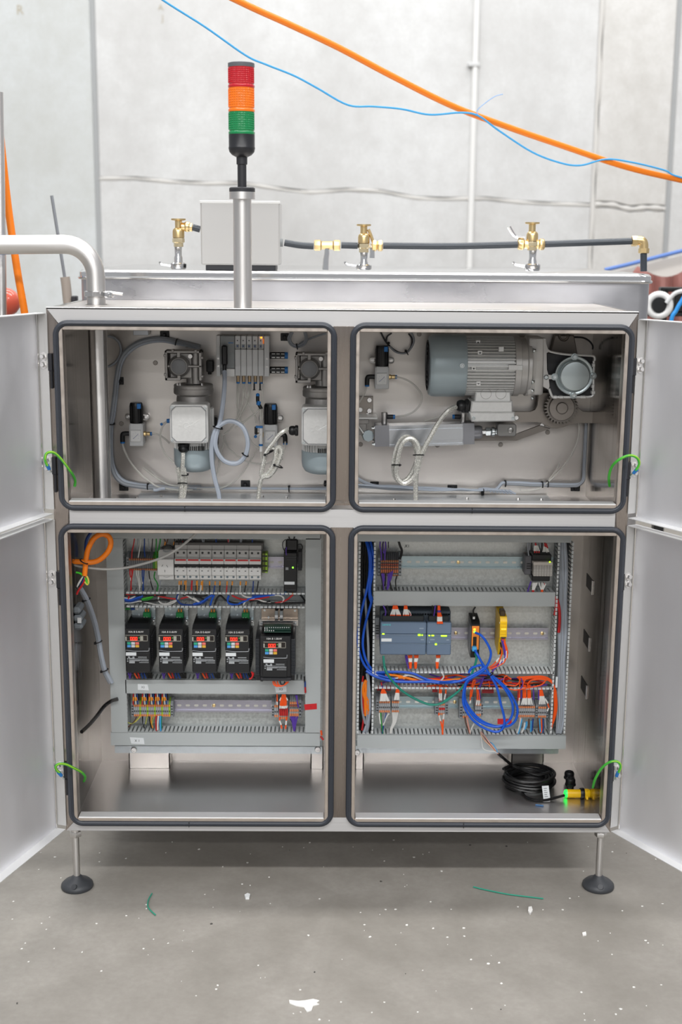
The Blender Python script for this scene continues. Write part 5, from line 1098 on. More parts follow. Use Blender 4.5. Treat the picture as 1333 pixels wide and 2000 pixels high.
ob('lower_cover', M().box(Xj(250), Xj(770), Yj-.0014, Yj+.01, Zj(1592), Zj(1240), .001), INV, bi)
ob('terminal_cap', M().prism([(Yj+.02, Zj(745)), (YPL-.02, Zj(735)), (YPL-.02, Zj(640)), (Yj+.05, Zj(660))], Xj(225), Xj(880), 'x'), BLK, bi)
for k, v in enumerate((540, 570, 605)):
    b_ = ob('control_terminals', M().box(*(P(*Zr(285, v), .27).x, P(*Zr(850, v), .27).x), .275-.008*k, .30-.008*k, P(520, 1175+(v+24)/10.81, .27).z, P(520, 1175+v/10.81, .27).z), mat('dark_green_terminal', '10352a', .5), bi)
    sc = M()
    for i in range(12 if k == 0 else (2, 5)[k == 2]): c = P(490+(300+i*46)/10.81, 1175+(v+8)/10.81, .2746-.008*k); sc.box(c.x-.0012, c.x+.0012, c.y-.001, c.y+.002, c.z-.0012, c.z+.0012)
    ob('screw_dots', sc, LGR, b_, 'stuff')
for a, b_ in ((95, 178), (852, 938)):
    fn = M()
    for k in range(26): v = 812+k*29.5; fn.box(Xj(a), Xj(b_), Yj+.004, Yj+.022, Zj(v+9), Zj(v), .0004)
    ob('side_ribs', fn, mat('rib_grey_black', '4a4d52', .35), bi, 'stuff')
ob('mounting_lug', M().prism([(Xj(185), Zj(1690)), (Xj(290), Zj(1690)), (Xj(240), Zj(1740)), (Xj(195), Zj(1735))], Yj+.02, Yj+.024), INV, bi)
control_face(bi, Xj(270), Zj(848), sj*1.15, Yj-.0014, '10A 8 1.0kW')
# ---- shield plates above the inverters
def shield(label):
    Y = .352; X = lambda u: P(235+u/9.52, 1195, Y).x; Z = lambda v: P(280, 1175+v/9.52, Y).z
    t = thing('shield_plate', label, 'shield plate', (X(440), Y, Z(400)), 'zinc shield plates above the inverters')
    ob('plate', M().box(X(215), X(655), Y, Y+.002, Z(300), Z(95), .0006).box(X(225), X(655), Y-.012, Y, Z(308), Z(300)), mat('zinc_bluish', 'a8b3b7', .3, .85), t)
    ob('lip', M().box(X(225), X(655), Y-.012, Y-.0105, Z(345), Z(300)).box(X(590), X(660), Y-.012, Y-.0105, Z(410), Z(300)), ZINC, t)
    for u, v in ((320, 135), (640, 128), (345, 245)): ob('plate_screw', M().bolt((X(u), Y, Z(v)), (0, -1, 0), .0018, .003), ZINC, t)
    ob('ear_screw', M().bolt((X(625), Y-.012, Z(345)), (0, -1, 0), .0024, .004), S_POL, t)
    g = ob('green_plug', M().box(X(440), X(580), Y-.022, Y, Z(278), Z(165), .002), mat('plug_green', '127a3e', .45), t)
    ob('plug_wires', M().cyl((X(485), Y-.012, Z(165)), (X(485), Y-.01, Z(112)), .0022, n=8).cyl((X(535), Y-.012, Z(165)), (X(535), Y-.01, Z(112)), .0022, n=8), mat('ferrule_orange', 'c8822e', .5), g)
    for u in (465, 515): ob('plug_screw', M().cyl((X(u), Y-.0226, Z(250)), (X(u), Y-.021, Z(250)), .0016, n=8), LGR, g)
    return t
sp = shield('zinc shield plate with a green plug above the leftmost inverter')
ws = PL(.352, 65.0)
for i, lb in ((1, 'zinc shield plate with a green plug above the second inverter'), (2, 'zinc shield plate with a green plug above the third inverter'), (3, 'zinc shield plate with a green plug above the fourth inverter')): dup(sp, sp.location+Vector((ws*i, 0, 0)), lb)
Yh = .352; X = lambda u: P(*Zr(u, 280), Yh).x; Z = lambda v: P(*Zr(600, v), Yh).z
t = thing('shield_plate', 'wide beige shield plate above the large inverter', 'shield plate', (X(600), Yh, Z(480)))
ob('plate', M().box(X(225), X(1000), Yh, Yh+.002, Z(365), Z(150), .0006), mat('zinc_warm', 'b3a394', .35, .7), t)
ob('lip', M().box(X(185), X(1000), Yh-.012, Yh+.001, Z(392), Z(370)).box(X(185), X(255), Yh-.012, Yh-.0105, Z(480), Z(392)).box(X(895), X(1000), Yh-.012, Yh-.0105, Z(480), Z(392)), S_EDGE, t)
for u in (545, 650): c_ = ob('cable_clip', M().box(X(u-34), X(u+34), Yh-.008, Yh, Z(360), Z(180), .001), GRY, t); ob('clip_foot', M().box(X(u-34), X(u+34), Yh-.009, Yh, Z(330), Z(270), .001), WHT, c_); ob('black_grommet', M().ball((X(u+8), Yh-.004, Z(140)), .0055, 10), BLK, t)
for u, v in ((295, 185), (935, 190), (378, 330), (228, 435), (948, 435)): ob('plate_screw', M().bolt((X(u), Yh-(.012 if v > 400 else 0), Z(v)), (0, -1, 0), .002, .003), ZINC, t)
# ================================================================ wiring of the lower left opening
CC = dict(o=ORG, O=ORG2, w=WHW, r=REDW, b=BLUD, B=BLU, k=BLK2, v=VIO, g=GRN, G=GRNL, y=YELW, n=BRN, p=PINK, s=GRW, S=GRWL, l=BLUL, t=TEAL, a=mat('ferrule_amber', 'e2912a', .5), f=mat('ferrule_white', 'e4e4e0', .5), c=CLEAR, d=DGR, e=mat('olive_wire', '9aa04a', .5))
def wires(name, label, cat, R, Y, spec, r=.0016, part='wire', group=None):   # "colour[radius factor] pts; ..."
    runs = []
    for sg in spec.split(';'):
        sg = sg.strip()
        if not sg: continue
        hd_, pts = sg.split(' ', 1); k = float(hd_[1:]) if len(hd_) > 1 else 1
        runs.append((R, pts, Y, r*(k if k < 1.2 or hd_[0] in 'BO' else 1.08+(k-1.2)*.55), CC[hd_[0]]))
    return loom(name, label, cat, runs, part, group)
t = thing('orange_power_cable', 'fat orange power cable looped in the upper left corner of the lower left opening', 'cable', P(*R5(300, 400), .1))
ob('sheath', M().tube(cv(R5, '150,380 205,385 270,388 350,392 420,370 490,305 518,230 500,170 440,148 372,185 322,275 302,370 296,440 290,505', .1), PL(.1, 5.3), 14), ORG2, t)
for sp_ in ('w 288,500 262,540 240,575 226,610', 'r 292,505 285,560 262,600 235,640 222,670', 'G 215,480 255,490 290,525 315,570 325,580', 'y 300,505 318,530 325,565 312,585 290,560', 'k 285,505 268,560 240,600 215,612', 'b 290,505 280,540 250,590'):
    ob('core', M().tube(cv(R5, sp_[2:], .1), .0026, 7), CC[sp_[0]], t)
tie(P(*R5(285, 385),   .095), (.6, 0, 1), .011, t)
wires('dark_blue_cable', 'dark blue cable rising behind the orange power cable', 'cable', R5, .25, 'b 350,128 310,190 285,260 262,345', .004)
one('clear_drain_hose', M().tube(cv(R5, '130,405 215,420 330,440 480,452 640,440 760,415 900,375 1020,325 1120,260 1200,195 1290,110', .11), .0034, 10), mat('clear_hose_grey', 'b9b8b4', .2, alpha=.7), 'clear hose sagging across the terminals and power socket', 'hose')
wires('grey_cable_pair', 'grey cables tied together dropping beside the left duct', 'cable', R5, .30, 's 240,600:.12 300,725:.17 360,890:.25 400,1050 425,1200 455,1330 510,1440; S 255,610:.12 320,725:.17 378,890:.25 415,1050 440,1200 472,1330 530,1440', .0052)
for u, v in ((305, 715), (408, 1082), (462, 1328)): tie(P(*R5(u, v), .17 if v < 800 else .297), (.3, 0, -1), .0105, [o for o in bpy.data.objects if o.name == 'grey_cable_pair'][0])
jb = thing('wall_junction_box', 'grey three-lobed junction box on the left inner wall', 'junction box', (-.675, .13, P(*R5(265, 970), .12).z))
zt_, zb_ = P(*R5(265, 765), .12).z, P(*R5(265, 970), .12).z
for i in range(3): h_ = (zt_-zb_)/3; ob('lobe', M().box(-XI+.001, -XI+.026-.004*(i == 2), .10, .16, zb_+h_*i+.002, zb_+h_*(i+1)-.001, .006), mat('junction_grey', '71777c', .5), jb)
ob('white_mark', M().box(-XI+.014, -XI+.024, .0985, .101, zb_+.022, zb_+.036), LGR, jb)
wires('black_sleeved_cable', 'black sleeved cable slanting from the left wall behind the duct', 'cable', R7, .30, 'k 265,530:.10 330,470:.16 400,390:.24 460,310 520,265 580,245', .0052)
wires('top_left_wires', 'coloured wires running from the top duct into the top left terminals', 'wire', Q4, .325,
 'r 222,60 212,140 195,230 180,300 176,400; s.8 270,60 268,140 255,270; w 315,60 308,160 296,260 275,385; b1.3 370,60 372,160 368,260 380,375; s.8 425,60 435,150 448,260; k.9 495,60 492,160 482,290; g1.2 550,60 553,160 548,290 558,395; g1.2 618,60 610,150 592,250 575,395')
wires('bottom_left_wires', 'red, white, blue, black and green wires leaving the top left terminals downwards', 'wire', Q4, .325,
 'r1.2 150,565 150,640 165,720 165,890; r1.2 172,565 180,640 172,720 160,890; r 195,565 185,650 170,740 168,880; s.8 225,580 228,680 235,790; w 245,580 255,660 278,740 300,890; w 275,580 285,680 305,790 290,895; b1.2 340,570 338,660 348,760 345,895; b1.2 365,570 362,660 355,760 355,895; s.8 410,580 420,690 400,800; k 438,590 448,680 470,770 502,880; g1.2 532,600 520,690 560,760 578,820 562,900; f1.5 160,690 158,735; f1.3 344,755 347,785; f1 452,715 460,748; s 622,735 610,800 598,845')
wires('breaker_feed_wires', 'short wires dropping from the top duct into the breaker row', 'wire', R6, .335,
 's 60,175 72,215 70,265; s.8 85,175 82,220 88,260; b1.2 180,175 190,220 188,285; b.9 192,175 186,230 192,285; r 288,175 295,220 290,285; s.8 305,175 300,225; s 402,175 398,230 405,270; s.8 412,175 408,225; b1.3 505,175 502,220 500,285; k.9 -45,175 -40,240; k -20,175 -12,235; r1.2 -100,205 -98,280', .0017)
wires('socket_feed_wires', 'brown, black and amber wires dropping into the socket and first breaker', 'wire', Q4, .33,
 'n 665,80 690,150 660,240; a1.4 690,140 680,210; n 735,80 715,150 690,200; k1.2 832,80 828,180 800,270; a1.2 826,140 818,190; k 885,80 900,170 905,230; k.8 920,80 935,160; k 965,80 972,160 985,225; k2.4 640,240 690,205 760,205 800,240')
sp_ = ''
for u, c, fl in ((905, 'w', 1), (935, 'k', 1), (990, 'k', 1), (1012, 'a', 0), (1095, 'r', 0), (1105, 'r', 0), (1170, 'k', 1), (1185, 'a', 0), (1245, 'w', 0), (1265, 'a', 0)):
    sp_ += f'{c} {u},735 {u-4},800 {u-8},885;' + (f'a1.5 {u},740 {u-2},800;' if fl else '')
wires('breaker_outgoing_wires', 'ferruled wires under the first three breakers', 'wire', Q4, .318, sp_, .0015)
sp_ = ''
for u, c, fl in ((20, 'k', 1), (62, 'w', 1), (132, 'k', 1), (182, 'b', 1), (222, 'k', 1), (285, 'r', 1), (330, 'k', 1), (400, 'w', 1), (450, 'k', 1), (512, 'b', 0), (555, 'k', 0)):
    dx = random.uniform(-18, 10); sp_ += f'{c} {u},555 {u+dx*.4:.0f},600 {u+dx:.0f},668;' + (f'a1.5 {u},556 {u+dx*.2:.0f},590;' if fl else '')
wires('breaker_outgoing_wires', 'ferruled wires under the fourth to last breakers', 'wire', R6, .318, sp_, .0017)
wires('duct_wires', 'white, blue, red and black wires lying in the left half of the open duct', 'wire', Q4, .322,
 'w 30,1082 170,1075 300,1052 420,1075 560,1108 700,1110 800,1085 870,1030 893,960; w 600,955 584,1020 620,1080 700,1092 780,1065 850,1040; B1.4 30,1010 150,1035 250,1005 350,965; b1.8 30,1030 140,1060 260,1030 340,985; b1.6 885,945 868,1020 920,1085 1000,1108 1150,1108 1260,1080 1345,1020; r1.3 520,960 640,985 740,1005 850,1018; r1.2 925,1015 1000,995 1050,985; G1.2 330,1020 420,1000 510,975; g1.3 330,1035 420,1030 500,990; w1.2 970,935 1080,1000 1200,1062 1260,1090; k1.6:0 30,960 250,965 480,970 700,960; k1.8 330,1055 500,1050 620,1030 760,1045; k1.5 960,960 1100,955 1250,975 1340,960; r1.4 100,940 135,980 120,1020; w 30,990 90,1005 160,1010 250,960; r 30,965 120,955 250,962'.replace(':0', ''), .0021)
wires('duct_wires', 'white, blue, red and black wires lying in the right half of the open duct', 'wire', R6, .322,
 'w1.3 400,660 440,690 500,697 580,686 680,678 745,680 775,706 758,740 700,750 620,736 540,715 480,712 440,735 425,765; B1.5 -10,757 60,737 110,702 160,675; B1.3 172,675 150,720 138,765; B1.5 300,680 288,720 310,752 380,752 440,728 500,700 600,685 700,670; b1.5 500,680 620,672 740,668 800,668; r1.4 325,680 400,710 470,716 560,708 650,690; r1.4 700,745 760,735 810,712 856,672; k1.6 175,755 200,700 228,682 275,722 345,745 420,750; k1.8 540,742 700,748 850,746 965,742; k1.6 915,668 945,705 968,745; k1.4 480,735 540,720 600,740 660,730; l1.8 795,640 793,668; a1.8 850,655 856,668; k1.5 0,690 50,700 90,720; w1.3 -10,700 20,720 50,745', .0021)
wires('green_earth_tail', 'green wire with dark blue lug beside the leftmost shield plate', 'wire', zr(235, 1175, 9.52), .34, 'g1.4 70,145 120,135 200,138; b2.4 195,138 270,130; f1.6 290,130 330,145', .0021)
Zi_ = zr(235, 1175, 9.52)
for i, lb in enumerate(('under the leftmost inverter', 'under the second inverter', 'under the third inverter', 'under the fourth inverter')):
    d_ = i*66.4*9.52
    sp_ = ''.join(f'{c}1.3 {u+d_:.0f},{1325} {u+d_+dx*.5:.0f},{1380} {u+d_+dx:.0f},{1425};' for c, u, dx in (('v', 150, 40), ('v', 200, -30), ('o', 260, 60), ('r', 330, 30), ('b', 390, 30), ('b', 440, 40), ('k', 480, 50), ('k', 520, 30), ('k', 555, 20), ('k', 585, 5), ('d', 230, 40)))
    wires('motor_wires', 'short violet, orange, blue and black wires '+lb, 'wire', Zi_, .29, sp_, .0019)
wires('orange_loop_wires', 'orange and dark wires looping under the large inverter', 'wire', Zr, .262, 'o1.2 470,1680 490,1750 560,1790 640,1770; o 500,1680 540,1760 620,1790 720,1750 760,1690; o1.2 560,1680 575,1740 600,1770; d1.4 620,1680 640,1740 700,1740 720,1690; o 800,1690 740,1745 660,1780; r1.6 20,1480 40,1560 10,1620 -30,1630; r1.4 60,1500 50,1560 20,1600', .0018)
T3, T2 = zr(240, 1340, 12.12), zr(500, 1340, 9.52)
sp_ = ''
for c in (290, 505, 668, 820, 975):
    sp_ += f'r1.3 {c-35},170 {c-42},260 {c-45},440; w1.3 {c},170 {c+5},290 {c+22},435; b1.4 {c+45},170 {c+55},300 {c+62},425; a2.1 {c-38},255 {c-42},345; a2.1 {c+4},262 {c+10},350; a2 {c+38},260 {c+52},335; k1.5 {c+85},180 {c+90},330;'
wires('ferruled_wires', 'red, white and blue wires with amber sleeves above the lower left terminals', 'wire', T3, .318, sp_, .0014)
wires('outgoing_wires', 'yellow, brown, red, white and blue wires below the lower left terminals', 'wire', T3, .324, 'e1.3 405,715 320,810 240,880 170,880 90,850; n1.3 330,720 290,800 250,860 180,920 110,990; y1.2 420,715 350,790 290,850; k1.4 470,715 475,850 510,1000; s1.2 500,715 500,830 480,920; e1.4 575,715 560,800 540,900; k1.4 625,715 650,880 690,1010; a1.4 690,720 670,820 690,920 710,990; e1.5 745,715 710,810 690,920; r1.7 795,705 785,850 795,1055; f1.8 845,705 830,850 825,1040; l2.4 890,705 885,850 900,1060; t1.6 920,710 910,850 912,1000', .0015)
wires('orange_ferruled_wires', 'orange wires with white ferrules above the red-covered terminals', 'wire', T2, .315, 'o1.3 395,150 398,230 396,300; f1.4 395,285 398,345; o1.6 500,150 470,260 455,360; o1.6 515,150 495,260 480,365; o1.6 530,150 520,260 505,365; o1.6 545,150 545,260 535,365; o1.6 540,150 565,260 560,360; f1.5 455,365 450,415; f1.5 482,368 485,415; f1.5 508,368 510,415; f1.5 535,368 535,415; f1.5 560,362 568,410; f1.4 470,215 445,270; f1.4 565,215 592,265', .0017)
wires('orange_tail_wires', 'two orange wires with white ferrules below the red-covered terminals', 'wire', T2, .315, 'f1.7 440,640 470,720; o1.5 445,580 442,640; o1.5 470,715 482,790; f1.7 568,640 560,720; o1.5 575,570 568,645; o1.5 560,715 555,795', .0018)
wires('violet_wires', 'violet wires fanning into a point below the banded terminals', 'wire', T2, .315, 'v1.5 645,565 680,680 712,835; v1.5 675,565 695,690 714,835; v1.5 705,565 708,690 716,835; v1.5 735,565 728,690 718,835; v1.5 775,565 745,690 720,835; v1.2 765,170 770,290 795,400; v1.2 740,170 770,260; k1.3 640,610 690,700', .0018)
wires('red_blue_wires', 'red, blue and black wires along the edge of the right-hand lidded duct', 'wire', R8, .308, 'k1.2 955,50 958,100; b1.3 960,90 962,150; r1.4 962,140 964,190; o1.4 1100,520 1105,560; r1.4 1095,570 1120,600', .0022)
# ================================================================ devices of the lower right opening
P1 = zr(730, 1180, 7.841); Yk = .285; X = lambda u: P(*P1(u, 520), Yk).x; Z = lambda v: P(*P1(450, v), Yk).z
PLCM = mat('controller_blue_grey', '64768c', .45); PLCD = mat('controller_dark', '23292c', .5)
pc_ = thing('logic_controller', 'blue-grey logic controller with a white tag on the middle rail of the right plate', 'controller', (X(450), YRL-.04, Z(775)))
ob('rear_housing', M().box(X(108), X(1190), Yk+.03, YRL-.001, Z(760), Z(150), .002), mat('controller_rear', '3c4650', .5), pc_)
for nm, a, b in (('main_unit', 105, 808), ('expansion_unit', 816, 1192)):
    k = ob(nm, M().box(X(a), X(b), Yk+.004, Yk+.04, Z(775), Z(285), .002), PLCM, pc_)
    ob('upper_door', M().box(X(a), X(b), Yk, Yk+.02, Z(462), Z(282), .0025), PLCM, k)
    ob('middle_band', M().box(X(a), X(b), Yk+.002, Yk+.02, Z(605), Z(468), .001), PLCM, k)
    ob('lower_door', M().box(X(a), X(b), Yk, Yk+.02, Z(778), Z(612), .0025), PLCM, k)
    ob('terminal_row', M().box(X(a+30), X(b-40), Yk+.012, Yk+.05, Z(288), Z(200), .001), PLCD, k)
    ob('light_strip', M().box(X(a+6), X(b-6), Yk-.0003, Yk+.002, Z(472), Z(466)).box(X(a+6), X(b-6), Yk-.0003, Yk+.002, Z(611), Z(606)), mat('controller_edge_light', '8fa0b4', .4), k)
tr_ = M()
for i in range(26): u = 150+i*40; tr_.box(X(u), X(u+26), Yk+.030, Yk+.034, Z(212), Z(188))
ob('terminal_rows', tr_, mat('controller_grey_contacts', '7d868c', .5), pc_, 'stuff')
for u, v, w, h, n_ in ((132, 448, 34, 20, 0), (680, 464, 42, 20, 0), (735, 466, 22, 16, 0), (842, 468, 26, 18, 0), (888, 468, 40, 20, 0), (1034, 472, 90, 20, 0), (944, 603, 30, 22, 0)): ob('status_light', M().box(X(u), X(u+w), Yk-.001, Yk+.003, Z(v+h), Z(v), .0005), LEDG, pc_)
ob('white_tag', M().box(X(120), X(280), Yk+.0008, Yk+.003, Z(577), Z(530), .0005), PAPER, pc_)
text('SIEMENS', .0062, (X(196), Yk-.0004, Z(318)), mat('teal_print', '62d0d8', .5), pc_)
for u, v, w in ((700, 362, 66), (725, 538, 50), (866, 536, 72), (1120, 540, 40), (850, 578, 18)): ob('pale_print', M().box(X(u), X(u+w), Yk-.0003 if v < 400 else Yk+.0016, Yk+.003, Z(v+16), Z(v)), mat('print_grey_blue', '8d9cac', .5), pc_)
ob('side_clamp', M().box(X(30), X(98), Yk+.045, YRL-.001, Z(545), Z(285), .001), mat('clamp_grey', '878b8f', .5), pc_)
for k in range(4): ob('clamp_slot', M().box(X(42), X(92), Yk+.0442, Yk+.046, Z(415+k*38), Z(400+k*38)), BLK, pc_)
sp_ = 'v1.3 150,20 182,90 185,150 165,215; f1.6 160,210 180,232; k1.2 205,20 225,90 235,200;'
for c, us in ((330, (255, 290, 320, 365, 395, 425)), (490, (455, 490, 515, 545))):
    for u in us: sp_ += f'o1.7 {c+(u-c)*.25:.0f},20 {c+(u-c)*.45:.0f},75; f1.7 {c+(u-c)*.4:.0f},75 {c+(u-c)*.85:.0f},160; o1.7 {c+(u-c)*.8:.0f},158 {u},205; f1.6 {u},205 {u},236;'
sp_ += 'w1.4 530,90 565,140 575,215; r1.4 560,130 575,180; k1.7 900,20 915,110 900,200; v1.6 950,20 935,110 925,190; k1.7 970,20 960,120; f2.2 885,205 960,205'
wires('controller_top_wires', 'orange and white banded wires entering the top left of the logic controller', 'wire', P1, .30, sp_, .0017)
sp_ = ''
for u in (985, 1005, 1025, 1045): sp_ += f'o1.6 {1000+(u-1005)*.3:.0f},20 {1000+(u-1005)*.4:.0f},90; v1.2 {1000+(u-1005)*.4:.0f},85 {1000+(u-1005)*.5:.0f},130; o1.6 {1000+(u-1005)*.5:.0f},125 {1005+(u-1005)*.9:.0f},190; f1.6 {1005+(u-1005)*.9:.0f},188 {u},262; o1.6 {u},260 {1008+(u-1005)*1.2:.0f},298;'
wires('expansion_top_wires', 'thick orange and white banded wires entering the controller expansion', 'wire', P1, .283, sp_, .0018)
sp_ = 'v1.5 490,780 505,870 540,985; v1.3 505,780 530,880;'
for c, e_ in ((560, 565), (655, 645), (990, 975)):
    for d_ in (-24, -6, 12, 28): sp_ += f'o1.5 {c+d_},780 {c+d_*.8:.0f},825; f1.5 {c+d_*.8:.0f},822 {e_+d_*.6:.0f},885; o1.5 {e_+d_*.6:.0f},880 {e_+d_*.3:.0f},985;'
wires('controller_bottom_wires', 'orange and white banded wires leaving the bottom of the logic controller', 'wire', P1, .305, sp_, .0017)
# ethernet switch
Ye = .285; X = lambda u: P(*Q5(u, 450), Ye).x; Z = lambda v: P(*Q5(380, v), Ye).z
sw = thing('network_switch', 'slim black network switch with an orange front carrying blue and green plugs', 'network switch', (X(382), .33, Z(635)))
ob('case', M().prism([(Ye, Z(635)), (Ye, Z(275)), (Ye+.012, Z(250)), (YRL-.001, Z(235)), (YRL-.001, Z(610)), (Ye+.02, Z(640))], X(336), X(430), 'x'), BLK, sw)
ob('side_plate', M().box(X(336)-.0012, X(336), Ye+.006, YRL-.01, Z(600), Z(300)), mat('switch_side_grey', '7f8185', .4, .3), sw)
ob('orange_panel', M().box(X(343), X(422), Ye-.0008, Ye+.001, Z(548), Z(293), .0005), mat('switch_orange', 'ee8a32', .5), sw)
for v, m_ in ((325, mat('yellow_light', 'ffd83a', .4, emit=1.5)), (352, mat('green_light', '7dff3a', .4, emit=3))): ob('port_light', M().box(X(360), X(382), Ye-.002, Ye, Z(v+12), Z(v-6)), m_, sw)
ob('port_block', M().box(X(358), X(396), Ye-.003, Ye+.001, Z(512), Z(408), .001), BLK, sw)
wires('switch_power_wire', 'dark wire with a white tip entering the top of the network switch', 'wire', Q5, .30, 'k1.2 385,85 362,125 368,190; f2 368,190 368,215', .0022)
# yellow relay
Yy = .265; X = lambda u: P(*Q5(u, 300), Yy).x; Z = lambda v: P(*Q5(690, v), Yy).z
yr = thing('safety_relay', 'slim bright yellow relay with violet and orange wires beneath', 'safety relay', (X(690), .32, Z(640)))
ob('housing', M().prism([(Yy+.03, Z(640)), (Yy+.008, Z(430)), (Yy, Z(415)), (Yy, Z(240)), (Yy+.008, Z(200)), (Yy+.05, Z(190)), (YRL-.001, Z(180)), (YRL-.001, Z(600))], X(652), X(728), 'x'), YEL, yr)
ob('front_face', M().box(X(654), X(726), Yy-.001, Yy+.002, Z(408), Z(245), .001), YEL, yr)
ob('upper_plug', M().box(X(656), X(712), Yy+.012, Yy+.04, Z(205), Z(140), .002), mat('relay_top_dark', '4a3a20', .5), yr)
ob('lower_plug', M().box(X(664), X(722), Yy-.0005, Yy+.012, Z(428), Z(410), .001), DGR, yr)
for k in range(4): ob('indicator', M().box(X(668+k*14), X(676+k*14), Yy-.0018, Yy, Z(330), Z(320)), mat('relay_light', 'ffe76a', .4, emit=.8), yr)
for v in (265, 300, 352, 380): ob('face_groove', M().box(X(658), X(722), Yy-.0014, Yy+.001, Z(v+4), Z(v)), mat('relay_groove', 'c99a00', .5), yr)
ob('case_screw', M().cyl((X(652)-.001, Yy+.01, Z(270)), (X(652), Yy+.01, Z(270)), .003, n=10), LGR, yr)
wires('relay_wires', 'orange and violet wires curving down from the yellow relay', 'wire', Q5, .27, 'o1.4 675,430 705,510 728,590 725,640; o1.4 690,430 722,520 735,590; v1.5 680,430 700,530 712,600 695,660; v1.4 668,440 690,540 700,610; f1.6 722,560 715,640; f1.5 700,640 680,690; o1.4 660,520 672,590 655,640 640,680; f1.6 640,640 610,680; f1.5 665,660 645,715; o1.4 715,640 690,690 620,730 540,760; o1.4 610,675 580,710 530,745; v1.4 690,670 640,710 590,760 560,800; r1.4 640,690 590,730 550,750; k1.2 655,470 665,530 650,600', .0018)
# I/O module
T1 = zr(1010, 1040, 11.1); Yo = .30; X = lambda u: P(*T1(u, 800), Yo).x; Z = lambda v: P(*T1(570, v), Yo).z
io = thing('io_module', 'beige faced signal module with a green light at the top right of the right plate', 'signal module', (X(570), .33, Z(1080)))
ob('top_terminals', M().box(X(340), X(760), Yo+.012, YRL-.001, Z(640), Z(500), .002), BLK, io); ob('bottom_terminals', M().box(X(345), X(740), Yo+.008, YRL-.001, Z(1075), Z(950), .002), BLK, io)
for i in range(7): u0 = 366+i*58.5; sl = ob('slice', M().box(X(u0+1), X(u0+57), Yo, Yo+.03, Z(950), Z(712), .0006), mat('io_beige', 'b3afa9', .5), io); ob('slice_marks', M().box(X(u0+8), X(u0+50), Yo-.0004, Yo+.001, Z(850), Z(845)).box(X(u0+8), X(u0+50), Yo-.0004, Yo+.001, Z(790), Z(786)).box(X(u0+8), X(u0+50), Yo-.0004, Yo+.001, Z(905), Z(900)), GRY, sl)
ob('marker_carrier', M().box(X(358), X(776), Yo-.002, Yo+.03, Z(710), Z(638), .001), mat('io_beige_light', 'cfc8bf', .5), io)
ob('power_light', M().ball((X(708), Yo-.002, Z(634)), .0022, 8), LEDG, io)
ob('side_clamp', M().box(X(195), X(342), Yo+.02, YRL-.001, Z(960), Z(545), .002), mat('clamp_dark', '5c5c60', .5), io)
for k in range(3): ob('clamp_slot', M().box(X(240), X(325), Yo+.0192, Yo+.021, Z(730+k*50), Z(708+k*50)), BLK, io)
wires('module_top_wires', 'red and white wires entering the top of the signal module', 'wire', T1, .315, 'r1.8 405,225 415,280; f1.4 385,280 378,400; f1.4 410,280 405,400; f1.4 430,280 445,400; f1.4 450,280 490,405; r1.5 385,395 390,440; r1.5 430,400 440,440; r1.5 490,400 480,440; s1.3 510,225 520,330; k1.6 550,225 545,400; r1.8 610,225 620,310; r1.8 640,240 665,340; f1.4 590,300 570,420; f1.4 615,300 610,420; f1.4 645,320 655,430; f1.4 665,330 690,420; s1.2 240,225 245,380 260,500; s1.2 280,225 275,380; k1.2 325,225 318,400', .0016)
wires('module_bottom_wires', 'white wires gathering into orange below the signal module', 'wire', T1, .315, 'v1.6 310,1060 275,1160 235,1290; f1.4 355,1085 340,1250; f1.4 385,1085 350,1250; f1.4 415,1085 362,1250; f1.4 445,1085 372,1250; r2 345,1245 345,1330; r2 365,1245 360,1320; f1.5 480,1085 530,1240; f1.5 550,1085 545,1240; f1.5 590,1100 560,1240; f1.5 630,1110 570,1240; r1.4 590,1095 600,1130; o2 540,1235 540,1330; o2 560,1235 555,1320', .0016)
T6 = zr(690, 1040, 11.1)
wires('violet_top_wires', 'violet and black wires from the top duct into the banded dark terminals', 'wire', T6, .315, 'v1.5 590,190 585,300 610,420 620,600; v1.5 655,190 650,320 670,450; k1.6 660,190 645,280 650,400; v1.6 700,190 710,320 690,480 690,600; k.8 770,190 768,340; k3 990,190 1025,300 1058,380 1050,470 1015,580', .0016)
wires('violet_bottom_wires', 'violet and black wires dropping from the banded dark terminals', 'wire', T6, .315, 'k1.5 600,890 630,1050 655,1250; v1.5 620,890 650,1050 665,1240; v1.4 645,880 660,1050 660,1230; v1.5 670,890 680,1050; k1.6 710,890 705,1050 690,1160; v1.6 760,890 760,1050 740,1240; v1.6 790,870 790,1020 750,1150; v1.5 825,850 800,1050 760,1220; v1.5 860,830 830,980 770,1120; k1.6 790,1040 820,1160 855,1255; k1.1 955,930 925,1050 930,1180 945,1255', .0016)
wr = P(796, 1067, YPL-.001); text('X1', .012, wr, mat('pencil_grey', '5f6062', .8), pl2, name='pencil_mark')
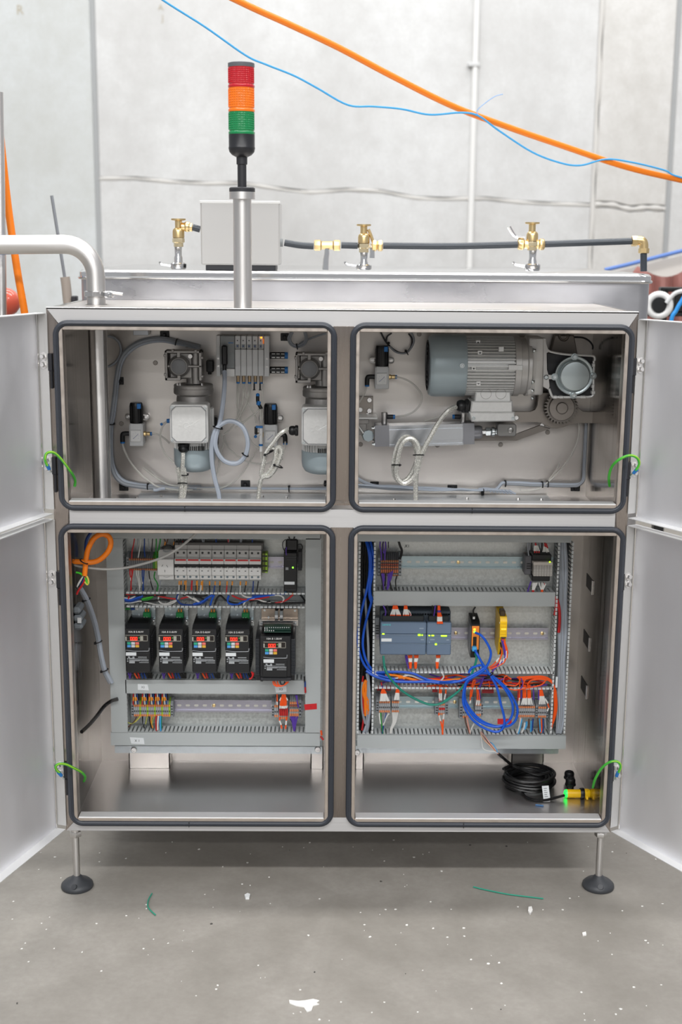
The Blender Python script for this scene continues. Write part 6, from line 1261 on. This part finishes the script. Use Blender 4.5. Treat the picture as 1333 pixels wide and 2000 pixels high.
# ---- blue cables in the left duct, teal cable, the blue loops
BLs = .0034
tb_ = thing('blue_cable_run', 'blue cables running down the left open duct and along the lower duct', 'cable', P(*B1(240, 400), .33))
for s_ in ('205,205:.34 232,300 242,400 238,520 218,640 188,760 160,880 142,1000 136,1100 146,1200 180,1300 235,1375 330,1420:.315 470,1455:.31', '245,205:.34 272,320 282,420 266,520 246,620 250,700 262,740 232,850 202,960 182,1080 182,1180 212,1290 265,1370 330,1400:.32 450,1410', '215,205:.345 250,330 255,450 246,560 238,660 242,720 258,770'):
    ob('cable', M().tube(cv(B1, s_, .325), BLs, 9), BLU, tb_)
ob('cable', M().tube(cv(B3, '210,0:.318 280,45:.312 380,80:.308 500,97 640,100 760,98 900,108 1000,100 1080,85 1150,50 1200,20', .306), BLs*1.15, 9), BLU, tb_)
ob('cable', M().tube(cv(B3, '300,15:.315 480,10 620,22 700,55 780,85 900,100 1020,92', .31), BLs, 9), BLU, tb_)
bl = thing('blue_patch_cable', 'bright blue patch cables looped in a big coil in front of the lower right terminals', 'cable', P(*Q5(540, 820), .27))
for s_ in ('385,365:.275 450,398 510,478 550,570 543,650 500,738 445,795 370,838 300,880 268,950 250,1080 268,1180 335,1290 430,1372 540,1425 620,1440 675,1410 700,1340 690,1250 660,1140 635,1020 605,930 565,860 520,790 455,690 405,600 372,545:.275',
           '310,800 350,745 440,718 465,740 430,790 350,850 290,900 268,1000 262,1080 300,1180 380,1290 480,1355 600,1385 700,1360 770,1290 792,1190 770,1090 700,970 600,870 520,805 430,800 340,840',
           '545,820 640,890 740,990 805,1095 842,1200 822,1310 760,1370 680,1386 570,1372 450,1320 350,1225 280,1110 266,1010 285,920 350,850 440,808 530,812', '0,910:.30 120,905 230,885 310,850 400,800 460,760 500,730'):
    ob('cable', M().tube(cv(Q5, s_, .262+random.uniform(-.006, .006)), BLs, 9), BLU, bl)
ob('plug', M().box(*bx(*Q5(350, 525), *Q5(402, 572), .268, .016), .002), BLU, bl)
tie(P(*Q5(545, 818), .262), (.4, 0, -.6), .0085, bl)
bpy.data.objects[-1 if False else bl.children[-1].name].data.materials[0] = BLUL
tc_ = thing('teal_cable', 'teal green cable sagging from the controller to the network switch', 'cable', P(*Q5(0, 1135), .26))
def cat_(*a): return [p for R, s_, Y in a for p in cv(R, s_, Y)]
ob('cable', M().tube(cat_((B1, '365,1245:.29 373,1330:.28 395,1410:.27', .27), (zr(690, 1300, 6.348), '385,10:.27 420,90 500,205 600,305 720,385 850,450 950,482 1050,482 1150,442 1250,365', .262), (Q5, '40,1115 110,1070 200,1000 280,910 340,820 378,720 396,640 383,592:.272', .262)), .0033, 9), TEAL, tc_)
# ---- grey cables in the right duct
gs = 'k1.2 1093,1056:.345 1094,1200:.345 1089,1432:.345;k1.3 1099,1056:.35 1098,1200:.35 1093,1432:.35;k1.3 1105,1056:.35 1104,1250:.35 1098,1432:.35;d1.2 1108,1056:.345 1107,1200:.345 1101,1432:.345;'  # dark runs added at the back in place of the duct's inner shade
for i in range(7):
    x = 1094+i*2.2; j = lambda: random.uniform(-1.6, 1.6)
    gs += f"{'sS'[i%2]}{random.choice(('1', '1.2', '.8'))} {x-2:.1f},1056 {x+j():.1f},1110 {x+j():.1f},1170 {x-1+j():.1f},1230 {x-2+j():.1f},1290 {x-3+j():.1f},1350 {x-4+j():.1f},1400 {x-6-i*.8:.1f},1432;"
wires('grey_cable_bundle', 'grey cables packed upright in the right-hand open duct', 'cable', PX, .322, gs, .0029, 'cable')
wires('red_cable', 'red cable lying among the grey cables of the right duct', 'cable', B2, .318, 'r1 655,700 668,740 680,800 683,900 675,1000; r1 640,690 655,770 640,850', .0042)
one('duct_tag', M().box(*bx(1086, 1322, 1090, 1343, .308, .002)), PAPER, 'white tag on the wires at the lower right duct corner', 'label')
os_ = ''
for i in range(7):
    a = i*7
    os_ += f'o1.2 {835+i*12},{850+i%3*14} {980+a},{842+i*3} {1100+a*.5},{838+i*4} {1185+i*2},{865+i*5} {1228+i*3},{930+i*4} {1240+i*4},{1060} {1243+i*4},{1190} {1228+i*2},{1310} {1212-i*2},{1405};'
wires('orange_wire_bundle', 'bundle of orange wires turning down into the right duct', 'wire', Q5, .318, os_, .0021)
ms = ''
for i in range(26):
    c = random.choice('oooovvvrkkO'); x0 = random.uniform(735, 960); x1 = x0+random.uniform(60, 160); y = random.uniform(1318, 1342)
    p = [(x0+(min(x1, 1084)-x0)*k/4, min(max(y+random.uniform(-5, 5), 1316), 1343)) for k in range(5)]
    ms += f'{c} '+' '.join(f'{a:.1f},{b:.1f}:{.318+random.uniform(0, .035):.3f}' for a, b in p)+';'
wires('duct_wire_mass', 'orange, violet, red and black wires filling the lower open duct', 'wire', PX, .33, ms, .0022)
wires('white_duct_wires', 'white wires crossing over the lower open duct on its left', 'wire', zr(690, 1300, 6.348), .315, 'w1.3 270,105 350,140 450,158 550,155 640,130 700,115; w1.3 640,110 740,130 830,165 920,195; O1.5 400,115 520,120 620,140 720,170 800,190; O1.4 560,150 680,155 780,180; O1.6 960,180 1080,190 1200,180 1333,170; w1.2 1105,90 1125,140 1090,185 1060,190; v1.2 560,190 640,170; O1.4 430,105 560,130 640,165', .0021)
wires('orange_curl_wires', 'thin orange and violet wires curling over the lower duct edge right of the blue loop', 'wire', Q5, .305, 'o 860,835 862,900 815,940 730,930 690,900 700,850 730,830; o 530,890 540,940 530,950; v 560,860 600,900 700,860; o1.1 810,990 900,975 1000,955 1100,930 1150,880; o 640,960 740,975 820,990; o1.2 900,930 930,870 1000,850; o1.4 950,930 985,885 1080,870 1160,880; v 880,860 900,920 870,980; v1.2 430,960 470,870 440,860; v1.2 480,840 450,900 430,950; o1.3 350,960 360,890 385,880', .0017)
DL = zr(690, 1300, 6.348)
wires('left_duct_wires', 'orange and grey wires in the bottom of the left open duct', 'wire', DL, .335, 'O2.2 165,180 130,250 125,330 150,420 190,560; O2 150,190 160,300 150,430 155,620; O1.8 175,380 185,480 180,600; r1.6 125,130 112,250 118,400 130,640 110,800; S2.2 185,80 200,250 212,450 200,640 130,830; S2 170,100 195,300 208,500 190,700 170,830; s2.4 115,200 100,350 110,520 140,680 160,720; s2.2 205,640 190,760 160,845; k2 95,110 90,400 100,700', .0021)
wires('black_duct_cables', 'black and grey cables lying behind the blue ones in the left open duct', 'cable', PX, .35, ''.join(f'k {707+i*4},1058 {706+i*4+random.uniform(-2, 2):.1f},1150 {706+i*4},1250 {705+i*4+random.uniform(-2, 2):.1f},1340 {704+i*4},1432;' for i in range(6))+'s 712,1150:.335 716,1200:.335 720,1270:.335 719,1340:.335 716,1430:.335', .0036, 'cable')  # real black cables, with more added to stand in for the duct's shade
# ---- wires at the bottom right terminals
wires('orange_ferruled_wires', 'orange wires with white ferrules fanning into the six left terminals', 'wire', DL, .318, 'r1.3 350,205 355,245; v1.6 360,250 375,285; '+''.join(f'o1.4 {370},{275} {370+d*.6:.0f},345; f1.5 {370+d*.5:.0f},345 {375+d:.0f},440;' for d in (-38, -22, -6, 12, 30, 52, 70)), .0017)
wires('orange_ferruled_wires', 'orange wires with white ferrules entering the four left terminals', 'wire', DL, .318, 'r1.2 565,170 568,240; '+''.join(f'o1.4 {555+d*.3:.0f},270 {550+d*.7:.0f},340; f1.5 {550+d*.6:.0f},335 {540+d:.0f},425;' for d in (-26, -10, 10, 28)), .0017)
wires('tail_wires', 'green, blue and white wires under the six left terminals', 'wire', DL, .322, 'g1.2 345,585 350,700 372,840; f1.3 328,590 330,640 340,720; b1.2 410,585 385,700 365,840; w1.6 445,590 405,660 375,740; s1.3 400,590 380,690', .0018)
wires('white_tail_wires', 'white wires gathered under the four left terminals', 'wire', DL, .318, ''.join(f'w1.4 {528+d},580 {515+d*.5:.0f},700 {478+d*.25:.0f},780 {470+d*.15:.0f},840;' for d in (-38, -18, 4, 26)), .0019)
wires('orange_centre_wires', 'orange and white wires above and below the small red-jumper terminals', 'wire', DL, .318, 'o1.4 1075,240 1075,345; o1.4 1095,240 1095,345; f1.5 1072,340 1075,430; f1.5 1095,340 1095,430; o1.3 1155,240 1150,350; f1.5 1148,345 1135,420; o1.3 1065,585 1065,620; f1.7 1068,615 1085,685; o1.5 1085,680 1105,770 1112,860; f1.7 1128,600 1120,665; o1.5 1122,660 1115,770 1112,860; r1.3 1070,410 1078,440', .0018)
wires('inner_loop_wires', 'orange and violet wires above the three terminals inside the blue loop', 'wire', Q5, .318, 'o1.3 365,880 345,950 330,1030 328,1100; o1.3 385,885 360,960 340,1060; o1.4 395,945 405,1020 405,1100; o1.4 400,945 425,1030 428,1100; v1.4 430,930 428,1000 435,1080; f1.5 405,1095 395,1150; f1.5 425,1095 420,1150; f1.4 330,1095 325,1130; n1.2 270,1280 285,1360 320,1460; p1.3 290,1280 310,1380 325,1460; w1.2 370,1350 340,1410 325,1460; f1.4 430,1290 440,1360', .0018)
wires('orange_right_wires', 'orange wires with white ferrules entering the nine right terminals', 'wire', Q5, .318, ''.join(f'o1.6 {915+(c-915)*.9:.0f},{930} {c},1010 {c},1075;' for c in (905, 918, 930, 955, 968, 980))+''.join(f'f1.5 {a},{1070} {b},{1145};' for a, b in ((862, 855), (905, 885), (915, 905), (925, 925), (938, 940), (958, 960), (970, 978), (985, 1000)))+'o1.2 865,850 865,980 862,1100; v1.3 885,960 880,1080; v1.3 1015,960 1018,1090; r1.2 850,960 848,1100', .0017)
wires('orange_far_right_wires', 'orange wires with white ferrules entering the four far right terminals', 'wire', Q5, .318, ''.join(f'o1.6 {1090+(c-1100)*.4:.0f},960 {c},1050;' for c in (1085, 1098, 1110, 1122))+''.join(f'f1.5 {a},{1050} {b},{1140};' for a, b in ((1088, 1080), (1100, 1100), (1112, 1120), (1125, 1140)))+'v1.3 1072,970 1070,1090; f1.6 1140,1080 1170,1130; o1.4 1168,1125 1185,1180; f1.4 1180,1180 1165,1215', .0017)
wires('blue_white_tail_wires', 'pale blue and white wires under the nine right terminals', 'wire', Q5, .322, 'p1.2 870,1280 868,1330; w1.6 880,1290 855,1400 835,1455; l1.6 890,1300 870,1390 850,1460; w2 920,1340 910,1400 885,1450; l2.4 940,1330 935,1370 920,1410; n1.3 965,1300 965,1400; l1.4 990,1320 985,1440; b1.4 1010,1300 1000,1430', .0018)
wires('brown_blue_tail_wires', 'brown and blue wires under the four far right terminals', 'wire', Q5, .322, 'n1.3 1060,1290 1070,1400 1075,1450; l1.3 1080,1300 1090,1440; o1.2 1100,1300 1105,1400 1095,1450; b1.3 1120,1300 1118,1450; s1.4 1140,1290 1150,1400', .0018)
for pts, lb in ((((737, 1339), (764, 1339), (764, 1349), (737, 1349)), 'dark red tag over the six left terminals'), (((844.5, 1340), (855.5, 1340), (855, 1352), (845, 1352)), 'dark red tag above the small red-jumper terminals'), (((891, 1340), (903, 1340), (903, 1350), (892, 1350)), 'dark red tag left of the blue loop'), (((942, 1344), (965, 1344), (965, 1354), (942, 1354)), 'dark red tag inside the top of the blue loop')):
    sticker(pts, mat('dark_red_tag', '9c1c20', .5), lb, Y=.345)
sticker(((972.5, 1404), (1000, 1404), (1000, 1414.5), (972.5, 1414.5)), REDS, 'bright red tag low behind the blue loop', Y=.335)
# ================================================================ on the cabinet floor
ZF = Z0+.003
cc = PZ(1033, 1523, ZF+.018); Rc = 57*PL(cc.y, 1)
co = thing('cable_coil', 'big coil of black cable lying on the cabinet floor at the right', 'cable', (cc.x, cc.y, ZF))
random.seed(5); pts = []; N = 13; yk = min(1.0, (.425-cc.y)/Rc)
for i in range(N*22):
    a = 2*pi*i/22+pi; k = i/(N*22); turn = i//22
    if i % 22 == 0: rr = Rc*random.uniform(.72, 1.0); zz_ = ZF+.006+.031*k+random.uniform(-.002, .003); tl = random.uniform(-.006, .006); ta = random.uniform(0, 6.28); ox, oy = random.uniform(-.006, .006), random.uniform(-.004, .004)
    w = (i % 22)/22
    pts.append([cc.x+ox+rr*cos(a), cc.y+oy+rr*.94*yk*sin(a), max(zz_+tl*cos(a-ta), ZF+.0045)])
for _ in range(3): pts = [[(pts[max(i-1, 0)][c]+pts[i][c]*2+pts[min(i+1, len(pts)-1)][c])/4 for c in range(3)] for i in range(len(pts))]
ob('coiled_cable', M().tube(pts, .0042, 8, k=2), BLK2, co)
e = Vector(pts[-1])
lead = [Vector((cc.x+Rc*.75, cc.y-.01, ZF+.046)), P(*Q1(560, 325), cc.y-.02), P(*Q1(430, 290), cc.y-.01), P(*Q1(260, 215), .31), P(*Q1(150, 130), .29), P(*Q1(85, 75), .285)]
ob('lead', M().tube(lead, .0042, 9), BLK2, co)
for s_, m_ in (('85,75:.285 50,30:.285 10,-20:.283 -60,-110:.29 -120,-190:.31', PINK), ('85,75:.285 40,35:.287 -20,-30:.286 -80,-90:.3 -130,-180:.315', mat('peach_wire', 'e8b08c', .45)), ('75,60:.285 60,20:.284 20,-40:.29 -30,-70:.31 -90,-90:.318', BLUL), ('70,60:.285 30,45:.283 -40,40:.284 -95,10:.286 -110,-60:.30 -120,-170:.315', WHW), ('80,65:.285 20,0:.287 -50,-80:.3 -110,-185:.316', BRN)): ob('core', M().tube(cv(Q1, s_, .285), .0013, 6), m_, co)
f0 = PZ(*Q1(400, 585), ZF+.004)
ob('front_tail', M().tube([Vector((cc.x-Rc*.35, cc.y-Rc*.8, ZF+.008)), PZ(*Q1(420, 590), ZF+.005), PZ(*Q1(520, 622), ZF+.0045), PZ(*Q1(640, 622), ZF+.0045), PZ(*Q1(740, 600), ZF+.007), PZ(*Q1(870, 565), ZF+.013)], .0036, 9), BLK2, co)
a, b = P(*Q1(600, 450), cc.y-Rc*.85), PZ(*Q1(660, 615), ZF+.003); q0 = PZ(*Q1(620, 615), ZF+.001); q1 = PZ(*Q1(700, 610), ZF+.001)
tgm = M(); up_ = Vector((-.004, .012, .034)); nn = Vector((0, -.0006, 0))
tgm.add([q0, q1, q1+up_, q0+up_, q0+nn, q1+nn, q1+up_+nn, q0+up_+nn], [(0, 1, 2, 3), (7, 6, 5, 4), (0, 4, 5, 1), (1, 5, 6, 2), (2, 6, 7, 3), (3, 7, 4, 0)])
tg = ob('white_tag', tgm, PAPER, co)
pm = M()
for k in range(5):
    o_ = q0+nn*1.6+up_*(.18+.15*k); d_ = q1-q0; pm.add([o_+d_*.2, o_+d_*(.7-.1*(k % 2)), o_+d_*(.7-.1*(k % 2))+up_*.06, o_+d_*.2+up_*.06], [(0, 1, 2, 3)])
ob('tag_print', pm, GRY, tg, 'stuff')
# yellow sensor
sr = .0115; sc_ = PZ(*Q1(960, 608), ZF); sy = sc_.y+.006; xs = lambda u: P(*Q1(u, 560), sy).x; zc = ZF+sr+.0015
se = thing('barrel_sensor', 'yellow barrel sensor with a glowing green end lying beside the coil', 'sensor', (xs(960), sy, ZF))
ob('barrel', M().lathe([(sr*.96, 0), (sr, .001), (sr, xs(1052)-xs(898))], (xs(898), sy, zc), (1, 0, 0), 28), YEL, se)
rb = M()
for i in range(9): rb.torus((xs(905+i*16), sy, zc), (1, 0, 0), sr, .0005, 24, 4)
ob('thread', rb, mat('sensor_thread', 'e0b000', .45), se, 'stuff')
ob('green_end', M().lathe([(sr*.55, 0), (sr*.93, .003), (sr*.97, xs(898)-xs(862))], (xs(862), sy, zc), (1, 0, 0), 24), mat('sensor_green_glow', '35e060', .3, emit=1.3, ecol='20ff50'), se)
ob('black_nut', M().lathe([(sr*1.3, 0), (sr*1.38, .002), (sr*1.38, xs(1100)-xs(1052)-.002), (sr*1.3, xs(1100)-xs(1052))], (xs(1052), sy, zc), (1, 0, 0), 12), BLK, se)
cp = ob('yellow_clip', M().lathe([(sr*1.15, 0), (sr*1.15, xs(1145)-xs(1100)), (sr*.85, xs(1175)-xs(1100)), (sr*.4, xs(1198)-xs(1100))], (xs(1100), sy, zc), (1, 0, 0), 20), YEL, se)
w0 = Vector((xs(1128), sy-.006, zc)); ob('clip_wing', M().tube([w0, w0+Vector((0, -.006, -sr*.6)), w0+Vector((0, -.009, -sr*.98))], .0034, 10).tube([w0, w0+Vector((-.003, 0, sr*1.2))], .004, 10), YEL, cp)
# two loose cable glands
for (u, v, lb) in ((920, 420, 'loose black cable gland standing behind, farther from the camera'), (935, 500, 'loose black cable gland standing in front, nearer the yellow sensor')):
    g = PZ(*Q1(u, v), ZF); r_ = 9*PL(g.y, 1); yy = min(g.y, .425)
    t = thing('loose_gland', lb, 'cable gland', (g.x, yy, ZF))
    ob('gland_body', M().lathe([(r_*.75, 0), (r_*.8, .012), (r_*1.2, .013), (r_*1.2, .020), (r_*.95, .021)], (g.x, yy, ZF), n=6), BLK, t)
    ob('dome_nut', M().lathe([(r_*1.05, .021), (r_*1.1, .023), (r_*1.1, .030), (r_*.95, .034), (r_*.6, .036), (r_*.55, .033)], (g.x, yy, ZF), n=18), BLK, t)
one('blue_offcut', M().tube([PZ(*Q1(525, 678), ZF+.0022), PZ(*Q1(620, 688), ZF+.0022)], .002, 6), mat('blue_offcut_wire', '3f6fa0', .5), 'short blue wire offcut on the cabinet floor before the coil', 'wire')
ZCL[:] = [-9, 9, 9]
# ---- earth wires
EW = mat('earth_wire_green', '3fae34', .4); EWY = mat('earth_wire_yellow_stripe', 'a8c832', .4)
ZE = zr(80, 860, 11.1)
def earth(R, s_, ferr, label):
    p = cv(R, s_, -.03); t = thing('earth_wire', label, 'earth wire', p[0], 'green earth wires bridging doors and frame')
    ob('wire', M().tube(p, .0033, 10), EW, t); off = Vector((.0012, -.0024, .001)); ob('yellow_stripe', M().tube([q+off for q in p[:-1]], .0013, 6), EWY, t)
    f = cv(R, ferr, -.028); ob('blue_ferrule', M().cyl(f[0], f[1], .0048, .0042, 12), FITB, t)
    ob('ring_lug', M().tube([f[1], f[1]+(f[1]-f[0])*.8], .0028, 8), ZINC, t)
earth(ZE, '145,560:-.035 105,480:-.04 92,390:-.045 115,295:-.045 185,258:-.045 270,265:-.042 350,315:-.036 455,425:-.028 560,560:-.020 660,700:-.005 720,800:.015 745,890:.03 730,995:.035', '135,540:-.035 180,625:-.028', 'green earth wire on the upper left door hinge')
earth(R7, '72,885:-.035 46,860:-.04 40,828:-.045 72,808:-.045 130,813:-.04 200,846:-.03 262,880:-.012 295,920:.01 285,958:.03', '62,880:-.035 90,912:-.03', 'green earth wire on the lower left door hinge')
earth(R4, '1262,1245:-.035 1288,1195:-.04 1278,1150:-.045 1235,1125:-.045 1180,1130:-.042 1110,1168:-.035 1062,1222:-.015 1042,1300:.005 1047,1372:.03', '1272,1235:-.035 1242,1268:-.028', 'green earth wire on the upper right door hinge')
earth(B4, '1192,890:-.035 1212,840:-.04 1205,805:-.045 1170,785:-.045 1110,797:-.042 1045,850:-.03 992,940:-.012 972,1012:.015', '1192,878:-.035 1178,915:-.03', 'green earth wire on the lower right door hinge')
# ---- slots in the right inner wall
for y, x in ((1140, 1153), (1250, 1147), (1342, 1142)):
    d = _f+(x-666.5)/FPX*_r-(y-1000)/FPX*_u; p = CAM+d*((XI-CAM.x)/d.x)
    s_ = ob('wall_slot', M().box(XI-.0012, XI+.001, p.y-.034, p.y+.045, p.z-.019, p.z+.019, .001), BLK, cab)
    ob('slot_edge', M().box(XI-.003, XI, p.y-.042, p.y-.033, p.z-.021, p.z+.019, .001), S_POL, s_)
# ================================================================ floor litter
PF = mat('white_scrap', 'eceae6', .8)
def flat(poly, h, mt, label, cat, name):
    return one(name, M().prism([(PZ(x, y, 0).x, PZ(x, y, 0).y) for x, y in poly][::-1], .0004, h, 'z'), mt, label, cat)
flat([(565, 1955), (582, 1957), (596, 1956), (612, 1953), (624, 1956), (618, 1961), (624, 1963), (612, 1966), (609, 1975), (600, 1978), (594, 1969), (578, 1966), (566, 1961)], .003, PF, 'ragged white paper scrap on the concrete nearest the camera', 'paper', 'paper_scrap')
flat([(478, 1751), (484, 1748), (489, 1750), (487, 1757), (480, 1757)], .006, mat('white_gloss_scrap', 'f2f4f4', .3), 'small white crumpled scrap below the left opening', 'paper', 'paper_scrap')
flat([(1033, 1775), (1039, 1774), (1041, 1781), (1036, 1788), (1032, 1783)], .006, PF, 'small pale scrap below the right-hand green offcut', 'paper', 'paper_scrap')
flat([(1138, 1824), (1145, 1822), (1146, 1828), (1139, 1829)], .004, PF, 'small white scrap near the right foot', 'paper', 'paper_scrap')
TW = mat('teal_offcut', '2f9a80', .45)
one('wire_offcut', M().tube([PZ(x, y, .0032) for x, y in ((297, 1745), (290, 1758), (289, 1770), (294, 1778), (304, 1787))], .0017, 6), TW, 'curved green wire offcut on the floor at the left', 'wire')
one('wire_offcut', M().tube([PZ(x, y, .0032) for x, y in ((925, 1732), (950, 1738), (990, 1746), (1020, 1750), (1062, 1755))], .0019, 6), TW, 'long green wire offcut on the floor at the right', 'wire')
random.seed(11); fl = M(); fk = M()
for i in range(150):
    x, y = random.uniform(10, 1320), 1640+355*random.random()**1.1; p = PZ(x, y, 0); s_ = random.uniform(.0012, .0038)
    (fl if random.random() < .92 else fk).prism([(p.x+s_*cos(a)*random.uniform(.5, 1.3), p.y+s_*sin(a)*random.uniform(.5, 1.3)) for a in (0, 1.2, 2.5, 3.8, 5)], .0003, .0014, 'z')
o = one('paper_flecks', fl, PF, 'tiny white flecks scattered over the concrete floor', 'litter', kind='stuff')
o = one('dark_crumbs', fk, mat('dark_crumb', '4c4a47', .8), 'tiny dark crumbs scattered over the concrete floor', 'litter', kind='stuff')
